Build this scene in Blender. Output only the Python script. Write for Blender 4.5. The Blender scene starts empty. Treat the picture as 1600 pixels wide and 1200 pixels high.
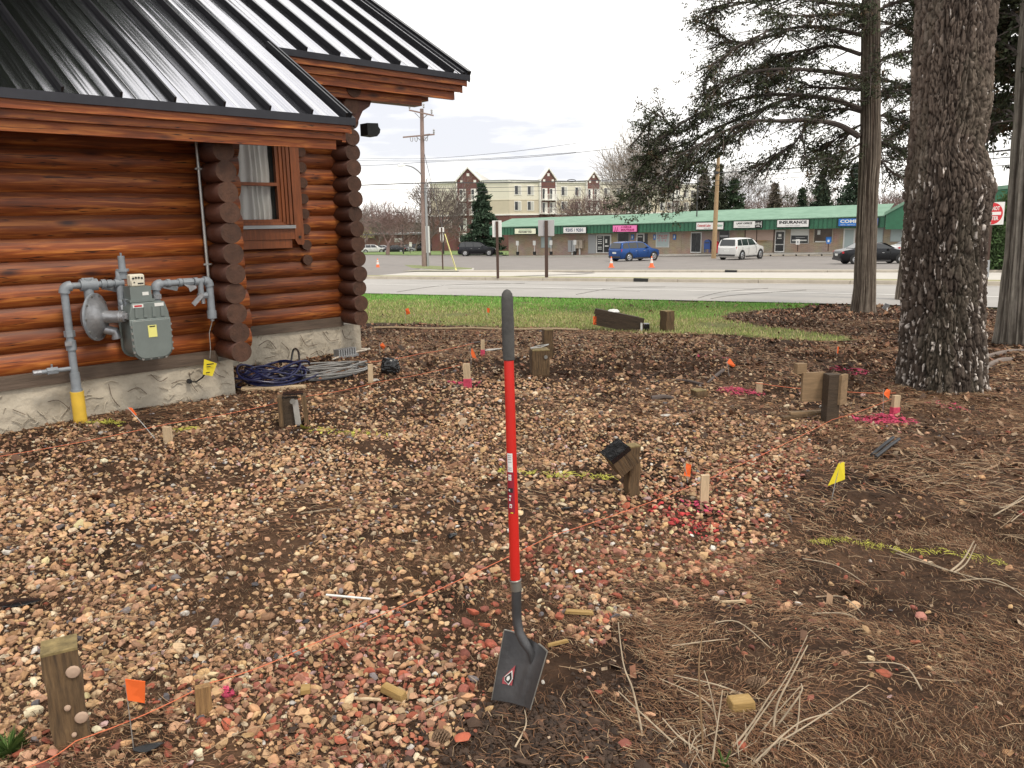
import bpy, math, random
import numpy as np
from mathutils import Vector, Matrix, Euler
rnd = random.Random(7)
rng = np.random.default_rng(7)
sc = bpy.context.scene
C = sc.collection

# ------------------------------------------------------------------ camera geometry
F = 1250.0; EYE = 1.6; PITCH = math.atan(255 / F); ROLL = math.radians(0.9)
_fw = np.array([0, math.cos(PITCH), -math.sin(PITCH)]); _up = np.array([0, math.sin(PITCH), math.cos(PITCH)]); _rt = np.array([1., 0, 0])
_c, _s = math.cos(ROLL), math.sin(ROLL)
_rt, _up = _c * _rt - _s * _up, _s * _rt + _c * _up
ORG = np.array([0, 0, EYE])
def ray(px, py): return (px - 800) / F * _rt + (600 - py) / F * _up + _fw
def zg(x, y):                                   # terrain: level yard, then falling away to the road and car park
    y = np.maximum(y, 0)
    return -(np.clip(y - 9, 0, 46) * .037 + np.clip(y - 55, 0, 1e9) * .022)
def G(px, py, dz=0):                            # where a view ray meets the terrain
    d = ray(px, py); lo, hi = .5, 900
    for _ in range(60):
        m = (lo + hi) / 2; p = ORG + d * m
        if p[2] > zg(p[0], p[1]) + dz: lo = m
        else: hi = m
    return ORG + d * lo
def at(px, py, Y):
    d = ray(px, py); return ORG + d * (Y / d[1])
def proj(P):
    v = P - ORG
    w = v @ _fw
    return 800 + F * (v @ _rt) / w, 600 - F * (v @ _up) / w, w
cam_d = bpy.data.cameras.new('camera'); cam = bpy.data.objects.new('camera', cam_d); C.objects.link(cam)
cam_d.sensor_width = 36; cam_d.lens = 36 * F / 1600; cam_d.clip_end = 6000; cam_d.clip_start = .05
M = Matrix([list(_rt) + [0], list(_up) + [0], list(-_fw) + [EYE], [0, 0, 0, 1]])
cam.matrix_world = Matrix([[_rt[0], _up[0], -_fw[0], 0], [_rt[1], _up[1], -_fw[1], 0], [_rt[2], _up[2], -_fw[2], EYE], [0, 0, 0, 1]])
sc.camera = cam
sc.render.resolution_x, sc.render.resolution_y = 1024, 768

# ------------------------------------------------------------------ world: overcast sky with soft grey cloud banks
world = bpy.data.worlds.new('World'); sc.world = world; world.use_nodes = True
wn = world.node_tree.nodes; wl = world.node_tree.links; wn.clear()
SUN_EL, SUN_AZ = 58, 140          # azimuth clockwise from +Y
def N_(nodes, t, **k):
    n = nodes.new(t)
    for a, v in k.items(): setattr(n, a, v)
    return n
wo = N_(wn, 'ShaderNodeOutputWorld'); mixs = N_(wn, 'ShaderNodeMixShader'); b1 = N_(wn, 'ShaderNodeBackground'); b2 = N_(wn, 'ShaderNodeBackground')
skyn = N_(wn, 'ShaderNodeTexSky', sky_type='NISHITA', sun_disc=False, sun_elevation=math.radians(SUN_EL), sun_rotation=math.radians(SUN_AZ))
b1.inputs[1].default_value = .1; wl.new(skyn.outputs[0], b1.inputs[0])
tc = N_(wn, 'ShaderNodeTexCoord'); mp = N_(wn, 'ShaderNodeMapping'); mp.inputs['Scale'].default_value = (1.6, 1.6, 9)
mp.inputs['Location'].default_value = (.35, .1, .55)
no = N_(wn, 'ShaderNodeTexNoise'); no.inputs['Scale'].default_value = 1.7; no.inputs['Detail'].default_value = 6; no.inputs['Roughness'].default_value = .52
cr = N_(wn, 'ShaderNodeValToRGB'); cr.color_ramp.elements[0].position = .37; cr.color_ramp.elements[0].color = (.55, .555, .59, 1)
cr.color_ramp.elements[1].position = .50; cr.color_ramp.elements[1].color = (1., .972, .925, 1)
wl.new(tc.outputs['Generated'], mp.inputs[0]); wl.new(mp.outputs[0], no.inputs['Vector']); wl.new(no.outputs[0], cr.inputs[0])
wl.new(cr.outputs[0], b2.inputs[0]); b2.inputs[1].default_value = 1.12
mixs.inputs[0].default_value = .93; wl.new(b1.outputs[0], mixs.inputs[1]); wl.new(b2.outputs[0], mixs.inputs[2]); wl.new(mixs.outputs[0], wo.inputs[0])
sd = bpy.data.lights.new('sun', 'SUN'); sd.energy = 1.35; sd.angle = math.radians(11); sd.color = (1, .90, .76)
so = bpy.data.objects.new('sun', sd); C.objects.link(so)
_sv = Vector((math.sin(math.radians(SUN_AZ)) * math.cos(math.radians(SUN_EL)), math.cos(math.radians(SUN_AZ)) * math.cos(math.radians(SUN_EL)), math.sin(math.radians(SUN_EL))))
so.rotation_euler = _sv.to_track_quat('Z', 'Y').to_euler()
sc.view_settings.view_transform = 'Standard'; sc.view_settings.look = 'None'; sc.view_settings.exposure = .58; sc.view_settings.gamma = 1
sc.view_settings.use_curve_mapping = False

# ------------------------------------------------------------------ numpy noise
_T = rng.random((256, 256))
def vnoise(x, y):
    xi = np.floor(x).astype(int); yi = np.floor(y).astype(int); fx = x - xi; fy = y - yi
    fx = fx * fx * (3 - 2 * fx); fy = fy * fy * (3 - 2 * fy)
    a = _T[xi & 255, yi & 255]; b = _T[(xi + 1) & 255, yi & 255]; c = _T[xi & 255, (yi + 1) & 255]; d = _T[(xi + 1) & 255, (yi + 1) & 255]
    return (a * (1 - fx) + b * fx) * (1 - fy) + (c * (1 - fx) + d * fx) * fy
def fbm(x, y, o=4):
    s = 0; a = .5; t = 0
    for i in range(o):
        s = s + a * vnoise(x * 2 ** i + 17 * i, y * 2 ** i + 31 * i); t += a; a *= .5
    return s / t
def in_poly(x, y, poly):
    x = np.asarray(x, float); y = np.asarray(y, float); r = np.zeros(x.shape, bool); n = len(poly)
    for i in range(n):
        x1, y1 = poly[i][:2]; x2, y2 = poly[(i + 1) % n][:2]
        c = ((y1 > y) != (y2 > y)) & (x < (x2 - x1) * (y - y1) / (y2 - y1 + 1e-12) + x1)
        r ^= c
    return r

# ------------------------------------------------------------------ materials
def mat(name, col=(.5, .5, .5), rough=.7, metal=0., spec=.5, attr=None, vary=.0, vscale=8., vcol=None, stretch=(1, 1, 1), bump=0., bscale=30., coord='Object', rand=0., trans=0., alpha=1., emis=None, bdist=.01, detail=5):
    m = bpy.data.materials.new(name); m.use_nodes = True; nt = m.node_tree; n = nt.nodes; l = nt.links
    p = n['Principled BSDF']; p.inputs['Roughness'].default_value = rough; p.inputs['Metallic'].default_value = metal
    p.inputs['Specular IOR Level'].default_value = spec; p.inputs['Base Color'].default_value = (*col, 1)
    if trans: p.inputs['Transmission Weight'].default_value = trans
    if alpha < 1: p.inputs['Alpha'].default_value = alpha
    if emis: p.inputs['Emission Color'].default_value = (*emis, 1); p.inputs['Emission Strength'].default_value = 1
    src = None
    if attr:
        a = N_(n, 'ShaderNodeAttribute', attribute_name=attr); src = a.outputs['Color']
    vec = None
    if vary or bump or rand:
        t = N_(n, 'ShaderNodeTexCoord'); mpn = N_(n, 'ShaderNodeMapping'); mpn.inputs['Scale'].default_value = stretch
        l.new(t.outputs[coord], mpn.inputs[0]); vec = mpn.outputs[0]
        oi = N_(n, 'ShaderNodeObjectInfo'); va = N_(n, 'ShaderNodeVectorMath', operation='MULTIPLY_ADD')
        l.new(oi.outputs['Random'], va.inputs[0]); va.inputs[1].default_value = (37, 23, 51) if coord == 'Object' else (0, 0, 0); l.new(vec, va.inputs[2]); vec = va.outputs[0]
    if vary:
        ns = N_(n, 'ShaderNodeTexNoise'); ns.inputs['Scale'].default_value = vscale; ns.inputs['Detail'].default_value = detail; ns.inputs['Roughness'].default_value = .62
        l.new(vec, ns.inputs['Vector'])
        r = N_(n, 'ShaderNodeMapRange'); r.inputs['From Min'].default_value = .3; r.inputs['From Max'].default_value = .7; l.new(ns.outputs[0], r.inputs[0])
        mx = N_(n, 'ShaderNodeMix', data_type='RGBA', blend_type='MIX')
        l.new(r.outputs[0], mx.inputs[0])
        if src is None:
            lo = tuple(c * (1 - vary) for c in col) if vcol is None else vcol
            mx.inputs[6].default_value = (*lo, 1); mx.inputs[7].default_value = (*col, 1)
        else:
            ml = N_(n, 'ShaderNodeMix', data_type='RGBA', blend_type='MULTIPLY'); ml.inputs[0].default_value = 1
            ml.inputs[7].default_value = ((1 - vary),) * 3 + (1,) if vcol is None else (*vcol, 1); l.new(src, ml.inputs[6])
            l.new(ml.outputs[2], mx.inputs[6]); l.new(src, mx.inputs[7])
        src = mx.outputs[2]
    if rand:
        oi2 = N_(n, 'ShaderNodeObjectInfo'); mr = N_(n, 'ShaderNodeMapRange'); mr.inputs['To Min'].default_value = 1 - rand; mr.inputs['To Max'].default_value = 1 + rand * .6
        l.new(oi2.outputs['Random'], mr.inputs[0]); hs = N_(n, 'ShaderNodeHueSaturation')
        l.new(mr.outputs[0], hs.inputs['Value'])
        if src is None: hs.inputs['Color'].default_value = (*col, 1)
        else: l.new(src, hs.inputs['Color'])
        src = hs.outputs[0]
    if src is not None: l.new(src, p.inputs['Base Color'])
    if bump:
        nb = N_(n, 'ShaderNodeTexNoise'); nb.inputs['Scale'].default_value = bscale; nb.inputs['Detail'].default_value = 5; l.new(vec, nb.inputs['Vector'])
        bp = N_(n, 'ShaderNodeBump'); bp.inputs['Strength'].default_value = bump; bp.inputs['Distance'].default_value = bdist
        l.new(nb.outputs[0], bp.inputs['Height']); l.new(bp.outputs[0], p.inputs['Normal'])
    return m
def nodes_of(m): return m.node_tree.nodes, m.node_tree.links, m.node_tree.nodes['Principled BSDF']

# ------------------------------------------------------------------ mesh builder
class MB:
    def __init__(s): s.v = []; s.f = []; s.smooth = False
    def add(s, vs, fs):
        b = len(s.v); s.v.extend([tuple(v) for v in vs]); s.f.extend([tuple(i + b for i in f) for f in fs]); return s
    def box(s, c, d, R=None, top=None):
        hx, hy, hz = [k / 2 for k in d]; t = top or (1, 1)
        vs = [(x * hx * (t[0] if z > 0 else 1), y * hy * (t[1] if z > 0 else 1), z * hz) for z in (-1, 1) for y in (-1, 1) for x in (-1, 1)]
        if R is not None: vs = [tuple(R @ Vector(v)) for v in vs]
        vs = [(v[0] + c[0], v[1] + c[1], v[2] + c[2]) for v in vs]
        return s.add(vs, [(0, 2, 3, 1), (4, 5, 7, 6), (0, 1, 5, 4), (2, 6, 7, 3), (0, 4, 6, 2), (1, 3, 7, 5)])
    def bb(s, lo, hi): return s.box([(lo[i] + hi[i]) / 2 for i in range(3)], [abs(hi[i] - lo[i]) for i in range(3)])
    def tube(s, path, r, n=8, caps=True, flat=1.0):
        P = [Vector(p) for p in path]; R = r if isinstance(r, (list, tuple)) else [r] * len(P)
        b = len(s.v); prev = None
        for i, p in enumerate(P):
            t = (P[min(i + 1, len(P) - 1)] - P[max(i - 1, 0)]).normalized()
            if prev is None:
                u = t.orthogonal().normalized()
            else:
                u = (prev - t * prev.dot(t)); u = u.normalized() if u.length > 1e-6 else t.orthogonal().normalized()
            prev = u; w = t.cross(u)
            for k in range(n):
                a = 2 * math.pi * k / n; q = p + (u * math.cos(a) + w * math.sin(a) * flat) * R[i]; s.v.append(tuple(q))
        for i in range(len(P) - 1):
            for k in range(n):
                a0 = b + i * n + k; a1 = b + i * n + (k + 1) % n
                s.f.append((a0, a1, a1 + n, a0 + n))
        if caps:
            s.f.append(tuple(b + k for k in range(n))[::-1]); s.f.append(tuple(b + (len(P) - 1) * n + k for k in range(n)))
        return s
    def cyl(s, a, b, r, n=12, r2=None): return s.tube([a, b], [r, r if r2 is None else r2], n)
    def lathe(s, prof, o, ax=(0, 0, 1), n=16):
        ax = Vector(ax).normalized(); return s.tube([Vector(o) + ax * h for h, r in prof], [max(r, 1e-4) for h, r in prof], n)
    def prism(s, poly, z0, z1, f=lambda x, y, z: (x, y, z)):
        n = len(poly); vs = [f(x, y, z0) for x, y in poly] + [f(x, y, z1) for x, y in poly]
        fs = [tuple(range(n))[::-1], tuple(range(n, 2 * n))] + [(i, (i + 1) % n, (i + 1) % n + n, i + n) for i in range(n)]
        return s.add(vs, fs)
    def quad(s, a, b, c, d): return s.add([a, b, c, d], [(0, 1, 2, 3)])
    def build(s, name, m, parent=None, smooth=None, loc=None):
        me = bpy.data.meshes.new(name); me.from_pydata(s.v, [], s.f); me.validate()
        if m: me.materials.append(m)
        if s.smooth if smooth is None else smooth:
            me.polygons.foreach_set('use_smooth', [True] * len(me.polygons))
        try: me.set_sharp_from_angle(angle=math.radians(38))
        except Exception: pass
        o = bpy.data.objects.new(name, me); C.objects.link(o)
        if parent is not None: o.parent = parent
        if loc is not None: o.location = loc
        return o
def npmesh(name, V, Fc, m, parent=None, col=None, smooth=False, k=None):
    """V (n,3), Fc (m,k) int arrays"""
    me = bpy.data.meshes.new(name); k = Fc.shape[1]
    me.vertices.add(len(V)); me.vertices.foreach_set('co', np.ascontiguousarray(V, np.float32).ravel())
    me.loops.add(Fc.size); me.loops.foreach_set('vertex_index', np.ascontiguousarray(Fc, np.int32).ravel())
    me.polygons.add(len(Fc)); me.polygons.foreach_set('loop_start', np.arange(0, Fc.size, k, dtype=np.int32))
    me.polygons.foreach_set('use_smooth', np.full(len(Fc), smooth))
    me.update(calc_edges=True)
    if col is not None:
        a = me.color_attributes.new('col', 'FLOAT_COLOR', 'POINT'); c4 = np.ones((len(V), 4), np.float32); c4[:, :3] = col; a.data.foreach_set('color', c4.ravel())
    me.materials.append(m); o = bpy.data.objects.new(name, me); C.objects.link(o)
    if parent is not None: o.parent = parent
    return o
def tag(o, label=None, cat=None, group=None, kind=None):
    if label: o['label'] = label
    if cat: o['category'] = cat
    if group: o['group'] = group
    if kind: o['kind'] = kind
    return o
def thing(name, loc, label, cat, group=None, rz=0):
    o = bpy.data.objects.new(name, None); C.objects.link(o); o.location = loc; o.rotation_euler = (0, 0, rz); o.empty_display_size = .1
    return tag(o, label, cat, group)
def lettering(txt, size, m, parent, loc, rot, depth=.004, name='lettering', w=None, align='CENTER', shear=0, bold=0):
    cu = bpy.data.curves.new(name, 'FONT'); cu.body = txt; cu.size = size; cu.extrude = depth; cu.align_x = align; cu.align_y = 'CENTER'; cu.shear = shear; cu.offset = bold
    cu.resolution_u = 2
    o = bpy.data.objects.new('tmp_text', cu); C.objects.link(o); bpy.context.view_layer.update()
    me = bpy.data.meshes.new_from_object(o.evaluated_get(bpy.context.evaluated_depsgraph_get())); bpy.data.objects.remove(o)
    if w and len(me.vertices):
        xs = [v.co.x for v in me.vertices]; k = w / (max(xs) - min(xs)); me.transform(Matrix.Diagonal((k, 1, 1, 1)))
    me.materials.clear(); me.materials.append(m); t = bpy.data.objects.new(name, me); C.objects.link(t); t.parent = parent; t.location = loc; t.rotation_euler = rot
    return t

def spath(P, k=5):
    P = [Vector(p) for p in P]; out = []
    for i in range(len(P) - 1):
        a, b, c, d = P[max(i - 1, 0)], P[i], P[i + 1], P[min(i + 2, len(P) - 1)]
        for j in range(k):
            t = j / k; out.append(tuple(.5 * ((2 * b) + (c - a) * t + (2 * a - 5 * b + 4 * c - d) * t * t + (3 * b - a - 3 * c + d) * t ** 3)))
    return out + [tuple(P[-1])]
# ------------------------------------------------------------------ material library
def wood_log(name='stained_log', wz_=.07):
    m = bpy.data.materials.new(name); m.use_nodes = True; n, l, p = nodes_of(m)
    t = N_(n, 'ShaderNodeTexCoord'); oi = N_(n, 'ShaderNodeObjectInfo'); va = N_(n, 'ShaderNodeVectorMath', operation='MULTIPLY_ADD')
    l.new(oi.outputs['Random'], va.inputs[0]); va.inputs[1].default_value = (91, 33, 57); l.new(t.outputs['Object'], va.inputs[2])
    mp1 = N_(n, 'ShaderNodeMapping'); mp1.inputs['Scale'].default_value = (1.1, 14, 14); l.new(va.outputs[0], mp1.inputs[0])
    g = N_(n, 'ShaderNodeTexNoise'); g.inputs['Scale'].default_value = 2.2; g.inputs['Detail'].default_value = 8; g.inputs['Distortion'].default_value = .7; l.new(mp1.outputs[0], g.inputs['Vector'])
    r = N_(n, 'ShaderNodeValToRGB'); e = r.color_ramp.elements; e[0].position = .3; e[0].color = (.15, .036, .009, 1); e[1].position = .72; e[1].color = (.54, .19, .042, 1)
    x = e.new(.5); x.color = (.27, .066, .014, 1); l.new(g.outputs[0], r.inputs[0])
    # knots
    mp2 = N_(n, 'ShaderNodeMapping'); mp2.inputs['Scale'].default_value = (1.3, 4, 4); l.new(va.outputs[0], mp2.inputs[0])
    vo = N_(n, 'ShaderNodeTexVoronoi'); vo.inputs['Scale'].default_value = 1.5; l.new(mp2.outputs[0], vo.inputs['Vector'])
    kr = N_(n, 'ShaderNodeMapRange'); kr.inputs['From Min'].default_value = .05; kr.inputs['From Max'].default_value = .22; l.new(vo.outputs['Distance'], kr.inputs[0])
    mk = N_(n, 'ShaderNodeMix', data_type='RGBA'); l.new(kr.outputs[0], mk.inputs[0]); mk.inputs[6].default_value = (.05, .014, .008, 1); l.new(r.outputs[0], mk.inputs[7])
    # drying cracks
    mp3 = N_(n, 'ShaderNodeMapping'); mp3.inputs['Scale'].default_value = (.55, 16, 16); l.new(va.outputs[0], mp3.inputs[0])
    ck = N_(n, 'ShaderNodeTexNoise'); ck.inputs['Scale'].default_value = 1.3; ck.inputs['Detail'].default_value = 3; l.new(mp3.outputs[0], ck.inputs['Vector'])
    cs = N_(n, 'ShaderNodeMath', operation='SUBTRACT'); l.new(ck.outputs[0], cs.inputs[0]); cs.inputs[1].default_value = .56; ca = N_(n, 'ShaderNodeMath', operation='ABSOLUTE'); l.new(cs.outputs[0], ca.inputs[0])
    cm = N_(n, 'ShaderNodeMapRange'); cm.inputs['From Min'].default_value = .003; cm.inputs['From Max'].default_value = .012; l.new(ca.outputs[0], cm.inputs[0])
    mk2 = N_(n, 'ShaderNodeMix', data_type='RGBA'); l.new(cm.outputs[0], mk2.inputs[0]); mk2.inputs[6].default_value = (.035, .010, .006, 1); l.new(mk.outputs[2], mk2.inputs[7]); mk = mk2
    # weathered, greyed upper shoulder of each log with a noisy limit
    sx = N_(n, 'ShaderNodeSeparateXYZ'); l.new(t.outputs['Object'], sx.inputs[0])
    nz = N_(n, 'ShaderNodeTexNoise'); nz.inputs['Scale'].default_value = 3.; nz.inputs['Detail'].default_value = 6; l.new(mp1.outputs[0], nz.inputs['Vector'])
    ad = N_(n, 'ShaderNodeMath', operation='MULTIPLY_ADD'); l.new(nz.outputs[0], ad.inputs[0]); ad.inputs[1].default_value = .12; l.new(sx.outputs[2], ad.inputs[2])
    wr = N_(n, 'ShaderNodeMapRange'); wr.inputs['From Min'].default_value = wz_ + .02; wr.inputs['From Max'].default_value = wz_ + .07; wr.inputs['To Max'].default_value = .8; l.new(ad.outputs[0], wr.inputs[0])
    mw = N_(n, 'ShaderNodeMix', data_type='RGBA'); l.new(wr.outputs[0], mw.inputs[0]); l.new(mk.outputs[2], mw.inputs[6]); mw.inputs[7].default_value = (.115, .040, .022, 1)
    hs = N_(n, 'ShaderNodeHueSaturation'); mr = N_(n, 'ShaderNodeMapRange'); mr.inputs['To Min'].default_value = .72; mr.inputs['To Max'].default_value = 1.2; l.new(oi.outputs['Random'], mr.inputs[0])
    l.new(mr.outputs[0], hs.inputs['Value']); l.new(mw.outputs[2], hs.inputs['Color']); l.new(hs.outputs[0], p.inputs['Base Color'])
    p.inputs['Roughness'].default_value = .5; p.inputs['Specular IOR Level'].default_value = .45
    bp = N_(n, 'ShaderNodeBump'); bp.inputs['Strength'].default_value = .5; bp.inputs['Distance'].default_value = .008; l.new(g.outputs[0], bp.inputs['Height']); l.new(bp.outputs[0], p.inputs['Normal'])
    return m
MLOG = wood_log()
MEND = mat('log_end_grain', (.105, .048, .028), .75, vary=.5, vscale=14, bump=.5, bscale=60, rand=.25)
MDARKLOG = mat('dark_stained_log', (.10, .030, .014), .5, vary=.5, vscale=5, stretch=(12, 1, 12), bump=.4, bscale=20, rand=.2)
MFASC = wood_log('fascia_board', 9.)
MSILL = mat('weathered_sill_beam', (.16, .115, .085), .8, vary=.5, vscale=3, stretch=(1, 12, 12), bump=.4, bscale=10)
MSTUCCO = mat('stucco', (.56, .50, .40), .9, vary=.35, vscale=3.5, bump=.9, bscale=9, bdist=.03)
MROOF = mat('dark_metal_roof', (.73, .73, .77), .15, metal=1., vary=.16, vscale=1.3, stretch=(22, .25, .25), detail=2)
MSEAM = mat('black_metal_trim', (.045, .045, .052), .3, metal=.7, vary=.2)
MGLASS = mat('window_glass', (.03, .035, .035), .04, spec=.8, alpha=.14)
MDGLASS = mat('dark_glass', (.02, .024, .028), .08, spec=.8, vary=.2, vscale=1)
MCURT = mat('white_curtain', (.88, .88, .85), .9, vary=.1, vscale=6)
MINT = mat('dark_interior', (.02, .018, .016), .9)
MWOODTRIM = mat('window_trim_wood', (.30, .085, .022), .5, vary=.5, vscale=4, stretch=(10, 10, 1), bump=.2, bscale=12, rand=.15)
MGREYM = mat('painted_grey_pipe', (.27, .30, .33), .45, vary=.25, vscale=20, bump=.1, bscale=60)
MMETER = mat('meter_casing', (.17, .20, .19), .45, vary=.15, vscale=10, bump=.05, bscale=80)
MALU = mat('cast_aluminium', (.42, .43, .45), .4, metal=.6, vary=.35, vscale=25, bump=.2, bscale=60)
MBOLT = mat('bolt_steel', (.38, .38, .36), .4, metal=.8, vary=.2)
MCREAM = mat('index_cover', (.72, .68, .55), .4, vary=.1)
MBLACK = mat('black_ink', (.015, .015, .015), .6)
MRED = mat('red_ink', (.5, .02, .03), .5)
MYEL = mat('yellow_tag', (.85, .70, .04), .5, vary=.1)
MYPIPE = mat('yellow_sleeve', (.80, .52, .06), .45, vary=.25, vscale=5)
MCOND = mat('galvanised_conduit', (.52, .52, .50), .4, metal=.6, vary=.25, vscale=12)
MWHITE = mat('white_paint', (.78, .78, .76), .6, vary=.1)
MPALE = mat('pale_label', (.70, .71, .68), .6)
MSHRED = mat('red_fibreglass', (.62, .025, .018), .28, vary=.15, vscale=6)
MGRIP = mat('grey_rubber_grip', (.075, .073, .07), .8, vary=.35, vscale=30, bump=.2, bscale=80)
MSTEEL = mat('blade_steel', (.10, .10, .105), .5, metal=.5, vary=.45, vscale=8, bump=.15, bscale=40)
MFERR = mat('steel_ferrule', (.34, .33, .30), .4, metal=.7, vary=.3)
MPOST = mat('treated_post_wood', (.17, .105, .05), .85, vary=.6, vscale=5, vcol=(.045, .028, .015), stretch=(16, 16, 1.2), bump=.8, bscale=7, rand=.15, detail=9)
MPOSTEND = mat('mossy_post_top', (.28, .21, .09), .9, vary=.6, vscale=30, bump=.6, bscale=40)
MDPLANK = mat('dark_wet_plank', (.075, .05, .03), .8, vary=.5, vscale=6, stretch=(1, 8, 8), bump=.5)
MSTAKE = mat('pale_stake_wood', (.62, .47, .30), .8, vary=.35, vscale=6, stretch=(10, 10, 1), bump=.2, rand=.1)
MORANGE = mat('orange_flag', (.92, .16, .03), .6, vary=.1)
MPINK = mat('pink_marking_paint', (.68, .07, .14), .7, vary=.4, vscale=30)
MSTRING = mat('orange_string', (.62, .17, .08), .7)
MHOSEB = mat('dark_blue_hose', (.012, .015, .065), .32, vary=.2)
MHOSEG = mat('grey_hose', (.24, .235, .225), .4, vary=.2)
MHOSEK = mat('black_hose', (.02, .02, .022), .35)
MPLASTIC = mat('black_plastic', (.012, .012, .013), .25, vary=.3, bump=.6, bscale=15)
MSTONE = mat('gravel_stone', attr='col', rough=.85, vary=.35, vscale=45, bump=.35, bscale=90, bdist=.004)
MNEED = mat('dry_needles', attr='col', rough=.75, spec=.3)
MCHIP = mat('bark_chips', attr='col', rough=.9, vary=.3, vscale=30)
MGRASS = mat('grass_blades', attr='col', rough=.7, spec=.25)
MLEAF = mat('evergreen_foliage', attr='col', rough=.75, spec=.25)
MBARK = mat('bark', attr='col', rough=.9, spec=.25, vary=.45, vscale=22, stretch=(1, 1, .35), bump=.7, bscale=45, bdist=.012)
MTWIG = mat('bare_twigs', (.24, .195, .17), .85, vary=.4, vscale=2)
MTWIGP = mat('pale_bare_twigs', (.38, .33, .29), .85, vary=.3, vscale=2)
MTWIG2 = mat('dark_bare_twigs', (.12, .095, .085), .85, vary=.4, vscale=2)
MTWIGR = mat('reddish_bare_twigs', (.27, .18, .165), .85, vary=.3, vscale=2)
MASPH = mat('asphalt', (.235, .215, .20), .9, vary=.22, vscale=.7, bump=.2, bscale=40, coord='Object', detail=9)
MROAD = mat('pale_road_asphalt', (.37, .355, .335), .9, vary=.16, vscale=.5, bump=.2, bscale=40, detail=9)
MCONC = mat('concrete', (.50, .475, .43), .9, vary=.12, vscale=1.5, bump=.2, bscale=20)
MKERB = mat('kerb_concrete', (.46, .41, .34), .9, vary=.3, vscale=1.5, bump=.3, bscale=20)
MLINE = mat('road_paint', (.78, .77, .73), .7, vary=.2, vscale=4)
MDORM = mat('dormant_grass', (.36, .32, .19), .95, vary=.45, vscale=6, vcol=(.20, .21, .09), bump=.5, bscale=30, bdist=.03)
def ground_mat():
    m = mat('yard_soil', attr='col', rough=.95, spec=.2, vary=.62, vscale=16, bump=.9, bscale=28, bdist=.03, detail=10)
    return m
MSOIL = ground_mat()
def brickm(name, c1, c2, mort, scale, w=.2, h=.065):
    m = bpy.data.materials.new(name); m.use_nodes = True; n, l, p = nodes_of(m)
    t = N_(n, 'ShaderNodeTexCoord'); s = N_(n, 'ShaderNodeSeparateXYZ'); l.new(t.outputs['Object'], s.inputs[0]); c = N_(n, 'ShaderNodeCombineXYZ')
    l.new(s.outputs[0], c.inputs[0]); l.new(s.outputs[2], c.inputs[1])
    b = N_(n, 'ShaderNodeTexBrick'); b.inputs['Scale'].default_value = 1; b.inputs['Brick Width'].default_value = w * scale; b.inputs['Row Height'].default_value = h * scale; b.inputs['Mortar Size'].default_value = .01 * scale
    b.inputs['Color1'].default_value = (*c1, 1); b.inputs['Color2'].default_value = (*c2, 1); b.inputs['Mortar'].default_value = (*mort, 1); l.new(c.outputs[0], b.inputs[0])
    ns = N_(n, 'ShaderNodeTexNoise'); ns.inputs['Scale'].default_value = .8; ns.inputs['Detail'].default_value = 6; l.new(t.outputs['Object'], ns.inputs[0])
    mx = N_(n, 'ShaderNodeMix', data_type='RGBA', blend_type='MULTIPLY'); mx.inputs[0].default_value = .5; l.new(b.outputs[0], mx.inputs[6]); l.new(ns.outputs[1], mx.inputs[7])
    l.new(b.outputs[0], mx.inputs[6]); hs = N_(n, 'ShaderNodeBrightContrast'); hs.inputs[1].default_value = 0; l.new(mx.outputs[2], hs.inputs[0])
    l.new(hs.outputs[0], p.inputs['Base Color']); p.inputs['Roughness'].default_value = .9
    return m
MTANB = brickm('tan_brick', (.56, .41, .30), (.44, .31, .23), (.55, .47, .38), 1.6)
MREDB = brickm('red_brick', (.22, .075, .06), (.16, .055, .05), (.24, .16, .14), 2)
MGREENR = mat('green_shingle_roof', (.20, .335, .245), .8, vary=.3, vscale=.9, vcol=(.13, .24, .17), stretch=(1, 1, 1), bump=.3, bscale=8)
MGREENF = mat('green_metal_fascia', (.035, .16, .085), .5, vary=.25, vscale=2)
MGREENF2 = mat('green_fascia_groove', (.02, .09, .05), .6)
MCREAMW = mat('cream_siding', (.74, .71, .59), .85, vary=.05, vscale=1)
MTANW = mat('tan_siding', (.58, .52, .40), .85, vary=.06, vscale=1)
MTRIMW = mat('white_trim', (.80, .79, .74), .7)
MWOODP = mat('utility_pole_wood', (.33, .24, .21), .9, vary=.4, vscale=3, stretch=(6, 6, 1))
MWOODP2 = mat('tan_pole_wood', (.45, .31, .17), .9, vary=.4, vscale=3, stretch=(6, 6, 1))
MWIRE = mat('wire', (.05, .05, .055), .6)
MGREY = mat('grey_metal', (.35, .36, .37), .5, metal=.4)
MDGREY = mat('dark_metal', (.035, .033, .033), .6)
MRUST = mat('rusty_post', (.07, .04, .03), .8)
MCONE = mat('orange_cone', (.9, .17, .05), .6)
MTYRE = mat('tyre', (.02, .02, .02), .8)
MRIM = mat('alloy_rim', (.55, .56, .58), .3, metal=.8)
MLAMPR = mat('tail_lamp', (.45, .02, .03), .2)
MPINKS = mat('pink_sign', (.85, .22, .50), .5, vary=.05)
MBLUES = mat('blue_sign', (.02, .17, .55), .5, vary=.05)
MMAILB = mat('blue_mailbox', (.02, .06, .22), .45)

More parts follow.
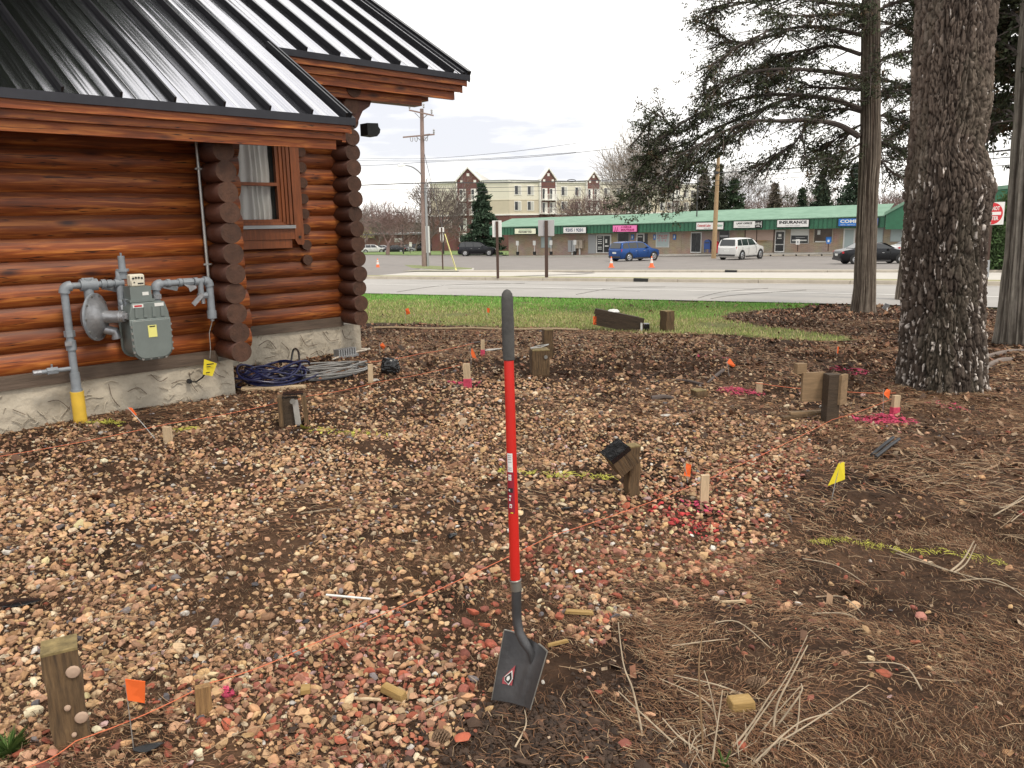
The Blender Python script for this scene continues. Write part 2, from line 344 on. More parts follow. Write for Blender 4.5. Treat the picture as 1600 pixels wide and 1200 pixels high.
# ================================================================== GROUND
LAWN = [G(*q)[:2] for q in [(300,458),(590,461),(740,462.5),(900,465.5),(1180,471.5),(1300,475),(1240,481),(1140,489),(1126,495),(1140,502),(1200,512),(1335,527),(1330,533),(1180,527),(1050,521),(900,516),(740,510),(640,506.5),(585,505),(450,505),(300,505)]]
RE0, RE1 = G(590, 460)[:2], G(1540, 482)[:2]            # road's near edge
rdir = (RE1 - RE0) / np.linalg.norm(RE1 - RE0)
def edge_y(x, A=RE0, B=RE1): return A[1] + (x - A[0]) * (B[1] - A[1]) / (B[0] - A[0])
def bumps(x, y):
    k = np.clip((13.5 - y) / 3, 0, 1)
    h = (fbm(x * .9 + 5, y * .9 + 9, 3) - .5) * .09 + (fbm(x * 6, y * 6, 4) - .5) * .045
    h = h - .0 + .05 * np.exp(-(((x - .1) ** 2 + (y - 2.25) ** 2) / .05)) * 1.0          # soil heaved up round the shovel
    return h * k * np.clip(y / 1.0, 0, 1) - .008 * k
def hz(x, y): return zg(x, y) + bumps(np.asarray(x, float), np.asarray(y, float))
xs = np.concatenate([-np.geomspace(9, 1500, 26)[::-1], np.arange(-8.5, 12.5, .055), np.geomspace(13, 1500, 26)])
ys = np.concatenate([np.arange(-60, .2, 8), np.arange(.5, 13.5, .045), np.arange(13.6, 30, .25), np.arange(30.5, 60, 1.), np.geomspace(61, 3000, 45)])
X, Y = np.meshgrid(xs, ys, indexing='ij'); Z = hz(X, Y)
far = Y > 160; Z = np.where(far, zg(X, np.minimum(Y, 160)), Z)
nx, ny = X.shape; idx = np.arange(nx * ny).reshape(nx, ny)
Fc = np.stack([idx[:-1, :-1], idx[1:, :-1], idx[1:, 1:], idx[:-1, 1:]], -1).reshape(-1, 4)
n1 = fbm(X * 1.3, Y * 1.3, 5)[..., None]; n2 = fbm(X * 9 + 3, Y * 9, 4)[..., None]
soil = np.array([.050, .027, .016]); soil2 = np.array([.125, .070, .040])
col = soil + (soil2 - soil) * np.clip(n1 * 1.6 - .35 + (n2 - .5) * .9, 0, 1)
dark = np.clip((fbm(X * 2.2 + 40, Y * 2.2, 3)[..., None] - .58) * 6, 0, 1); col = col * (1 - dark * .5)
lawn = in_poly(X + (n2[..., 0] - .5) * .5, Y + (n1[..., 0] - .5) * .8, LAWN) & (Y > 11)
gcol = np.array([.20, .21, .075]) * (.7 + .6 * n2)
col = np.where(lawn[..., None], gcol, col)
col = np.where((Y > edge_y(X))[..., None], np.array([.12, .15, .06]) * (.75 + .5 * n1), col)
ground = npmesh('ground', np.stack([X, Y, Z], -1).reshape(-1, 3), Fc, MSOIL, col=col.reshape(-1, 3), smooth=True)
tag(ground, kind='structure')

# ------------------------------------------------------------------ road, kerbs, frontage, car park
def band(name, A0, A1, B0, B1, m, dz, n=60, parent=None, kind='structure', k=8):
    """sheet between line A (near) and line B (far) that follows the terrain"""
    mb = MB(); A0, A1, B0, B1 = [np.array(q[:2], float) for q in (A0, A1, B0, B1)]
    for i in range(n + 1):
        t = i / n; p = A0 + (A1 - A0) * t; q = B0 + (B1 - B0) * t
        for j in range(k + 1):
            w = p + (q - p) * j / k; mb.v.append((w[0], w[1], float(zg(w[0], w[1])) + dz))
    for i in range(n):
        for j in range(k):
            a = i * (k + 1) + j; mb.f.append((a, a + k + 1, a + k + 2, a + 1))
    o = mb.build(name, m, parent, smooth=True)
    if kind: tag(o, kind=kind)
    return o
def ext(A, B, l=60, r=40):
    A = np.array(A[:2]); B = np.array(B[:2]); d = (B - A) / np.linalg.norm(B - A); return A - d * l, B + d * r
nr = ext(RE0, RE1); K0 = ext(G(600, 437), G(1540, 448)); K1 = ext(G(900, 427), G(1400, 427.5), 80, 40)
def off(L, d):
    a, b = L; t = (b - a) / np.linalg.norm(b - a); nn = np.array([-t[1], t[0]]); return a + nn * d, b + nn * d
band('road', *nr, *K0, MROAD, .03)
band('road_gutter', *off(K0, -.5), *off(K0, -.06), MCONC, .036, k=1)
# painted edge line
W0, W1 = ext(G(590, 445.5), G(1300, 460.5)); wl0 = (W0, W1)
band('edge_line', *off(wl0, -.09), *off(wl0, .09), MLINE, .037, k=1)
# frontage: strip of dormant grass behind kerb, concrete lane, second kerb, verge, car park
S1 = off(K0, 2.0)
band('verge_strip', *off(K0, .2), *S1, MDORM, .135, k=3)
band('frontage_lane', *S1, *off(K1, -.15), MCONC, .055)
band('grass_verge', *off(K1, .22), *off(K1, 2.6), MDORM, .12, k=3)
band('footpath', *off(K1, 1.2), *off(K1, 2.0), MCONC, .128, k=1)
lot0 = off(K1, 2.75)
lot1 = (np.array(at(300, 399, 112)[:2]), np.array(at(1900, 392, 66)[:2]))
band('car_park', *lot0, *lot1, MASPH, .06, k=24)
def kerb(name, L, s0, s1, skip, z0=.02, h=.14, m=MKERB):
    root = thing(name, (0, 0, 0), None, None); tag(root, kind='structure')
    a, b = L; Lg = np.linalg.norm(b - a); t = (b - a) / Lg; nn = np.array([-t[1], t[0]]); x = s0; seg = 3.05
    while x < s1:
        p = a + t * x; q = a + t * (x + seg - .02); mid = (p + q) / 2; zz = float(zg(*mid)); dzz = float(zg(*q)) - float(zg(*p))
        mb = MB(); ln = np.linalg.norm(q - p)
        drain = any(abs(np.dot(sk - mid, t)) < seg / 2 for sk in skip)
        prof = [(-.09, -.12), (-.075, h - .03), (-.05, h), (.09, h), (.09, -.12)]
        mb.prism(prof, -ln / 2, ln / 2, lambda u, z, s: (s, u, z + s / ln * dzz))
        o = mb.build('kerb_stone', m, root); o.location = (mid[0], mid[1], zz + z0); o.rotation_euler = (0, 0, math.atan2(t[1], t[0]))
        if drain:
            d = MB(); d.bb((-.3, -.12, .02), (.3, .0, h + .012)); dd = d.build('drain_inlet', MBLACK, root); dd.location = o.location; dd.rotation_euler = o.rotation_euler
        x += seg
    return root
pk = np.array(G(972, 441.5)[:2]); pk2 = np.array(G(1123, 427)[:2])
for (p0_, p1_, p2_) in (((620, 458), (700, 447), (820, 444)), ((900, 462), (960, 452), (1040, 450)), ((1090, 468), (1130, 458), (1200, 452)), ((1110, 469), (1150, 463), (1260, 455)), ((700, 452), (860, 453), (1000, 457)), ((640, 440), (900, 447), (1290, 455))):
    qs = [G(*p) for p in (p0_, p1_, p2_)]; mb = MB(); mb.tube(spath([(q[0], q[1], q[2] + .033) for q in qs], 6), .013, 4, flat=.2); tag(mb.build('road_crack', mat('tar_crack', (.25, .24, .225), .8) if 'tar_crack' not in bpy.data.materials else bpy.data.materials['tar_crack']), kind='structure')
kerb('kerb', K0, 42, 60 + np.linalg.norm(K0[1] - K0[0]) - 90, [pk])
kerb('kerb', K1, 72, np.linalg.norm(K1[1] - K1[0]) - 20, [pk2])
# side-road grass island at the utility pole, and the lawn before the brick building
def flatpoly(name, pxs, m, dz, world=False):
    P = [(*q[:2],) for q in (pxs if world else [G(*p) for p in pxs])]
    cx = sum(p[0] for p in P) / len(P); cy = sum(p[1] for p in P) / len(P); mb = MB(); n = len(P)
    K = 6; mb.v.append((cx, cy, float(zg(cx, cy)) + dz))
    for k in range(1, K + 1):
        for p in P:
            x = cx + (p[0] - cx) * k / K; y = cy + (p[1] - cy) * k / K; mb.v.append((x, y, float(zg(x, y)) + dz))
    for i in range(n): mb.f.append((0, 1 + i, 1 + (i + 1) % n))
    for k in range(K - 1):
        for i in range(n):
            a = 1 + k * n + i; b = 1 + k * n + (i + 1) % n; mb.f.append((a, a + n, b + n, b))
    return tag(mb.build(name, m, None, smooth=True), kind='structure')
MISL = mat('island_grass', (.24, .27, .11), .95, vary=.5, vscale=4, vcol=(.13, .15, .06), bump=.5, bscale=30, bdist=.03)
flatpoly('side_street', [(560, 399), (560, 436), (700, 436), (830, 433), (930, 428.5), (900, 423), (820, 408), (780, 399)], MASPH, .07)
flatpoly('concrete_apron', [(560, 424.5), (560, 436), (660, 436), (800, 434), (920, 430), (860, 427), (740, 425), (660, 424.5)], MCONC, .078)
flatpoly('grass_island', [(590, 418.2), (640, 421), (690, 424), (737, 423.2), (738, 421.5), (700, 419), (660, 416.8), (610, 415.5)], MISL, .12)
flatpoly('island_kerb', [(588, 418.6), (640, 421.8), (688, 425), (740, 424.3), (741, 421), (700, 418.8), (660, 416.5), (606, 415.1)], MCONC, .10)
flatpoly('lawn_by_flats', [(560, 398.5), (640, 400), (700, 399.5), (800, 399.5), (796, 393.5), (700, 392.5), (560, 391.5)], mat('green_lawn', (.17, .25, .07), .95, vary=.4, vscale=2), .10)

# ================================================================== LOG CABIN
A_ = ray(2144, 323.855)[:2]; A_ = A_ / np.linalg.norm(A_); NRM = np.array([A_[1], -A_[0]]); CA = -7.36; QB = 1.44
CABROT = math.atan2(A_[1], A_[0]); CORG = NRM * CA
def L(px, py, o=0.):        # pixel -> cabin coords (s along wall, q into wall, z) on the plane o metres in front of the gas-meter wall
    d = ray(px, py); c = CA + o; t = c / (NRM @ d[:2]) if True else 0
    t = (c - NRM @ ORG[:2]) / (NRM @ d[:2]); p = ORG + d * t
    return Vector((p[:2] @ A_, -o, p[2]))
cabin = thing('log_cabin', (CORG[0], CORG[1], 0), 'orange-brown log cabin with black standing-seam metal roof at the left', 'cabin', rz=CABROT)
def log(s0, s1, q, z, r, m=MLOG, axis='s', name='wall_log', capm=None, seg=14):
    mb = MB(); ln = s1 - s0; N = 6
    n = 20; pts = []
    ph = rnd.random() * 9
    for i in range(N + 1):
        x = -ln / 2 + ln * i / N; rr = r * (1 + .02 * math.sin(x * 2.3 + ph))
        pts.append((x, rr, .004 * math.sin(x * 1.7 + ph * 2)))
    for (x, rr, dz) in pts:
        for k in range(n):
            a = 2 * math.pi * k / n; mb.v.append((x, rr * math.cos(a), rr * math.sin(a) * .97 + dz))
    for i in range(N):
        for k in range(n): mb.f.append((i * n + k, i * n + (k + 1) % n, (i + 1) * n + (k + 1) % n, (i + 1) * n + k))
    me = bpy.data.meshes.new(name)
    caps = [tuple(range(n))[::-1], tuple(range(N * n, N * n + n))]
    me.from_pydata(mb.v, [], mb.f + caps); me.materials.append(m); me.materials.append(capm or MEND)
    for i, p in enumerate(me.polygons): p.use_smooth = i < N * n; p.material_index = 1 if i >= N * n else 0
    o = bpy.data.objects.new(name, me); C.objects.link(o); o.parent = cabin
    c = (s0 + s1) / 2
    if axis == 's': o.location = (c, q, z)
    else: o.location = (q, c, z); o.rotation_euler = (0, 0, math.pi / 2)
    return o
R_ = .125; PITCHZ = .1805
for k in range(0, 11):
    z = .526 + PITCHZ * k
    log(-3.4, 3.49 + rnd.uniform(-.02, .02), .116, z, R_)                        # wall with the gas meter
_wa, _wb, _wc = L(381, 343, -QB + .05), L(428, 226, -QB + .05), L(405, 215, -QB + .05)
for k in range(0, 15):                                                            # recessed wall, cut for the window
    z = .526 + PITCHZ * k
    if _wa.z - .12 < z < _wc.z + .3: log(3.25, _wa.x - .15, QB + .116, z, R_); log(_wb.x + .10, 5.56, QB + .116, z, R_)
    else: log(3.25, 5.56, QB + .116, z, R_)
for k in range(0, 11):
    z = .452 + .1795 * k
    log(-.36 + rnd.uniform(-.012, .012), 1.6, 3.2 + rnd.uniform(-.008, .008), z, .096, MDARKLOG, 'q', 'corner_log')
flare = {14: .03, 15: .07, 16: .10}
for k in range(0, 16):
    z = .452 + .1795 * k
    log(QB - .33 - flare.get(k, 0) + rnd.uniform(-.015, .015), 4.0, 5.47 + rnd.uniform(-.01, .01), z, .099, MDARKLOG, 'q', 'corner_log')
# sill beams and stucco foundations
MB().box((0, 0, 0), (6.5, .10, .115)).build('sill_beam', MSILL, cabin, loc=(-.12, .045, .385))
MB().box((0, 0, 0), (2.0, .10, .115)).build('sill_beam', MSILL, cabin, loc=(4.4, QB + .045, .385))
def stucco(s0, s1, q, z0, z1, name='foundation'):
    mb = MB(); nS = int((s1 - s0) / .04); nZ = 10
    for i in range(nS + 1):
        for j in range(nZ + 1):
            s = s0 + (s1 - s0) * i / nS; z = z0 + (z1 - z0) * j / nZ
            e = (float(fbm(np.array(s * 5 + q), np.array(z * 7.))) - .5) * .03 if 0 < i < nS else 0
            mb.v.append((s, q + e, z))
    for i in range(nS):
        for j in range(nZ):
            a = i * (nZ + 1) + j; mb.f.append((a, a + nZ + 1, a + nZ + 2, a + 1))
    mb.bb((s0 + .002, q + .03, z0), (s1 - .002, q + .3, z1 - .002))
    b = len(mb.v)
    mb.quad((s1, q, z0), (s1, q + .3, z0), (s1, q + .3, z1), (s1, q, z1))
    return mb
stucco(-3.4, 3.28, .02, -.15, .33).build('foundation', MSTUCCO, cabin, smooth=True)
stucco(3.0, 5.66, QB + .02, -.25, .33).build('foundation', MSTUCCO, cabin, smooth=True)
MB().bb((3.0, .33, -.2), (3.27, QB + .3, .33)).build('foundation', MSTUCCO, cabin)
# crack lines of the trowelled stucco
for (w0, px) in ((0, [(20,640),(40,648)]), (1, [(170,600),(176,622),(188,636)]), (2, [(236,585),(250,596),(262,590)]), (3, [(296,582),(300,600),(309,612)]), (4, [(75,628),(92,626),(110,640)]), (5, [(330,570),(338,584),(352,590)]), (6,[(200,612),(216,606),(230,616)]), (7,[(268,600),(284,594),(300,598)])):
    pts = [L(x, y, .006) for x, y in px]; MB().tube(spath([tuple(p + Vector((0, .006, 0))) for p in pts], 5), .0032, 4).build('stucco_crack', MSILL, cabin)
for px in ([(405,540),(420,532),(432,545)], [(440,535),(452,548),(450,560)], [(470,524),(480,540),(496,538)], [(505,518),(516,532),(530,530)], [(535,515),(540,528),(552,530)], [(415,560),(432,556)], [(485,555),(500,548),(508,556)]):
    pts = [L(x, y, -QB + .006) for x, y in px]; MB().tube(spath([tuple(p + Vector((0, .006, 0))) for p in pts], 5), .0035, 4).build('stucco_crack', MSILL, cabin)

MRIDGE = mat('trowel_ridge', (.50, .44, .34), .9, vary=.3)
for (s0_, s1_, q_, n_) in ((.9, 3.2, .008, 60), (3.9, 5.6, QB + .008, 40)):
    mb = MB()
    for i in range(n_):
        s_, z_, a_, l_ = rnd.uniform(s0_, s1_), rnd.uniform(.0, .30), rnd.uniform(-1.2, 1.2), rnd.uniform(.04, .13); c_ = rnd.uniform(-.03, .03)
        mb.tube(spath([(s_, q_, z_), (s_ + math.cos(a_) * l_ * .5, q_, min(z_ + math.sin(a_) * l_ * .5 + c_, .32)), (s_ + math.cos(a_) * l_, q_, max(.0, min(z_ + math.sin(a_) * l_, .32)))], 4), [.001] + [.0045] * 7 + [.001], 5, flat=.8)
    tag(mb.build('trowel_ridges', MSTUCCO, cabin, smooth=True), kind='stuff')
# roof: one plane; the lower part runs out over the gas-meter wall
OV = .6
e1 = L(553, 183, OV); e2 = L(733, 118, -QB + OV); zE1 = L(300, 163, OV).z; zE1 = (e1.z + L(10, 141, OV).z) / 2
SL = (e2.z - zE1) / QB                       # rise per metre
def rz_(q): return zE1 + (q + OV) * SL       # roof height at depth q
seams = [-3.2 + .0]
sx = [L(x, y, OV).x for x, y in ((96, 133), (188, 145), (274, 155), (349, 163), (420, 171), (487, 178))]
pitch_s = (sx[-1] - sx[0]) / 5
SR1 = e1.x; SR2 = e2.x
first = sx[0] - pitch_s * 8
NS = 60
def panel(s0, s1, q0, q1, first_=False):
    prof = [(0, .0), (.03, .0), (.12, .003), (.27, -.001), (.29, .002), (.31, -.001), (.40, .002), (.45, -.0005), (.475, .0018), (.5, -.0012), (.525, .0018), (.55, -.0005), (.6, .0015), (.69, -.001), (.71, .002), (.73, -.001), (.88, .003), (.97, 0), (1, 0)]
    mb = MB(); w = s1 - s0; n = 5
    for j in range(n + 1):
        q = q0 + (q1 - q0) * j / n
        for u, h in prof: mb.v.append((s0 + u * w, q - h * SL * .8, rz_(q) + h))
    k = len(prof)
    for j in range(n):
        for i in range(k - 1): a = j * k + i; mb.f.append((a, a + 1, a + k + 1, a + k))
    o = mb.build('roof_panel', MROOF, cabin, smooth=True); return o
def seam(s, q0, q1, h=.05, w=.018):
    mb = MB(); nrm = Vector((0, -SL, 1)).normalized()
    a = Vector((s, q0, rz_(q0))); b = Vector((s, q1, rz_(q1)))
    vs = []
    for p in (a, b):
        for (dx, up) in ((-w / 2, -.004), (w / 2, -.004), (w / 2, h), (-w / 2, h)): vs.append(tuple(p + Vector((dx, 0, 0)) + nrm * up))
    mb.add(vs, [(0, 1, 2, 3), (4, 7, 6, 5), (0, 4, 5, 1), (1, 5, 6, 2), (2, 6, 7, 3), (3, 7, 4, 0)]); return mb.build('roof_seam', MSEAM, cabin)
s = first; QT = 4.3
while s < SR2 - .02:
    s_n = min(s + pitch_s, SR2)
    if s < SR1 - .02:
        if s_n > SR1 + .02:
            panel(s, SR1, -OV, QT); panel(SR1, s_n, QB - OV, QT)
        else: panel(s, s_n, -OV, QT)
        seam(s, -OV, QT)
    else:
        panel(s, s_n, QB - OV, QT); seam(s, QB - OV, QT)
    s = s_n
seam(SR1 - .085, -OV, QB - OV, .05, .02); seam(SR2 - .012, QB - OV, QT, .055, .06)
seam(SR2 - .10, QB - OV, QT, .03, .03)
# drip edges
def alongbox(s0, s1, q0, q1, z0, z1, name, m):
    return MB().box((0, 0, 0), (abs(s1 - s0), abs(q1 - q0), abs(z1 - z0))).build(name, m, cabin, loc=((s0 + s1) / 2, (q0 + q1) / 2, (z0 + z1) / 2))
def slopebox(sc_, w, q0, q1, z_off0, z_off1, name, m):
    """box that follows the roof slope, width w along s, centred at sc_"""
    mb = MB(); vs = []
    for q in (q0, q1):
        for dx in (-w / 2, w / 2):
            for zo in (z_off0, z_off1): vs.append((sc_ + dx, q, rz_(q) + zo))
    mb.add(vs, [(0, 1, 3, 2), (4, 6, 7, 5), (0, 4, 5, 1), (2, 3, 7, 6), (0, 2, 6, 4), (1, 5, 7, 3)]); return mb.build(name, m, cabin)
zA = zE1; zB = rz_(QB - OV)
alongbox(first, SR1 + .01, -OV - .012, -OV + .004, zA - .065, zA + .004, 'drip_edge', MSEAM)
alongbox(SR1 - .05, SR2 + .01, QB - OV - .012, QB - OV + .004, zB - .065, zB + .004, 'drip_edge', MSEAM)
slopebox(SR1 + .006, .012, -OV, QB - OV, -.085, .006, 'drip_edge', MSEAM)
slopebox(SR2 + .006, .012, QB - OV, QT, -.085, .05, 'drip_edge', MSEAM)
# stepped fascia boards
def bd(s0, s1, q, z1, z0, t=.04): alongbox(s0, s1, q, q + t, z0, z1, 'fascia_board', MFASC)
bd(first, SR1 - .04, -OV + .012, zA - .03, zA - .13); bd(first, SR1 - .10, -OV + .055, zA - .12, zA - .195); bd(first, SR1 - .15, -OV + .10, zA - .18, zA - .28)
qb = QB - OV
bd(SR1 - .6, SR2 - .03, qb + .012, zB - .03, zB - .13); bd(SR1 - .6, SR2 - .10, qb + .055, zB - .12, zB - .205); bd(SR1 - .6, SR2 - .17, qb + .10, zB - .19, zB - .30)
MRAKE = MFASC
for (dx, w, z1, z0, q0) in ((-.04, .04, -.03, -.15, .02), (-.085, .04, -.13, -.25, .06)):
    slopebox(SR2 + dx, w, qb + q0, QT, z0, z1, 'rake_board', MFASC); slopebox(SR1 + dx, w, -OV + q0, qb + .3, z0, z1, 'rake_board', MFASC)
# soffits (boarded) and purlins that carry the overhang
slopebox((first + SR1) / 2, SR1 - first - .1, -OV + .05, QT, -.10, -.05, 'soffit', MDARKLOG)
slopebox((SR1 + SR2) / 2 - .05, SR2 - SR1 - .1, qb + .05, QT, -.10, -.05, 'soffit', MDARKLOG)
pe = L(633, 152, -QB + OV - .2)
alongbox(4.6, SR2 - .62, QB - .40, QB - .24, zB - .40, zB - .28, 'purlin', MFASC)
alongbox(5.2, SR2 - .36, QB - .2, QB + .02, zB - .30, zB - .10, 'purlin', MFASC)
# curved bracket under the purlin at the far corner
br_ = [(0, 0), (.40, 0), (.36, -.05), (.27, -.09), (.2, -.17), (.15, -.28), (0, -.32)]
MB().prism([(0, 0), (.30, 0), (.27, -.06), (.17, -.12), (.10, -.24), (0, -.30)], -.09, .09, lambda x, z, y: (x, y, z)).build('corner_bracket', MDARKLOG, cabin, loc=(5.46, QB - .24, zB - .40))
# gable end wall side (faces away, closes the volume)
MB().bb((3.0, 1.75, .3), (5.4, 4.0, 2.9)).build('inner_wall', MDARKLOG, cabin)
# dark fixture on the far corner
fx = L(580, 203, -QB + .1)
mb = MB(); mb.prism([(-.13, -.10), (.06, -.11), (.12, -.05), (.135, .01), (.10, .05), (.09, .11), (-.13, .10)], -.08, .08, lambda x, z, y: (x, y, z))
mb.v = [(v[0] * .72, v[1], v[2] * .72) for v in mb.v]; o = mb.build('end_beam', mat('dark_tarred_wood', (.018, .02, .019), .6, vary=.4, bump=.5), cabin, loc=(fx.x, fx.y + .02, fx.z))

# window in the recessed wall
ow = -QB + .05
def W(px, py, o=ow): return L(px, py, o)
gl0, gl1 = W(381, 343), W(428, 226)
s0g, s1g, z0g, z1g = gl0.x - .1, gl1.x, W(405, 343).z, W(405, 215).z
qw = QB - .05
win = thing('window', (0, 0, 0), None, None); win.parent = cabin; del_keys = [k for k in win.keys()]
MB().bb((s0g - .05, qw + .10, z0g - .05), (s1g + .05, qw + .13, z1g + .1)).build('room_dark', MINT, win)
zm = W(405, 287.5).z
for (za, zb) in ((z0g, zm - .018), (zm + .018, z1g)):
    MB().bb((s0g, qw + .03, za), (s1g, qw + .036, zb)).build('window_pane', MGLASS, win)
    # curtain: wavy cloth, narrowing where it is tied
    mb = MB(); n = 60; m_ = 8
    for j in range(m_ + 1):
        z = za + (zb - za) * j / m_
        for i in range(n + 1):
            u = i / n; s_ = s0g + (s1g - s0g) * (.02 + u * (.90 + .008 * math.sin(j * .8)))
            mb.v.append((s_, qw + .075 + .018 * math.sin(u * 38 + math.sin(u * 9 + j * .07) * 2), z))
    for j in range(m_):
        for i in range(n): a = j * (n + 1) + i; mb.f.append((a, a + 1, a + n + 2, a + n + 1))
    mb.build('curtain', MCURT, win, smooth=True)
def fr(s0, s1, z0, z1, q0, q1, name='window_frame', m=MWOODTRIM, par=None): return MB().box((0, 0, 0), (abs(s1 - s0), abs(q1 - q0), abs(z1 - z0))).build(name, m, par or win, loc=((s0 + s1) / 2, (q0 + q1) / 2, (z0 + z1) / 2))
fr(s0g - .05, s1g, zm - .018, zm + .018, qw + .0, qw + .06, 'meeting_rail')
fr(s1g, s1g + .04, z0g - .03, z1g + .2, qw + .0, qw + .06); fr(s1g + .04, s1g + .075, z0g - .05, z1g + .2, qw - .02, qw + .06)
fr(s1g + .078, s1g + .11, z0g - .06, z1g + .2, qw - .035, qw + .06); fr(s1g + .113, s1g + .15, z0g - .06, z1g + .2, qw - .05, qw + .06)
fr(s0g - .05, s0g, z0g - .03, z1g + .2, qw, qw + .06); fr(s0g - .09, s0g - .05, z0g - .05, z1g + .2, qw - .02, qw + .06)
fr(s0g - .05, s1g, z0g - .03, z0g, qw, qw + .06); fr(s0g - .08, s1g + .10, z0g - .065, z0g - .032, qw - .02, qw + .06)
sl1 = W(452, 358)
fr(s0g - .2, s1g + .16, z0g - .105, z0g - .068, qw - .09, qw + .05, 'window_sill', MGREY)
fr(s0g - .2, s1g + .155, z0g - .23, z0g - .108, qw - .06, qw + .04, 'apron_board'); fr(s0g - .3, s1g + .12, z0g - .33, z0g - .233, qw - .045, qw + .04, 'apron_board')
tz0 = W(455, 382, ow + .06).z
MB().prism([(0, tz0 + .05), (.03, tz0), (.10, tz0 - .01), (.115, tz0 + .02), (.115, 2.6), (0, 2.6)], -.02, .03, lambda x, z, y: (x, y, z)).build('side_board', MWOODTRIM, win, loc=(s1g + .158, qw - .04, 0))
MB().cyl((0, 0, 0), (0, .012, 0), .016, 12).build('peg_hole', MBLACK, win, loc=(s1g + .215, qw - .071, tz0 + .085))
for k in range(9):
    z = 1.16 + k * .1795
    if z < 2.5:
        log(QB - .045, QB + .04, s1g + .34, z + .02, .062, MDARKLOG, 'q', 'partition_log_end')
        
# conduit on the wall with straps
cp = [L(311, 215, .05), L(318, 330, .05), L(326, 442, .05), L(328, 452, .05)]
conduit = thing('conduit', (CORG[0], CORG[1], 0), 'straight galvanised conduit running up the log wall beside the corner', 'conduit', rz=CABROT)
sC = cp[2].x
MB().cyl((0, 0, -.85), (0, 0, .75), .014, 10).build('conduit_pipe', MCOND, conduit, loc=(sC + .005, -.045, 1.85), smooth=True)
fz = L(324, 413, .05).z
MB().bb((-.035, -.004, -.008), (.035, .016, .008)).build('strap', MCOND, conduit, loc=(sC + .005, -.055, fz)); MB().bb((-.035, -.004, -.008), (.035, .016, .008)).build('strap', MCOND, conduit, loc=(sC + .005, -.055, 2.1))

# ------------------------------------------------------------------ gas meter
gm = thing('gas_meter', (CORG[0], CORG[1], 0), 'grey gas meter with round regulator and pipework on the log wall', 'gas meter', rz=CABROT)
def T(path, r, name='pipe', m=MGREYM, n=12): 
    mb = MB(); mb.tube([tuple(p) for p in path], r, n); return mb.build(name, m, gm, smooth=True)
def P3(px, py, o): return L(px, py, o)
def bend(a, b, c, r=.045, n=5):
    a, b, c = Vector(a), Vector(b), Vector(c); u = (a - b).normalized(); v = (c - b).normalized(); pts = [b + u * r]
    for i in range(1, n): t = i / n; pts.append((b + u * r) * (1 - t) ** 2 + b * 2 * t * (1 - t) + (b + v * r) * t * t)
    pts.append(b + v * r); return pts
o1 = .2
base = P3(127, 666, .16); top_s = P3(127, 619, .16)
xr = base.x; yr = base.y
MB().cyl((0, 0, -.05), (0, 0, .27), .052, 20).build('yellow_sleeve', MYPIPE, gm, loc=(xr, yr, 0), smooth=True)
ztop = P3(108, 447, .16).z; zsl = .26
T([(xr, yr, zsl), (xr, yr, zsl + .03)], .045, 'collar'); T([(xr, yr, .26), (xr, yr, ztop - .05)], .030, 'riser_pipe')
T([(xr, yr, zsl + .0), (xr, yr, zsl + .17)], .038, 'pipe_coupling')
zv = P3(117, 535, .16).z
T([(xr, yr, zv - .06), (xr, yr, zv + .02)], .04, 'shut_off_valve'); T([(xr, yr, zv + .05), (xr, yr, zv + .10)], .042, 'union_nut', n=6)
MB().box((0, 0, 0), (.05, .012, .035)).build('valve_tag', MALU, gm, loc=(xr - .03, yr - .045, zv + .0))
# side stub valve low on the riser
zst = P3(118, 575, .16).z
T([(xr - .28, yr, zst), (xr, yr, zst)], .018, 'stub_pipe'); T([(xr - .20, yr, zst), (xr - .12, yr, zst)], .03, 'stub_valve', n=6); T([(xr - .30, yr, zst), (xr - .24, yr, zst)], .022, 'stub_cap', n=8, m=MALU)
T([(xr - .16, yr, zst), (xr - .16, yr, zst + .055)], .008, 'stub_stem', MALU)
# top run to the regulator and the tee
sReg = P3(137, 442, .16).x; sTee = P3(187, 445, .16).x
T(bend((xr, yr, ztop - .2), (xr, yr, ztop), (sReg, yr, ztop), .055), .042, 'elbow')
T([(xr + .02, yr, ztop), (sTee, yr, ztop)], .026, 'cross_pipe')
T([(sReg - .06, yr, ztop), (sReg + .07, yr, ztop)], .05, 'regulator_body'); T([(sReg, yr, ztop - .12), (sReg, yr, ztop + .05)], .038, 'regulator_body')
T([(sReg - .045, yr, ztop + .03), (sReg + .045, yr, ztop + .03)], .03, 'regulator_boss', n=6)
T([(sReg + .10, yr, ztop), (sReg + .135, yr, ztop)], .04, 'flange'); T([(sTee - .1, yr, ztop), (sTee - .06, yr, ztop)], .034, 'flange')
T([(sTee, yr, ztop - .19), (sTee, yr, ztop + .05)], .03, 'tee'); T([(sTee - .04, yr, ztop), (sTee + .03, yr, ztop)], .036, 'tee')
T([(sTee, yr, ztop + .03), (sTee, yr, ztop + .09), (sTee + .03, yr, ztop + .10)], .026, 'relief_neck')
sRl = sTee + .035; zRl = P3(195, 424, .16).z
T([(sRl, yr, zRl - .06), (sRl, yr, zRl)], .036, 'relief_valve'); T([(sRl, yr, zRl), (sRl, yr, zRl + .022)], .052, 'relief_flange'); T([(sRl, yr, zRl + .02), (sRl, yr, zRl + .13)], .028, 'relief_cap'); T([(sRl, yr, zRl + .13), (sRl, yr, zRl + .155)], .008, 'relief_pin')
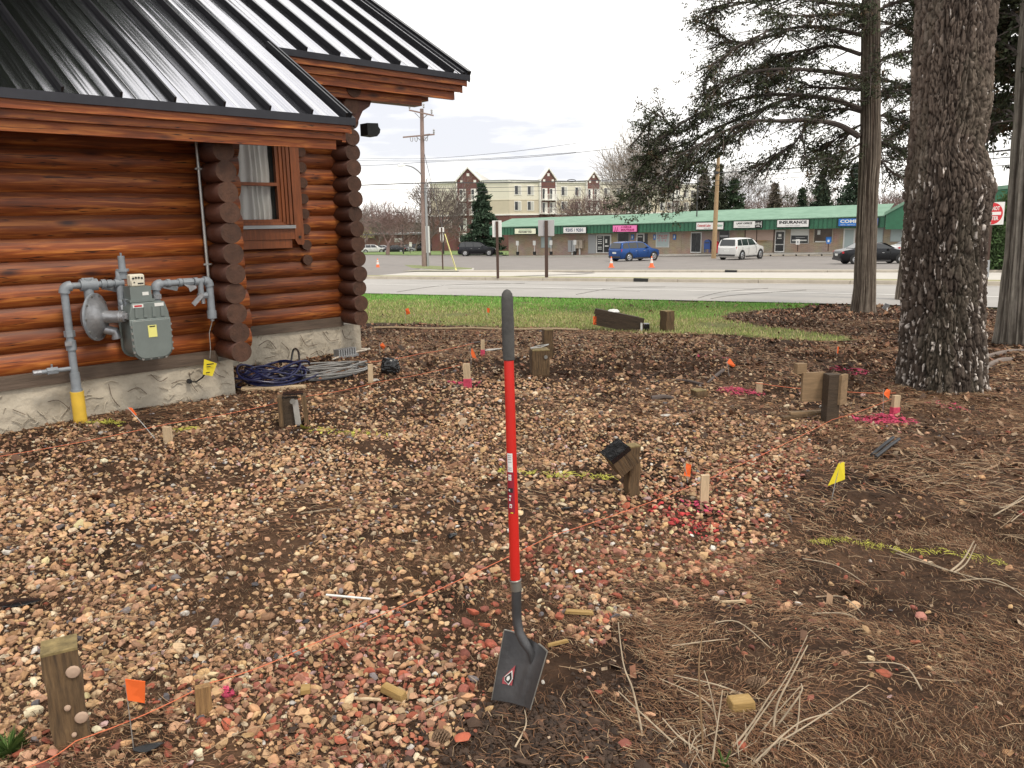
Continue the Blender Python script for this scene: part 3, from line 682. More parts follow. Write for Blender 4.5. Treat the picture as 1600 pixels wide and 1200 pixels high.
# round diaphragm housing: disc facing along +s
zd = P3(152, 495, .2).z; sd_ = P3(150, 495, .2).x
ax = Vector((.72, -.69, 0)).normalized()
def disc(prof, c, name, m=MALU, n=28):
    mb = MB(); mb.lathe(prof, c, ax, n); return mb.build(name, m, gm, smooth=True)
cD = Vector((sd_, -.21, zd))
disc([(-.075, .05), (-.07, .12), (-.02, .178), (-.012, .19), (.008, .19), (.01, .17), (.05, .12), (.075, .075), (.078, .0)], cD, 'diaphragm_housing')
disc([(.06, .055), (.1, .052), (.19, .05), (.2, .052), (.205, .046), (.235, .045), (.24, 0)], cD, 'spring_barrel'); disc([(.235, .03), (.262, .03), (.263, 0)], cD, 'barrel_nut', n=6)
disc([(-.012, .187), (-.012, .197), (.006, .197), (.006, .187)], cD, 'housing_rim', MGREYM)
T([cD + Vector((-.02, .03, .15)), Vector((sReg, yr, ztop - .1))], .036, 'regulator_neck')
vb = cD + Vector((.12, -.03, -.15)); T([cD + Vector((.03, 0, -.10)), vb + Vector((0, 0, .02)), vb + Vector((.01, 0, -.04))], .04, 'vent_elbow', MALU)
for k in range(10):
    a = k * math.pi / 5; u = Vector((-ax.y, ax.x, 0)); p = cD + u * math.cos(a) * .182 + Vector((0, 0, 1)) * math.sin(a) * .182
    MB().cyl(tuple(p - ax * .02), tuple(p + ax * .018), .009, 6).build('housing_bolt', MBOLT, gm)
# meter body
f0 = P3(205, 520, .40); f1 = P3(266, 520, .40); zt = P3(235, 497, .40).z; zb = P3(238, 560, .40).z
sm0, sm1 = f0.x, f1.x; wM = sm1 - sm0; cM = (sm0 + sm1) / 2
def rr(w, z0, z1, rb, rt=.0, n=5):
    pts = []
    for (cx, cz, a0) in ((w / 2 - rb, z0 + rb, -90),):
        for i in range(n + 1): a = math.radians(a0 + 90 * i / n); pts.append((cx + rb * math.cos(a), cz + rb * math.sin(a)))
    pts.append((w / 2, z1)); pts.append((-w / 2, z1))
    for i in range(n + 1): a = math.radians(180 + 90 * i / n); pts.append((-w / 2 + rb + rb * math.cos(a), z0 + rb + rb * math.sin(a)))
    return pts
def slab(poly, q0, q1, name, m=MMETER, par=gm): 
    o = MB().prism(poly, 0, q1 - q0, lambda x, z, y: (x, y, z)).build(name, m, par, loc=(cM, q0, 0)); bv = o.modifiers.new('b', 'BEVEL'); bv.width = .008; bv.segments = 2; bv.limit_method = 'ANGLE'; return o
slab(rr(wM * .97, zb + .01, zt, .09), -.40, -.13, 'meter_case'); slab(rr(wM * 1.05, zb - .01, zt, .10), -.42, -.398, 'front_flange'); slab(rr(wM * .98, zb + .005, zt - .01, .09), -.435, -.42, 'front_cover')
slab(rr(wM * 1.05, zb - .01, zt, .10), -.15, -.125, 'back_flange')
zh = P3(225, 470, .36).z
hp = [(-wM * .52, zt - .005), (wM * .52, zt - .005), (wM * .5, zt + .05), (wM * .42, zh - .01), (-wM * .42, zh - .01), (-wM * .5, zt + .05)]
slab(hp, -.41, -.12, 'meter_head')
for k in range(4):
    x = -wM * .33 + wM * .22 * k
    MB().box((0, 0, 0), (.028, .02, .085), top=(.7, 1)).build('head_rib', MMETER, gm, loc=(cM + x, -.413, zt + .055))
for k in range(5): MB().cyl((0, 0, 0), (0, -.012, 0), .011, 8).build('case_bolt', MBOLT, gm, loc=(cM - wM * .4 + wM * .2 * k, -.42, zt - .018))
for k in range(5):
    for sg in (-1, 1): MB().cyl((0, 0, 0), (0, -.012, 0), .011, 8).build('case_bolt', MBOLT, gm, loc=(cM + sg * wM * .495, -.42, zt - .06 - k * (zt - zb - .13) / 4))
for k in range(4): MB().cyl((0, 0, 0), (0, -.012, 0), .011, 8).build('case_bolt', MBOLT, gm, loc=(cM - wM * .3 + wM * .2 * k, -.42, zb + .008))
# neck, index and labels
wN = .17; zn1 = P3(217, 447, .33).z; cN = cM - .04
MB().box((0, 0, 0), (wN, .16, zn1 - zh + .01)).build('meter_neck', MMETER, gm, loc=(cN, -.30, (zn1 + zh) / 2 - .005)); MB().box((0, 0, 0), (wN + .03, .19, .02)).build('neck_flange', MMETER, gm, loc=(cN, -.30, zh + .005))
zi1 = P3(214, 428, .33).z
ix = MB().box((0, 0, 0), (.115, .09, zi1 - zn1)).build('index_cover', MCREAM, gm, loc=(cN - .015, -.335, (zn1 + zi1) / 2)); ix.modifiers.new('b', 'BEVEL').width = .01
for (dx, dz, r) in ((-.035, .018, .009), (-.013, .022, .009), (.010, .022, .009), (.034, .018, .009), (-.03, -.015, .006)): MB().cyl((0, 0, 0), (0, -.003, 0), r, 10).build('index_dial', MBLACK, gm, loc=(cN - .015 + dx, -.381, (zn1 + zi1) / 2 + dz))
MB().box((0, 0, 0), (.045, .003, .010)).build('index_counter', MBLACK, gm, loc=(cN + .005, -.382, (zn1 + zi1) / 2 - .025))
MB().box((0, 0, 0), (.05, .003, .028)).build('neck_label', MPALE, gm, loc=(cN + .035, -.382, (zh + zn1) / 2))
MB().box((0, 0, 0), (.085, .003, .028)).build('head_label', MPALE, gm, loc=(cM - wM * .27, -.412, zh - .035)); MB().box((0, 0, 0), (.06, .004, .014)).build('red_band', MRED, gm, loc=(cM - wM * .27, -.413, zh - .035))
MB().box((0, 0, 0), (.075, .003, .028)).build('head_label', MPALE, gm, loc=(cM + wM * .27, -.412, zh - .035))
zl = P3(239, 517, .43).z
MB().box((0, 0, 0), (.07, .003, .10)).build('yellow_notice', mat('yellow_notice', (.75, .72, .22), .6), gm, loc=(P3(238, 517, .43).x, -.437, zl)); MB().box((0, 0, 0), (.045, .003, .009)).build('notice_heading', MBLACK, gm, loc=(P3(238, 517, .43).x, -.4395, zl + .04))
# meter inlet (left) and outlet (right)
sI = sTee + .03
T([(sTee + .0, yr, ztop - .15), (sTee + .02, yr - .05, ztop - .2), (sI, -.27, zh - .0)], .032, 'inlet_pipe'); T([(sTee + .005, yr - .02, ztop - .19), (sTee + .008, yr - .03, ztop - .23)], .048, 'inlet_union', MALU, 8)
T([(sI, -.27, zh + .02), (sI + .01, -.27, zt + .03)], .048, 'inlet_boss', MGREYM)
zo = P3(300, 440, .22).z; sO = P3(243, 455, .25).x; sE = P3(325, 440, .2).x
T([(sO, -.26, zh - .02), (sO, -.26, zo - .05)], .03, 'outlet_pipe'); T([(sO, -.26, zh), (sO, -.26, zh + .04)], .042, 'outlet_union', MALU, 8)
T(bend((sO, -.26, zo - .2), (sO, -.26, zo), (sE, -.22, zo), .05), .042, 'elbow'); T([(sO + .03, -.258, zo), (sE - .03, -.22, zo)], .028, 'outlet_run')
for s_ in (sO + .10, sO + .20, sO + .34): T([(s_, -.245, zo), (s_ + .03, -.243, zo)], .037, 'fitting')
T([(sO + .24, -.24, zo), (sO + .33, -.235, zo)], .034, 'cock_valve', n=8); MB().prism([(0, -.015), (.11, -.035), (.11, -.055), (.05, -.085), (.04, -.05)], -.006, .006, lambda x, z, y: (x, y, z)).build('lock_plate', MALU, gm, loc=(sO + .235, -.275, zo))
MB().prism([(0, 0), (.17, 0), (.14, -.06), (.03, -.03)], -.006, .006, lambda x, z, y: (x, y, z)).build('bracket_plate', MGREYM, gm, loc=(sO + .09, -.12, zo - .02))
MB().prism([(0, 0), (.17, 0), (.14, -.06), (.03, -.03)], -.006, .006, lambda x, z, y: (x, y, z)).build('bracket_plate', MGREYM, gm, loc=(sReg + .10, -.09, ztop - .02))
sV = sO + .40
T([(sV, -.235, zo), (sV, -.235, zo - .12)], .026, 'bypass_tee'); T([(sV - .03, -.235, zo - .13), (sV + .05, -.235, zo - .13)], .028, 'bypass_valve', n=8)
MB().box((0, 0, 0), (.13, .012, .04), Euler((0, -.75, 0)).to_matrix()).build('valve_handle', MALU, gm, loc=(sV - .05, -.275, zo - .155)); T([(sV + .01, -.235, zo - .15), (sV + .01, -.235, zo - .2)], .02, 'bypass_cap', MALU, 8)
T(bend((sE - .2, -.22, zo), (sE, -.22, zo), (sE, -.22, zo - .3), .05), .042, 'elbow'); zq = P3(329, 497, .2).z
T([(sE, -.22, zo - .04), (sE, -.22, zq + .05)], .034, 'drop_pipe'); T([(sE, -.22, zq + .07), (sE, -.22, zq)], .042, 'drop_coupling'); T([(sE, -.22, zq), (sE, -.22, zq - .025)], .02, 'drop_cap', MALU)
# tracer wire, its yellow tag and the service wire out of the foundation
wire = thing('tracer_wire', (CORG[0], CORG[1], 0), 'thin wire hanging from the meter drop pipe with a yellow flag tag', 'wire', rz=CABROT)
wp = [Vector((sE, -.22, zq - .02)), L(327, 520, .2), L(329, 545, .2), L(328, 560, .18)]
MB().tube([tuple(p) for p in wp], .004, 6).build('bare_wire', MCOND, wire, smooth=True)
hp_ = L(296, 596, .03); w2 = [hp_, L(306, 597, .08), L(316, 590, .12), L(322, 582, .14), L(326, 568, .16)]
MB().tube([tuple(p) for p in w2], .007, 6).build('black_lead', MBLACK, wire, smooth=True); MB().cyl((0, 0, 0), (0, -.03, 0), .022, 12).build('grommet', MBLACK, wire, loc=tuple(hp_ + Vector((0, .02, 0))))
mb = MB(); q = [L(319, 561, .19), L(339, 568, .16), L(332, 588, .17), L(317, 585, .19)]
th = Vector((0, .002, 0)); mb.add([tuple(p) for p in q] + [tuple(p + th) for p in q], [(0, 1, 2, 3), (7, 6, 5, 4), (0, 4, 5, 1), (1, 5, 6, 2), (2, 6, 7, 3), (3, 7, 4, 0)]); mb.build('yellow_tag', MYEL, wire)
for (a, b, y_, h) in ((323, 334, 569, .010), (323, 329, 573, .007), (322, 328, 582, .008)):
    p = L((a + b) / 2, y_, .195); MB().box((0, 0, 0), ((b - a) * .006, .002, h)).build('tag_print', MBLACK, wire, loc=tuple(p))

# ================================================================== YARD: gravel, needles, chips, grass
def icos(sub):
    t = (1 + 5 ** .5) / 2
    v = [(-1, t, 0), (1, t, 0), (-1, -t, 0), (1, -t, 0), (0, -1, t), (0, 1, t), (0, -1, -t), (0, 1, -t), (t, 0, -1), (t, 0, 1), (-t, 0, -1), (-t, 0, 1)]
    f = [(0, 11, 5), (0, 5, 1), (0, 1, 7), (0, 7, 10), (0, 10, 11), (1, 5, 9), (5, 11, 4), (11, 10, 2), (10, 7, 6), (7, 1, 8), (3, 9, 4), (3, 4, 2), (3, 2, 6), (3, 6, 8), (3, 8, 9), (4, 9, 5), (2, 4, 11), (6, 2, 10), (8, 6, 7), (9, 8, 1)]
    v = [np.array(p) / np.linalg.norm(p) for p in v]
    for _ in range(sub):
        c = {}; nf = []
        def mid(a, b):
            k = (min(a, b), max(a, b))
            if k not in c: m = v[a] + v[b]; v.append(m / np.linalg.norm(m)); c[k] = len(v) - 1
            return c[k]
        for a, b, d in f: x, y, z = mid(a, b), mid(b, d), mid(d, a); nf += [(a, x, z), (b, y, x), (d, z, y), (x, y, z)]
        f = nf
    return np.array(v), np.array(f)
def stone_lib(sub, n, ang=.35):
    V, Fs = icos(sub); out = []
    for i in range(n):
        r = V.copy()
        for _ in range(9):                                   # cut facets
            d = rng.normal(size=3); d /= np.linalg.norm(d); h = rng.uniform(.42, .8); k = r @ d; r = r - np.outer(np.maximum(k - h, 0), d)
        r = r * (1 + rng.normal(0, .05, (len(r), 1))) * np.array([1, rng.uniform(.62, .95), rng.uniform(.38, .7)])
        out.append(r)
    return np.array(out), Fs
def scatter(name, P, size, lib, Fs, colr, m, sink=.25, tilt=.35, smooth=False):
    n = len(P); k = rng.integers(0, len(lib), n); S = lib[k] * size[:, None, None]
    az = rng.uniform(0, 2 * np.pi, n); tx = rng.normal(0, tilt, n); ty = rng.normal(0, tilt, n)
    ca, sa = np.cos(az), np.sin(az); cx, sx_ = np.cos(tx), np.sin(tx); cy, sy = np.cos(ty), np.sin(ty)
    x, y, z = S[..., 0], S[..., 1], S[..., 2]
    y, z = y * cx[:, None] - z * sx_[:, None], y * sx_[:, None] + z * cx[:, None]
    x, z = x * cy[:, None] + z * sy[:, None], -x * sy[:, None] + z * cy[:, None]
    x, y = x * ca[:, None] - y * sa[:, None], x * sa[:, None] + y * ca[:, None]
    V = np.stack([x + P[:, 0:1], y + P[:, 1:2], z + (P[:, 2] + size * sink)[:, None]], -1); nv = lib.shape[1]
    Fa = (Fs[None] + (np.arange(n) * nv)[:, None, None]).reshape(-1, 3)
    cc = np.repeat(colr, nv, 0)
    o = npmesh(name, V.reshape(-1, 3), Fa, m, col=cc, smooth=smooth); return o
def inview(x, y, mx=60, z=None):
    P = np.stack([x, y, hz(x, y) if z is None else z], -1); v = P - ORG; w = v @ _fw; px = 800 + F * (v @ _rt) / w; py = 600 - F * (v @ _up) / w
    return (px > -mx) & (px < 1600 + mx) & (py < 1200 + mx * 1.5) & (w > .3), px, py
def jit(x0, x1, y0, y1, cell):
    gx, gy = np.meshgrid(np.arange(x0, x1, cell), np.arange(y0, y1, cell)); gx = gx.ravel(); gy = gy.ravel()
    return gx + rng.uniform(-.5, .5, gx.size) * cell, gy + rng.uniform(-.5, .5, gx.size) * cell
def wall_clear(x, y):          # keep loose stuff out of the cabin footprint
    s = x * A_[0] + y * A_[1]; q = CA - (x * NRM[0] + y * NRM[1]) ; q = -((x * NRM[0] + y * NRM[1]) - CA)
    return ~(((q > -.01) & (s < 3.26)) | ((q > QB - .01) & (s < 5.65)))
# painted marks (yellow, pink, red) as pixel-traced ground strokes: (points, half width m, colour, density)
YEL = (.52, .50, .09); PNK = (.62, .07, .15); RDM = (.58, .06, .06)
STROKES = [([(1282, 838), (1340, 843), (1400, 856), (1470, 862), (1520, 872), (1568, 882)], .035, YEL, .75), ([(780, 735), (830, 742), (890, 746), (950, 748)], .05, YEL, .5),
           ([(930, 747), (955, 749)], .05, YEL, .8), ([(145, 663), (184, 665)], .06, YEL, .8), ([(282, 672), (305, 673)], .05, YEL, .8), ([(480, 672), (600, 682)], .09, YEL, .28),
           ([(1350, 650), (1418, 655)], .10, PNK, .75), ([(1380, 645), (1400, 652)], .08, PNK, .8), ([(1138, 612), (1180, 616)], .10, PNK, .6), ([(1310, 578), (1335, 582)], .15, PNK, .5),
           ([(1040, 790), (1105, 825)], .09, RDM, .35), ([(1075, 785), (1110, 795)], .06, PNK, .35), ([(1470, 630), (1520, 640)], .1, PNK, .15), ([(1100, 560), (1130, 562)], .1, PNK, .15),
           ([(722, 598), (740, 602)], .06, PNK, .8), ([(352, 1092), (358, 1094)], .02, PNK, .9), ([(705, 598), (712, 600)], .04, PNK, .7)]
SW = [([G(*p)[:2] for p in pts], w, np.array(c), d) for pts, w, c, d in STROKES]
def paint(x, y, colr, k=1.):
    for pts, w, c, d in SW:
        best = np.full(x.shape, 9e9)
        for a, b in zip(pts[:-1], pts[1:]):
            ab = b - a; t = np.clip(((x - a[0]) * ab[0] + (y - a[1]) * ab[1]) / (ab @ ab), 0, 1); best = np.minimum(best, np.hypot(x - a[0] - ab[0] * t, y - a[1] - ab[1] * t))
        hit = (best < w * (1 + .5 * (fbm(x * 30, y * 30, 2) - .5))) & (rng.random(x.shape) < d * k)
        colr[hit] = c * rng.uniform(.7, 1.1, (hit.sum(), 1))
    return colr
# gravel zone traced on the ground: pixel polygon
GP = [G(*q)[:2] for q in [(0, 690), (300, 660), (470, 640), (640, 600), (800, 590), (1040, 590), (1180, 640), (1290, 650), (1330, 655), (1260, 745), (1210, 800), (1190, 860), (1180, 930), (1050, 960), (900, 985), (860, 1010), (840, 1040), (760, 1060), (740, 1120), (640, 1170), (560, 1230), (540, 1290), (-300, 1290), (-300, 900)]]
RB0, RB1 = G(40, 1200)[:2], G(1400, 612)[:2]; rbd = (RB1 - RB0) / np.linalg.norm(RB1 - RB0)
def side_str(x, y): return -( (x - RB0[0]) * rbd[1] - (y - RB0[1]) * rbd[0]) * -1   # >0 : right/below of the string
DIRT = [([(590, 830), (790, 815), (790, 900), (620, 935), (520, 900)], .18), ([(180, 830), (300, 800), (330, 880), (230, 920)], .35), ([(0, 930), (90, 925), (90, 960), (0, 965)], .1),
        ([(70, 1100), (230, 1060), (330, 1200), (240, 1290), (60, 1290), (60, 1180)], .12), ([(230, 930), (420, 900), (520, 930), (480, 1010), (240, 1010)], .35), ([(760, 620), (1000, 610), (1010, 720), (800, 720)], .6), ([(820, 760), (960, 760), (930, 830), (820, 850)], .35),
        ([(0, 700), (250, 660), (480, 640), (700, 620), (700, 655), (300, 720), (0, 770)], .30), ([(860, 560), (1230, 560), (1280, 700), (1000, 700)], .35)]
DW = [([G(*p)[:2] for p in pts], k) for pts, k in DIRT]
TAN = np.array([[.62, .36, .18], [.68, .43, .24], [.54, .30, .16], [.74, .53, .32], [.48, .27, .15], [.64, .37, .22], [.60, .39, .19], [.75, .60, .42], [.36, .20, .12], [.62, .40, .21], [.66, .38, .24]])
REDS = np.array([[.45, .12, .065], [.38, .10, .06], [.50, .17, .095], [.31, .10, .07], [.48, .21, .14], [.42, .18, .14]])
ODD = np.array([[.70, .66, .60], [.14, .13, .14], [.25, .22, .22], [.62, .42, .40], [.66, .56, .30]])
def stones(name, x, y, big, lib, Fs, dens_k=1.):
    vis, px, py = inview(x, y); keep = vis & wall_clear(x, y)
    ins = in_poly(x + (fbm(x * 3, y * 3, 3) - .5) * .8, y + (fbm(x * 3 + 9, y * 3, 3) - .5) * .8, GP)
    d = np.where(ins, .95, .03); d = np.where(~ins & (y > 6) & (x < 2.6 + (12 - y) * .1), .30, d)
    d = np.where(~ins & (x > 1.8) & (y < 6), .018, d)
    for pl, k in DW: k = k + (1 - k) * .22; d = np.where(in_poly(x + (fbm(x * 4, y * 4, 3) - .5) * .5, y + (fbm(x * 4 + 7, y * 4, 3) - .5) * .5, pl), d * k, d)
    cl = fbm(x * 1.6 + 50, y * 1.6, 4); d = d * np.clip(1.4 - np.clip(cl - .54, 0, 1) * 6, .22, 1.3)
    d = np.where(in_poly(x, y, LAWN) | (y > 12.6), 0, d)
    d = np.where(np.hypot(x - .07, (y - 2.35)) < .17, d * .1, d)
    keep &= rng.random(x.size) < d * dens_k
    x, y = x[keep], y[keep]; n = x.size
    size = np.clip(rng.lognormal(math.log(big), .34, n), big * .5, big * 2.3)
    ss = side_str(x, y); redp = np.where(ss > -.1, np.clip(.34 - .0 * y, 0, 1), .03) * (y < 6.5) * (x > -2.2)
    u = rng.random(n); c = TAN[rng.integers(0, len(TAN), n)].copy(); rr_ = u < redp; c[rr_] = REDS[rng.integers(0, len(REDS), rr_.sum())]
    od = rng.random(n) < .06; c[od] = ODD[rng.integers(0, len(ODD), od.sum())]
    c *= rng.uniform(.55, 1.15, (n, 1)); c = np.clip(c, 0, .75); c = paint(x, y, c)
    z = hz(x, y); o = scatter(name, np.stack([x, y, z], -1), size, lib, Fs, c, MSTONE, sink=rng.uniform(.05, .45, n)); return tag(o, kind='stuff')
MOLE = [(G(*q)[:2], r) for q, r in (((716, 492), .35), ((1065, 473), .35), ((1118, 508), .35), ((640, 475), .2), ((820, 474), .25))]
libA, FA = stone_lib(1, 26); libB, FB = stone_lib(0, 20)
x, y = jit(-2.6, 2.4, 1.55, 3.5, .0245); stones('gravel', x, y, .0150, libA, FA)
x, y = jit(-5.2, 4.2, 3.5, 6.6, .0285); stones('gravel', x, y, .0165, libB, FB)
x, y = jit(-1.9, 1.9, 1.6, 3.3, .0175); stones('grit', x, y, .0058, libB, FB, .55)
x, y = jit(-7.5, 8.2, 6.6, 12.8, .042); stones('gravel', x, y, .0185, libB, FB, .95)

# needles and straw
def needles(name, x, y, ln, wd, bend, colr, lift=.010, seg=2, dirn=None, up=.0):
    n = x.size; z = hz(x, y) + rng.uniform(.002, lift, n)
    a = dirn if dirn is not None else rng.uniform(0, 2 * np.pi, n); b = rng.normal(0, bend, n); tl = rng.normal(0, .12, n) + up
    V = []; 
    for i in range(seg + 1):
        t = i / seg - .5; ang = a + b * t; cx = x + np.cos(ang) * ln * t; cy_ = y + np.sin(ang) * ln * t; cz = z + ln * t * np.sin(tl) + .004 * (1 - (2 * t) ** 2) + np.abs(ln * .5 * np.sin(tl))
        w = wd * (1 - .3 * abs(2 * t)); nx_, ny_ = -np.sin(ang), np.cos(ang)
        V.append(np.stack([cx - nx_ * w / 2, cy_ - ny_ * w / 2, cz], -1)); V.append(np.stack([cx + nx_ * w / 2, cy_ + ny_ * w / 2, cz + w * .4], -1))
    V = np.stack(V, 1); k = V.shape[1]; fq = np.array([[2 * i, 2 * i + 1, 2 * i + 3, 2 * i + 2] for i in range(seg)])
    Fq = (fq[None] + (np.arange(n) * k)[:, None, None]).reshape(-1, 4)
    return tag(npmesh(name, V.reshape(-1, 3), Fq, MNEED, col=np.repeat(colr, k, 0)), kind='stuff')
NC = np.array([[.24, .115, .055], [.19, .090, .045], [.31, .17, .085], [.14, .068, .036], [.36, .225, .12], [.22, .10, .05], [.10, .052, .03], [.17, .085, .04], [.44, .31, .18]])
BARE = [G(*q)[:2] for q in [(560, 1290), (640, 1140), (740, 1085), (860, 1020), (960, 985), (1000, 1010), (990, 1090), (940, 1120), (960, 1290)]]
def nfield(name, x0, x1, y0, y1, cell, ln, wd, dk, sd_=3):
    x, y = jit(x0, x1, y0, y1, cell); vis, _, _ = inview(x, y, 90)
    ins = in_poly(x + (fbm(x * 3, y * 3, 3) - .5) * .8, y + (fbm(x * 3 + 9, y * 3, 3) - .5) * .8, GP)
    cl = fbm(x * 2.3 + 11, y * 2.3 + 3, 4); d = np.where(ins, .42, .95) * np.clip((cl - .30) * 4.5, .2, 1); d = np.where(in_poly(x, y, LAWN) | (y > 13.5), 0, d)
    for pl, k in DW: d = np.where(in_poly(x, y, pl), np.maximum(d, .5), d)
    d = np.where(in_poly(x + (fbm(x * 4, y * 4, 3) - .5) * .25, y + (fbm(x * 4 + 3, y * 4, 3) - .5) * .25, BARE), d * .16, d)
    keep = vis & wall_clear(x, y) & (rng.random(x.size) < d * dk); x, y = x[keep], y[keep]; n = x.size
    dr = fbm(x * 1.1 + 70, y * 1.1, 3) * 9 + rng.normal(0, .75, n)
    c = NC[rng.integers(0, len(NC), n)] * rng.uniform(.6, 1.18, (n, 1)) * np.array([.93, .97, 1.03]); c = paint(x, y, c, 1.2)
    needles(name, x, y, rng.uniform(.45, 1.3, n) * ln, rng.uniform(.6, 1.4, n) * wd, 1.0, c, dirn=dr, lift=.016)
nfield('dry_needles', -2.9, 3.2, 1.5, 3.9, .0098, .055, .0017, 1.)
nfield('dry_needles', -5, 6.5, 3.9, 7.5, .021, .075, .0032, 1.)
nfield('dry_needles', -8, 11.5, 7.5, 13.6, .045, .11, .0075, 1.)
# wind-blown longer straws
x, y = jit(-2.5, 5.5, 1.6, 5.5, .085); v_, _, _ = inview(x, y); ins = in_poly(x, y, GP); k = v_ & (rng.random(x.size) < np.where(ins, .08, .20)) & wall_clear(x, y); x, y = x[k], y[k]
needles('straw', x, y, rng.uniform(.08, .26, x.size), rng.uniform(.0012, .0024, x.size), .7, np.array([[.44, .31, .19]]) * rng.uniform(.5, 1.15, (x.size, 1)), lift=.025, seg=3)
x, y = jit(1.6, 3.0, 3.6, 5.2, .045); k = rng.random(x.size) < .14; x, y = x[k], y[k]
needles('straw', x + .9, y, rng.uniform(.12, .35, x.size), rng.uniform(.0014, .0028, x.size), .5, np.array([[.42, .32, .21]]) * rng.uniform(.5, 1.15, (x.size, 1)), lift=.03, seg=3, dirn=rng.normal(-.2, .5, x.size))
# spray paint caught on needles and grit
for pts, w, c, d in SW:
    for a_, b_ in zip(pts[:-1], pts[1:]):
        Ls = float(np.linalg.norm(b_ - a_)) + w; n = int(max(8, Ls * w * 2 * d * 1500 / max(1, (a_[1] / 4.5)))); t = rng.random(n); x = a_[0] + (b_[0] - a_[0]) * t + rng.normal(0, w * .42, n); y = a_[1] + (b_[1] - a_[1]) * t + rng.normal(0, w * .42, n)
        k = max(1., a_[1] / 4.5); needles('painted_needles', x, y, rng.uniform(.02, .06, n) * k ** .5, rng.uniform(.002, .004, n) * k, .8, np.array([c]) * rng.uniform(.6, 1.1, (n, 1)), lift=.022)
# crumbly soil thrown up round the shovel blade and over the bare patch beside it
n = 7000; x = rng.normal(.10, .26, n); y = rng.normal(2.22, .19, n); k = (y < 2.44) | (x > .2); x, y = x[k], y[k]
cd = np.array([[.045, .026, .016]]) * rng.uniform(.6, 1.9, (x.size, 1)); tag(scatter('soil_crumbs', np.stack([x, y, hz(x, y)], -1), rng.lognormal(math.log(.0065), .5, x.size), libB, FB, cd, MSTONE, sink=.2), kind='stuff')
# bark mulch and leaf chips in the further yard
def chips(name, x0, x1, y0, y1, cell, sz, dk):
    x, y = jit(x0, x1, y0, y1, cell); vis, _, _ = inview(x, y)
    d = np.where(in_poly(x + (fbm(x * 2, y * 2, 2) - .5) * .6, y + (fbm(x * 2, y * 2 + 8, 2) - .5) * .9, LAWN), .05, 1.) * np.clip((fbm(x * 1.7, y * 1.7 + 20, 3) - .2) * 2.6, .3, 1)
    keep = vis & wall_clear(x, y) & (rng.random(x.size) < d * dk) & (y < edge_y(x) - .03); x, y = x[keep], y[keep]; n = x.size
    z = hz(x, y) + rng.uniform(.002, .03, n) * sz * 25; a = rng.uniform(0, 6.28, n); t = rng.normal(0, .5, n); s_ = sz * rng.lognormal(0, .4, n); w = s_ * rng.uniform(.3, .8, n)
    ux, uy = np.cos(a), np.sin(a); V = np.stack([np.stack([x + ux * s_ * i - uy * w * j, y + uy * s_ * i + ux * w * j, z + s_ * i * np.sin(t) + w * j * np.sin(t * 1.7 + a)], -1) for i, j in ((-.5, -.4), (.4, -.5), (.5, .45), (-.45, .5))], 1)
    cc = np.array([[.20, .095, .055], [.12, .065, .04], [.30, .155, .085], [.075, .045, .03], [.36, .23, .14], [.24, .11, .065], [.42, .31, .21]])[rng.integers(0, 7, n)] * rng.uniform(.65, 1.25, (n, 1)); cc = paint(x, y, cc, 1.1)
    Fq = (np.arange(4)[None] + (np.arange(n) * 4)[:, None]); return tag(npmesh(name, V.reshape(-1, 3), Fq, MCHIP, col=np.repeat(cc, 4, 0)), kind='stuff')
chips('bark_mulch', -5.5, 7, 4.6, 8, .045, .026, .6)
chips('bark_mulch', -9, 13, 8, 16.5, .048, .030, .85); chips('bark_mulch', 2, 16, 16.5, 21, .08, .05, .95)
chips('bark_litter', -2.5, 4, 1.6, 4.6, .05, .020, .35)
# lawn grass blades
def grass(name, x0, x1, y0, y1, cell, h, w, dk=1.):
    x, y = jit(x0, x1, y0, y1, cell); vis, _, _ = inview(x, y)
    n1_ = fbm(x * 2, y * 2, 3); keep = vis & in_poly(x + (n1_ - .5) * .5, y + (fbm(x * 1.3 + 5, y * 1.3, 3) - .5) * 1., LAWN) & (y < edge_y(x) - .05) & (y > 11) & wall_clear(x, y) & (rng.random(x.size) < dk * np.clip((n1_ - .1) * 2.4, .3, 1)); x, y = x[keep], y[keep]
    for c_, r_ in MOLE: kk = np.hypot((x - c_[0]) / r_, (y - c_[1]) / (r_ * 1.6)) > rng.uniform(.6, 1.2, x.size); x, y = x[kk], y[kk]
    n = x.size; z = hz(x, y); a = rng.uniform(0, 6.28, n); hh = h * rng.uniform(.5, 1.3, n); lean = rng.uniform(0, .8, n); la = rng.uniform(0, 6.28, n)
    V = np.stack([np.stack([x + np.cos(a) * w, y + np.sin(a) * w, z], -1), np.stack([x - np.cos(a) * w, y - np.sin(a) * w, z], -1), np.stack([x + np.cos(la) * lean * hh, y + np.sin(la) * lean * hh, z + hh], -1)], 1)
    far_ = np.clip((y - (edge_y(x) - 6.5)) / 4.5 + (fbm(x * .8, y * .8 + 3, 3) - .5) * 1.2, 0, 1)[:, None]; dry = (rng.random((n, 1)) < (.36 * (1 - far_) + .05))
    c = np.where(dry, np.array([[.55, .46, .25]]), np.array([[.34, .42, .13]]) * (1 - far_) + np.array([[.21, .45, .09]]) * far_) * rng.uniform(.65, 1.25, (n, 1))
    Ft = np.arange(3)[None] + (np.arange(n) * 3)[:, None]; return tag(npmesh(name, V.reshape(-1, 3), Ft, MGRASS, col=np.repeat(c, 3, 0)), kind='stuff')
grass('lawn_grass', -9, 11, 11, 17, .030, .045, .006, .85)
grass('lawn_grass', -14, 9, 17, 27, .045, .055, .010, .9)

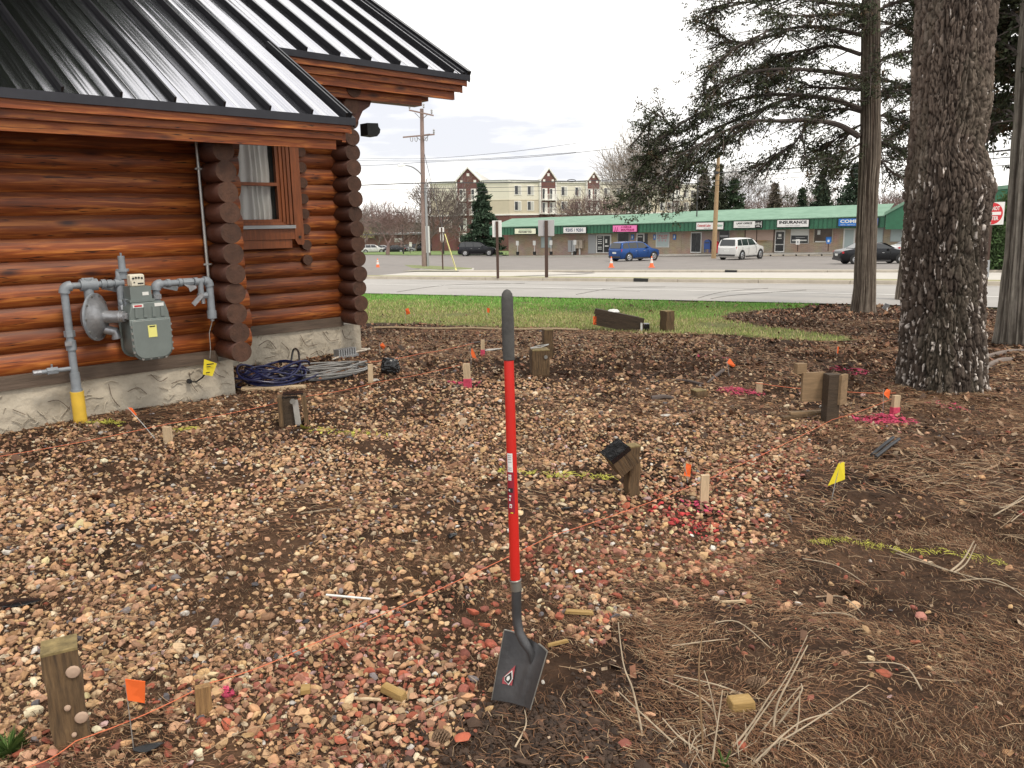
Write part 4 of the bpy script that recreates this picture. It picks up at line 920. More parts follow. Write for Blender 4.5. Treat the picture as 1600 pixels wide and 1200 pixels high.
# ================================================================== YARD: things
def ground_at(px, py): g = G(px, py); return Vector((g[0], g[1], float(hz(g[0], g[1]))))
def scale_at(p): v = np.array(p) - ORG; return F / (v @ _fw)      # pixels per metre
def squarepost(name, px, pyb, pyt, wpx, label, cat='post', group=None, rz=.6, m=MPOST, topm=MPOSTEND, sink=.05, depth=1.0, lean=(0, 0)):
    p = ground_at(px, pyb); k = scale_at(p); h = (pyb - pyt) / k * 1.03; w = wpx / k / (abs(math.cos(rz)) + abs(math.sin(rz)) * depth)
    t = thing(name, p, label, cat, group, rz); t.rotation_euler = (lean[0], lean[1], rz)
    mb = MB(); n = 6
    for j in range(n + 1):
        z = -sink + (h + sink) * j / n; e = .004 * math.sin(j * 2.1 + px)
        for (sx_, sy_) in ((-1, -1), (1, -1), (1, 1), (-1, 1)): mb.v.append((sx_ * w / 2 + e, sy_ * w * depth / 2 - e, z))
    for j in range(n):
        for i in range(4): mb.f.append((j * 4 + i, j * 4 + (i + 1) % 4, j * 4 + 4 + (i + 1) % 4, j * 4 + 4 + i))
    b = mb.build('shaft', m, t); bv = b.modifiers.new('b', 'BEVEL'); bv.width = w * .04; bv.segments = 1
    tp = MB(); tp.box((0, 0, 0), (w * 1.005, w * depth * 1.005, .008)).build('end_grain_top', topm, t, loc=(.004 * math.sin(6 * 2.1 + px), -.004 * math.sin(12.6 + px), h + .002))
    return t, p, w, h
PG = 'weathered timber posts left in the yard'
t, p, w, h = squarepost('timber_post', 113, 1155, 1004, 66, 'weathered square timber post with mossy top at the front left corner', group=PG, rz=.5)
for (dx, dz, r) in ((.30, .78, .021), (.36, .28, .020), (.02, .42, .010), (.1, .12, .008)): MB().lathe([(0, 0), (.002, r * .7), (.006, r), (.012, r * .8), (.016, 0)], (0, 0, 0), (0, -1, 0), 12).build('dried_mud_splat', mat('mud_splat', (.42, .30, .22), .9) if 'mud_splat' not in bpy.data.materials else bpy.data.materials['mud_splat'], t, loc=(w * dx, -w / 2 + .002, h * dz), smooth=True)
# pair of offcuts with a galvanised bracket
p = ground_at(461, 662); k = scale_at(p); t = thing('post_stub', p, 'short post stub between two light boards with a galvanised strap', 'post', PG, .25)
hh = 48 / k
MB().box((0, 0, hh / 2 - .02), (.035, .12, hh + .04)).build('side_board', MSTAKE, t, loc=(-20 / k, 0, 0)).data.materials[0] = MPOST
MB().box((0, 0, hh / 2 - .02), (.035, .12, hh + .04), Euler((0, -.06, 0)).to_matrix()).build('side_board', MPOST, t, loc=(17 / k, 0, 0))
MB().box((0, 0, hh / 2 - .02), (.13, .10, hh)).build('core_post', MDPLANK, t, loc=(-6 / k, .02, 0))
MB().box((0, 0, hh / 2 - .01), (.045, .012, hh * .85), Euler((0, -.07, 0)).to_matrix()).build('galvanised_strap', MCOND, t, loc=(4 / k, -.06, 0)); MB().cyl((0, 0, 0), (0, -.02, 0), .022, 12).build('eye_bolt', MBOLT, t, loc=(-1 / k, -.06, hh * .85))
MB().box((0, 0, 0), (.16, .09, .012)).build('torn_felt', MPLASTIC, t, loc=(0, 0, hh + .015))
# leaning box on a post
t, p, w, h = squarepost('timber_post', 987, 772, 696, 24, 'timber post carrying a tilted open wooden box near the middle of the yard', group=PG, rz=.35)
k = scale_at(p)
bx = thing('wooden_box', p + Vector((-20 / k, -.05, 62 / k)), 'small wooden box with dark open top tilted against a post', 'box', None, .2); bx.rotation_euler = (.15, -.62, .25)
for c_, d_ in (((0, -.06, 0), (.13, .014, .12)), ((0, .06, 0), (.13, .014, .12)), ((-.06, 0, 0), (.014, .106, .12)), ((.06, 0, 0), (.014, .106, .12)), ((0, 0, -.053), (.106, .106, .012))): MB().box((0, 0, 0), d_).build('box_side', MPOST, bx, loc=c_)
MB().box((0, 0, 0), (.135, .14, .03)).build('dark_rim', MPLASTIC, bx, loc=(0, 0, .062))
# post with two boards and a block (right)
p = ground_at(1296, 655); k = scale_at(p); t = thing('sign_stub', p, 'dark leg post holding two cut plywood boards near the big pine', 'post', PG, .15)
MB().box((0, 0, 0), (20 / k, .09, 80 / k)).build('shaft', MDPLANK, t, loc=(0, 0, 37 / k)); MB().box((0, 0, 0), (9 / k, .07, 78 / k)).build('pale_edge_board', MPOST, t, loc=(9 / k, .02, 38 / k))
MBRD = mat('weathered_plywood', (.30, .20, .11), .85, vary=.4, vscale=5, stretch=(1, 8, 8), bump=.3)
MB().box((0, 0, 0), (36 / k, .03, 46 / k)).build('sign_board', MBRD, t, loc=(-24 / k, .07, 55 / k)); MB().box((0, 0, 0), (18 / k, .03, 47 / k), Euler((0, 0, .5)).to_matrix()).build('sign_board', MBRD, t, loc=(15 / k, -.03, 53 / k))
MB().box((0, 0, 0), (16 / k, .06, 16 / k)).build('block', MBRD, t, loc=(-43 / k, .10, 84 / k)); MB().box((0, 0, 0), (60 / k, .05, 4 / k)).build('cross_board', MBRD, t, loc=(-25 / k, .12, 12 / k))
MB().prism([(-.2, 0), (.16, .03), (.14, .05), (-.2, .02)], -.03, .03, lambda x, z, y: (x, y, z)).build('fallen_strip', MPOST, t, loc=(-30 / k, .1, .02))
t, p, w, h = squarepost('timber_post', 843, 584, 545, 31, 'squat timber post with loose wire loop on its top', group=PG, rz=.15)
MB().tube([(-.1, -.03, h + .02), (0, -.06, h + .03), (.1, 0, h + .05), (-.02, .03, h + .03), (-.1, -.02, h + .02)], .006, 6).build('wire_loop', MCOND, t); MB().cyl((0, 0, 0), (0, -.012, 0), .02, 10).build('bolt', MBOLT, t, loc=(.05, -w / 2, h * .75))
squarepost('timber_post', 856, 560, 516, 17, 'taller narrow timber post just behind the squat post', group=PG, rz=.2)
squarepost('timber_post', 1042, 517, 486, 22, 'cut timber post standing at the edge of the lawn', group=PG, rz=.5)
squarepost('timber_post', 1092, 618, 607, 24, 'low sawn-off post stump flush with the mulch', group=PG, rz=.3)
# fallen dark plank box by the lawn
p = ground_at(970, 517); k = scale_at(p); t = thing('fallen_sign', p, 'dark wooden sign box lying tilted at the lawn edge', 'sign', None, -.05)
Rr = Euler((.15, .2, 0)).to_matrix()
for i in range(3): MB().box((0, 0, 0), (78 / k, .05, 8.2 / k)).build('plank', MDPLANK, t, loc=(-3 / k, -.03, (7 + i * 8.6) / k)).rotation_euler = (0, .21, 0)
MB().box((0, 0, 0), (12 / k, .16, 11 / k)).build('end_block', MPLASTIC, t, loc=(38 / k, .03, 6 / k)); MB().box((0, 0, 0), (3 / k, .03, 15 / k)).build('white_slat', MPALE, t, loc=(31 / k, -.07, 6 / k)); MB().box((0, 0, 0), (70 / k, .25, .02)).build('top_board', MDPLANK, t, loc=(-4 / k, .12, 26 / k)).rotation_euler = (0, .21, 0)
MB().lathe([(0, .09), (.02, .10), (.05, .07), (.06, 0)], (0, 0, 0), (0, 0, 1), 12).build('white_cap', MWHITE, t, loc=(-11 / k, .1, 28 / k), smooth=True)
MB().box((0, 0, 0), (.05, .01, .13)).build('orange_tape', MORANGE, t, loc=(-41 / k, -.05, 18 / k))
# survey stakes
SG = 'pale wooden survey stakes'
def stake(px, pb, pt, wpx, label, pink=False, hub=False):
    p = ground_at(px, pb); k = scale_at(p); h = (pb - pt) / k * 1.03; w = wpx / k; t = thing('survey_stake', p, label, 'stake', SG, rnd.uniform(-.3, .3)); t.rotation_euler.y = rnd.uniform(-.04, .04)
    if pink: MB().box((0, 0, h * .18), (w * 1.1, w * .75, h * .42)).build('pink_painted_foot', MPINK, t); MB().box((0, 0, h * .69), (w, w * .6, h * .6)).build('stake', MSTAKE, t)
    else: MB().box((0, 0, h * .46), (w, w * (.6 if not hub else 1.), h * 1.08), top=(.97, .97)).build('stake', MSTAKE, t)
    return t
stake(263, 688, 663, 12, 'pale survey stake in front of the stucco foundation by the orange string')
tt = stake(320, 1126, 1079, 23, 'split stubby stake under the orange string at the front left'); [c_.data.materials.__setitem__(0, mat('split_stake_wood', (.46, .27, .11), .8, vary=.6, vscale=4, vcol=(.16, .09, .04), stretch=(25, 25, 1), bump=.6)) for c_ in tt.children]; tt.rotation_euler.z = .5
stake(579, 595, 566, 8, 'thin survey stake beside the crumpled black bag')
stake(731, 606, 568, 10, 'survey stake with hot pink painted foot behind the shovel', True); stake(754, 557, 532, 6, 'small faded red and pink stake left of the shovel grip', True)
stake(1100, 784, 739, 13, 'pale survey stake right of the tilted box with pink specks below'); stake(1186, 614, 598, 10, 'short survey stake beside the pink splash in the mulch'); stake(1398, 643, 613, 11, 'survey stake standing in pink paint next to the big pine', True)
# flags
FG = 'small orange marking flags'
def flag(px, pb, ptop, w, h, label, dx=0, m=MORANGE, shape=None, grp=FG, cat='marking flag'):
    p = ground_at(px, pb); k = scale_at(p); t = thing('marking_flag', p, label, cat, grp); H_ = (pb - ptop) / k
    MB().tube([(0, 0, -.02), (dx / k * .5, .0, H_ * .5), (dx / k, 0, H_)], .0016 if k > 300 else .003, 5).build('wire_stem', MCOND, t, smooth=True)
    sh = shape or [(0, 0), (.95, -.06), (.75, -1), (.0, -.86)]; mb = MB(); n = len(sh); N = 6
    pts = [(a * w / k, .012 * math.sin(a * 4), b * h / k) for a, b in sh]; th = .0012
    mb.add([(x, y - th, z) for x, y, z in pts] + [(x, y + th, z) for x, y, z in pts], [tuple(range(n)), tuple(range(2 * n - 1, n - 1, -1))] + [(i, i + n, (i + 1) % n + n, (i + 1) % n) for i in range(n)])
    mb.build('flag', m, t, loc=(dx / k, 0, H_)); return t
flag(210, 1180, 1056, 34, 42, 'large orange flag on a wire stem over dark soil, front left')
flag(247, 686, 632, 14, 14, 'orange flag on a leaning wire by the stucco foundation', dx=-42, shape=[(0, 0), (.4, -.1), (1, -.8), (.7, -1), (.1, -.3)])
flag(1076, 752, 720, 11, 21, 'orange flag just left of the tall pale stake', dx=-8, shape=[(.4, 0), (1, -.05), (.9, -1), (0, -.9)])
flag(1140, 592, 562, 14, 14, 'orange flag standing alone in the brown mulch', dx=-6, shape=[(0, -.5), (.4, 0), (1, -.8), (.8, -1)]); flag(1380, 642, 600, 10, 16, 'orange flag beside the pink-footed stake at the big pine', dx=-2, shape=[(.6, 0), (1, -.1), (.9, -1), (0, -.5)])
flag(594, 555, 534, 9, 11, 'orange flag in the mulch beyond the cabin corner', shape=[(0, -.4), (.5, 0), (1, -.6), (.6, -1)]); flag(634, 505, 481, 8, 11, 'orange flag on the lawn nearest the cabin', shape=[(0, -.2), (.6, 0), (1, -.8), (.2, -1)])
flag(761, 498, 481, 5, 8, 'tiny orange flag on the lawn just left of the shovel grip'); flag(736, 572, 543, 9, 17, 'ragged orange flag behind the pink-footed stake', shape=[(.2, 0), (.6, -.4), (1, -1), (.3, -.9), (0, -.5)])
flag(1307, 556, 541, 3, 12, 'faint orange flag near the lawn tip by the big pine')
flag(1299, 775, 714, 28, 36, 'yellow pennant flag right of the stakes', dx=10, m=MYEL, shape=[(-.1, -.02), (.28, 0), (.38, -.78), (-.62, -1.02)], grp=None)
# strings
def string(pts, label, r=.0017, z=.06):
    P = [G(x, y, zz) for x, y, zz in pts]; out = []
    for a, b in zip(P[:-1], P[1:]):
        for i in range(8): q = a + (b - a) * i / 8; q = q.copy(); q[2] -= .012 * math.sin(math.pi * i / 8); out.append(tuple(q))
    out.append(tuple(P[-1])); o = MB().tube(out, r, 5).build('string_line', MSTRING, None, smooth=True); return tag(o, label, 'string')
string([(40, 1200, .07), (118, 1158, .06), (325, 1068, .085), (480, 1010, .05), (860, 838, .04), (1098, 752, .06), (1300, 656, .05), (1396, 622, .1)], 'orange string line running diagonally from the front post to the big pine')
string([(-30, 718, .1), (263, 662, .16), (440, 628, .16), (480, 619, .14), (590, 597, .1), (720, 570, .1)], 'orange string line parallel to the cabin foundation', .0022)
string([(575, 566, .1), (655, 553, .1), (740, 536, .08)], 'short orange string line passing behind the black bag', .003)
string([(1180, 598, .1), (1290, 609, .08), (1400, 614, .08)], 'orange string line behind the plywood boards', .003)

# ------------------------------------------------------------------ shovel
sp = at(815, 1085, 2.42); sh = thing('shovel', (sp[0], sp[1], 0), 'square shovel with red shaft standing upright in the soil', 'shovel')
def S(px, py, Y=2.42): q = at(px, py, Y); return Vector((q[0] - sp[0], q[1] - sp[1], q[2]))
a, b, c_ = S(792, 452, 2.50), S(795, 562, 2.485), S(805, 905, 2.44)
dirh = (b - a).normalized()
MB().lathe([(0, .003), (.004, .010), (.014, .0165), (.03, .0185), (.12, .0195), ((b - a).length, .0185), ((b - a).length + .002, .0165)], a, dirh, 24).build('rubber_grip', MGRIP, sh, smooth=True)
MB().tube([b, b.lerp(c_, .33), b.lerp(c_, .66), c_], [.0158, .0162, .0165, .0168], 24).build('fibreglass_shaft', MSHRED, sh, smooth=True)
c2 = S(807, 922, 2.438); MB().tube([c_, c2], .0185, 20).build('ferrule', MFERR, sh, smooth=True); MB().lathe([(0, .0185), (.002, .0205), (.005, .0205), (.007, .0185)], c_, (c2 - c_).normalized(), 20).build('ferrule_rim', MFERR, sh, smooth=True)
neck = [c2, S(807, 950, 2.436), S(808, 972, 2.432), S(812, 990, 2.42), S(820, 1005, 2.405), S(830, 1020, 2.395), S(832, 1048, 2.39)]
MB().tube(neck, [.0165, .0165, .0160, .0155, .0155, .013, .005], 20).build('socket_neck', MSTEEL, sh, smooth=True)
# blade: 4 measured corners, curved across its width
TL, TR, BL, BR = S(788, 984, 2.46), S(855, 1019, 2.34), S(772, 1072, 2.43), S(833, 1094, 2.315)
BL = TL + (BL - TL) * 1.25; BR = TR + (BR - TR) * 1.2
nb = (TR - TL).cross(BL - TL).normalized(); nb = -nb if nb.y > 0 else nb     # faces the camera
def blade_pt(u, v, o=0): 
    e = abs(2 * u - 1); dish = -.028 * (1 - e ** 2.2) * (1 - .35 * v); return TL.lerp(TR, u).lerp(BL.lerp(BR, u), v) + nb * (dish + o)
mb = MB(); NU, NV = 24, 16
for o_ in (0, -.0022):
    for j in range(NV + 1):
        for i in range(NU + 1): mb.v.append(tuple(blade_pt(i / NU, j / NV, o_ + .004 * math.exp(-((i / NU - .62) / .07) ** 2) * (1 - j / NV * .6))))
q_ = (NU + 1) * (NV + 1)
for j in range(NV):
    for i in range(NU): a_ = j * (NU + 1) + i; mb.f.append((a_, a_ + 1, a_ + NU + 2, a_ + NU + 1)); mb.f.append((a_ + q_, a_ + q_ + NU + 1, a_ + q_ + NU + 2, a_ + q_ + 1))
mb.build('blade', MSTEEL, sh, smooth=True)
edge = [blade_pt(0, j / 10, 0) for j in range(11)]; MB().tube(edge, .0016, 6).build('worn_edge', MFERR, sh); MB().tube([blade_pt(1, j / 10, 0) for j in range(11)], .0022, 6).build('worn_edge', MFERR, sh)
MB().tube([blade_pt(i / 20, 0, -.001) for i in range(8)], .003, 6).build('foot_step', MFERR, sh); MB().tube([blade_pt(i / 20, 0, -.001) for i in range(14, 21)], .003, 6).build('foot_step', MFERR, sh)
def decal(uv, o, name, m):
    pts = [blade_pt(u, v, o) for u, v in uv]; mb = MB(); n = len(pts); mb.add([tuple(p) for p in pts] + [tuple(p - nb * .0015) for p in pts], [tuple(range(n)), tuple(range(2 * n - 1, n - 1, -1))] + [(i, i + n, (i + 1) % n + n, (i + 1) % n) for i in range(n)]); mb.build(name, m, sh)
decal([(.15, .66), (.34, .44), (.37, .74), (.16, .74)], .006, 'red_sticker', mat('faded_red_sticker', (.33, .06, .07), .6)); decal([(.19, .63), (.31, .52), (.36, .64), (.31, .74), (.20, .69)], .0085, 'sticker_border', MPALE); decal([(.205, .635), (.305, .545), (.345, .64), (.30, .72), (.215, .68)], .0105, 'black_emblem', MBLACK); decal([(.25, .625), (.29, .60), (.315, .64), (.29, .68), (.25, .665)], .0125, 'emblem_mark', MPALE)
# labels on the shaft, curved round it
def wrap(y0, y1, th0, th1, name, m, r=.0172):
    mb = MB(); n = 8
    for py in (y0, y1):
        t_ = (py - 562) / (905 - 562); cc = b.lerp(c_, t_)
        for i in range(n + 1): th = th0 + (th1 - th0) * i / n; mb.v.append(tuple(cc + Vector((math.sin(th) * r, -math.cos(th) * r, 0))))
    for i in range(n): mb.f.append((i, i + n + 1, i + n + 2, i + 1))
    return mb.build(name, m, sh, smooth=True)
wrap(703, 732, -.95, .15, 'white_label', MPALE); wrap(732, 797, -1.2, .35, 'maker_label', mat('dark_red_label', (.26, .015, .03), .4), .0171)
for yy in (706, 709, 712, 716, 725, 728): wrap(yy, yy + 1.2, -.75, -.05, 'label_print', MGREY, .01735)
for (yy, w_) in ((736, 3), (740, 2.5), (743, 2)): wrap(yy, yy + w_, -.8, -.15, 'label_stripe', MPALE, .01735)
for (yy, w_, t0, t1, m_) in ((757, 7, -.9, .05, MBLACK), (759, 3, -.8, -.5, MPALE), (768, 3, -.7, -.3, MPALE), (773, 4, -.75, -.45, MPALE), (782, 6, -.7, -.2, MPALE), (784, 3, -.6, -.3, MRED), (795, 1.5, -.5, -.0, MYEL)): wrap(yy, yy + w_, t0, t1, 'label_mark', m_, .0175)

# ------------------------------------------------------------------ hoses beside the foundation
def coil(name, cx, cy, rx, ry, n, r, m, label, seed, h=.12, rot=0., ends=None):
    R2 = random.Random(seed); c = ground_at(cx, cy); root = thing(name, c, label, 'hose', None, rot); pts = []; L_ = n * 26
    px_ = [R2.uniform(0, 6.28) for _ in range(4)]
    for i in range(L_):
        t = i / 26 * 2 * math.pi; kx = 1 + .20 * math.sin(t * .37 + px_[0]) + .12 * math.sin(t * .9 + px_[1]); ky = 1 + .24 * math.sin(t * .31 + px_[2]) + .1 * math.sin(t * .8)
        pts.append((math.cos(t) * rx * kx + .05 * math.sin(t * .21 + px_[3]), math.sin(t) * ry * ky + .04 * math.sin(t * .17), .02 + h * (i / L_) * (.45 + .55 * math.sin(t * 1.0 + t * .13) ** 2)))
    MB().tube(pts, r, 8).build('hose_coil', m, root, smooth=True); return root
coil('garden_hose', 430, 598, .32, .27, 11, .0105, MHOSEB, 'dark blue hose in a tangled heap at the cabin corner', 3, .22, .75)
h2 = coil('garden_hose', 510, 584, .44, .26, 8, .0095, MHOSEG, 'grey hose in loose loops against the recessed foundation', 5, .10, .85)
g0 = ground_at(512, 588); loop = [ground_at(440, 606) - g0 + Vector((0, 0, .03)), ground_at(455, 590) - g0 + Vector((0, 0, .12)), ground_at(462, 585) - g0 + Vector((0, 0, .26)), ground_at(470, 590) - g0 + Vector((0, 0, .27)), ground_at(472, 600) - g0 + Vector((0, 0, .15)), ground_at(480, 605) - g0 + Vector((0, 0, .04)), ground_at(520, 600) - g0 + Vector((0, 0, .03)), ground_at(560, 592) - g0 + Vector((0, 0, .03))]
loop = [tuple(Matrix.Rotation(-.85, 3, 'Z') @ Vector(p)) for p in loop]
MB().tube(spath(loop, 6), .011, 8).build('hose_end', MHOSEK, h2, smooth=True)
pts = [ground_at(*q) + Vector((0, 0, .03)) for q in ((520, 566), (548, 556), (573, 552), (577, 549), (573, 547), (545, 551), (520, 553))]
o = MB().tube(spath(pts, 4), .012, 8).build('pale_hose_end', mat('beige_hose', (.52, .46, .38), .5), None, smooth=True); tag(o, 'beige hose end bent into a hook beside the foundation corner', 'hose')
p = ground_at(540, 560); gr = thing('drain_grate', p, 'grey corrugated plastic drain piece leaning on the recessed foundation', 'drain piece', None, .9)
for i in range(8): MB().box((0, 0, 0), (.02, .10, .09)).build('rib', MGREY, gr, loc=(-.13 + i * .036, 0, .07))
MB().box((0, 0, 0), (.32, .12, .03)).build('base', MGREY, gr, loc=(0, 0, .02))
p = ground_at(430, 606); o = MB().box((0, 0, 0), (.62, .08, .03)).build('loose_board', MSTAKE, None, loc=p + Vector((0, -.04, .02))); o.rotation_euler = (0, 0, .1); tag(o, 'narrow pale board under the blue hose', 'board')
# crumpled black bag
p = ground_at(611, 583); V_, F_ = icos(3); V_ = V_ * np.array([.17, .13, .12]); 
for _ in range(60):
    d = rng.normal(size=3); d /= np.linalg.norm(d); k_ = V_ @ d; V_ = V_ - np.outer(np.maximum(k_ - rng.uniform(.08, .14), 0) * .8, d)
V_ = V_ * (1 + rng.normal(0, .03, (len(V_), 1))); V_[:, 2] += .07
o = npmesh('black_bag', V_, F_, MPLASTIC, col=None); o.location = p; tag(o, 'crumpled shiny black plastic bag on the mulch', 'bag')
# long thin edging strip across the mulch
a_, b_ = ground_at(585, 514.5), ground_at(905, 518.5); o = MB().tube([tuple(a_.lerp(b_, i / 8) + Vector((0, 0, .03 + .01 * math.sin(i * 2)))) for i in range(9)], .022, 5).build('edging_strip', MSTAKE, None); tag(o, 'long pale edging strip lying across the far mulch', 'edging')
# small debris
def debris(name, px, py, dims, rz, m, label, cat, tilt=(0, 0), up=.5, tex=None, sh_=None, grp=None):
    p = ground_at(px, py); mb = MB()
    if m in (MPLASTIC, MBRK, MPALE, MCONC):
        vv = libA[rnd.randrange(len(libA))]; vv = vv / np.abs(vv).max(0) * np.array(dims) / 2; mb.v = [tuple(float(c) for c in v) for v in vv]; mb.f = [tuple(int(i) for i in f) for f in FA]
    else: mb.box((0, 0, 0), dims, top=(.9, .93))
    o = mb.build(name, m, None, loc=p + Vector((0, 0, dims[2] * up + .012))); o.rotation_euler = (tilt[0], tilt[1], rz)
    bv = o.modifiers.new('b', 'BEVEL'); bv.width = min(dims) * .12; bv.segments = 2; return tag(o, label, cat, grp)
MYW = mat('yellow_split_wood', (.42, .28, .11), .8, vary=.5, vscale=6, vcol=(.28, .17, .05), stretch=(1, 10, 10), bump=.5)
MBRK = mat('broken_brick', (.50, .13, .07), .9, vary=.35, vscale=20, bump=.5)
debris('wood_chunk', 615, 1083, (.10, .032, .030), -.55, MYW, 'yellowish split wood chunk left of the shovel blade', 'wood chunk', (.1, .12)); debris('wood_chunk', 478, 1086, (.035, .042, .018), .2, MYW, 'small square wood chip in the red gravel', 'wood chunk')
debris('wood_chunk', 1157, 1112, (.085, .055, .035), .15, MYW, 'sawn yellow block among the dead stems', 'wood chunk'); debris('wood_splinter', 567, 1093, (.13, .012, .006), -.12, MSTAKE, 'flat wood splinter in the red gravel', 'splinter')
debris('wood_splinter', 872, 1014, (.085, .016, .010), .25, MYW, 'yellow wood splinter just right of the shovel blade', 'splinter', (0, -.1)); debris('wood_splinter', 905, 963, (.12, .025, .014), -.15, MYW, 'tan bark strip in the gravel right of the shovel', 'splinter')
debris('wood_splinter', 1145, 933, (.12, .012, .008), .05, MSTAKE, 'pinkish splinter in the gravel right of the string', 'splinter')
debris('brick_chunk', 738, 963, (.060, .035, .030), -.5, MBRK, 'orange-red brick chunk left of the shovel neck', 'brick piece', (.3, .1)); debris('brick_chunk', 757, 984, (.05, .03, .02), -.3, MBRK, 'flatter brick fragment beside the brick chunk', 'brick piece')
debris('brick_chunk', 724, 1160, (.06, .045, .02), .3, MBRK, 'brick fragment near the pine cone', 'brick piece'); debris('brick_chunk', 905, 900, (.001 + .04, .03, .014), .3, MPALE, 'small white fragment right of the shaft', 'fragment')
o = MB().tube([tuple(ground_at(510, 938) + Vector((0, 0, .035))), tuple(ground_at(580, 940) + Vector((0, 0, .03)))], .005, 6).build('white_stick', MPALE, None); tag(o, 'straight whitish stick in the dark patch left of the shovel', 'stick')
debris('plastic_scrap', 708, 850, (.06, .05, .03), .4, MPLASTIC, 'black plastic scrap left of the red shaft', 'scrap'); debris('plastic_scrap', 478, 970, (.035, .03, .02), .2, MPLASTIC, 'black lump in the tan gravel', 'scrap'); debris('plastic_scrap', 28, 950, (.20, .10, .012), .1, MPLASTIC, 'exposed black weed fabric at the left edge', 'fabric'); debris('plastic_scrap', 884, 803, (.07, .03, .02), .2, MPLASTIC, 'black scrap right of the shaft near the tilted box', 'scrap'); debris('charred_wood', 232, 1186, (.11, .035, .03), .45, MPLASTIC, 'charred wood lump at the bottom left', 'wood')
MPIPE = mat('grey_conduit_piece', (.03, .032, .036), .5)
for i, (q0_, q1_, lb) in enumerate((((1362, 712), (1395, 690), 'bent black pipe offcut under the big pine'), ((1368, 716), (1404, 694), 'second pipe offcut lying alongside the bent one'))):
    a_, b_ = ground_at(*q0_), ground_at(*q1_); o = MB().tube([tuple(a_ + Vector((0, 0, .02))), tuple(a_.lerp(b_, .5) + Vector((.02, 0, .05))), tuple(b_ + Vector((0, 0, .04)))], .012, 8).build('pipe_offcut', MPIPE, None, smooth=True); tag(o, lb, 'pipe')
for i, (q0_, q1_, r_, lb) in enumerate((((1018, 625), (1052, 623), .025, 'short brown branch lying in the middle of the mulch'), ((1130, 585), (1105, 600), .02, 'forked yellowish branch near the low stump'), ((770, 535), (725, 540), .015, 'dead twig lying near the ragged flag'), ((1100, 605), (1050, 594), .015, 'flat dark branch behind the low stump'), ((1225, 793), (1238, 815), .008, 'stubby twig right of the tall pale stake'))):
    a_, b_ = ground_at(*q0_), ground_at(*q1_); o = MB().tube([tuple(a_ + Vector((0, 0, r_))), tuple(a_.lerp(b_, .5) + Vector((.01, 0, r_ * 1.6))), tuple(b_ + Vector((0, 0, r_)))], [r_, r_ * .9, r_ * .5], 7).build('fallen_branch', MTWIG2, None, smooth=True); tag(o, lb, 'branch')
for (px, py, dd, lb) in ((772, 548, (.25, .12, .03), 'flat grey stone slab left of the shovel grip'), (585, 593, (.14, .10, .02), 'pale slate fragment beside the thin stake'), (1042, 650, (.10, .07, .012), 'white rectangular tag lying in the mulch'), (1085, 760, (.04, .035, .02), 'white stone left of the tall pale stake')): debris('stone_slab', px, py, dd, rnd.uniform(-.3, .3), MCONC, lb, 'stone')
# pine cones
MCONE_P = mat('pine_cone_scale', (.16, .10, .06), .8)
for (px, py, lb) in ((690, 1158, 'pine cone resting beside the brick fragment'), (1180, 1081, 'pine cone above the sawn yellow block')):
    p = ground_at(px, py); t = thing('pine_cone', p + Vector((0, 0, .02)), lb, 'pine cone', 'pine cones'); mb = MB()
    for i in range(60):
        z = i / 60; a = i * 2.4; r = .018 * math.sin(math.pi * (.15 + z * .8)); c0 = Vector((z * .05 - .025, math.cos(a) * r, math.sin(a) * r + .002)); mb.box(tuple(c0), (.004, .011, .011), Euler((a, .6, 0)).to_matrix())
    mb.build('cone_scales', MCONE_P, t)
# dead stem clumps
def stems(name, loc_px, lines, label, cat, Y0=None, m=None):
    p = ground_at(*loc_px); t = thing(name, p, label, cat)
    for i, (pts, r) in enumerate(lines):
        base = ground_at(*pts[0]); out = []
        for j, (x_, y_) in enumerate(pts): out.append(tuple(Vector(at(x_, y_, base.y + (.03 * j))) - p))
        out = spath(out, 5); MB().tube(out, [r * (1 - .55 * j / (len(out) - 1)) for j in range(len(out))], 6).build('stem', m or MSTRAWM, t, smooth=True)
    return t
MSTRAWM = mat('dead_stem', (.50, .40, .28), .8, vary=.45, vscale=20, stretch=(1, 1, 1))
MSTRAWD = mat('brown_dead_stem', (.26, .16, .08), .8, vary=.4, vscale=20)
stems('dead_seedling', (1004, 1150), [([(1004, 1150), (998, 1118), (988, 1075), (976, 1045), (970, 1010), (966, 972)], .0036), ([(1057, 1165), (1030, 1140), (992, 1105), (966, 1080)], .0034)], 'tall pale dead stem bottom centre, bending left', 'dead plant')
stems('dead_seedling', (1098, 1163), [([(1098, 1163), (1095, 1110), (1092, 1050), (1094, 1015), (1098, 991)], .0036)], 'single brown upright dead stem right of the pale one', 'dead plant', m=MSTRAWD)
ls = []
for pts in ([(1113, 1190), (1120, 1140), (1129, 1078)], [(1122, 1140), (1110, 1080), (1100, 1047)], [(1145, 1168), (1175, 1130), (1208, 1078)], [(1150, 1175), (1180, 1130), (1228, 1060), (1262, 992)], [(1208, 1145), (1215, 1100), (1240, 1050), (1262, 1008)], [(1210, 1140), (1250, 1085), (1252, 1068)], [(1190, 1175), (1250, 1140), (1320, 1095), (1358, 1070)], [(1188, 1145), (1215, 1112), (1253, 1070)], [(1175, 1195), (1240, 1135), (1280, 1118), (1300, 1115)], [(1225, 1165), (1245, 1138), (1250, 1080)], [(1090, 1172), (1060, 1150), (1035, 1122)], [(1120, 1120), (1095, 1090), (1030, 1060)], [(1090, 1165), (1150, 1190), (1210, 1195)], [(1000, 1195), (1060, 1190), (1110, 1192)], [(1170, 1089), (1120, 1070), (1053, 1055)], [(900, 1175), (950, 1170), (1000, 1172)], [(930, 1190), (980, 1191), (1040, 1190)]): ls.append((pts, rnd.uniform(.0024, .0042)))
R3 = random.Random(11)
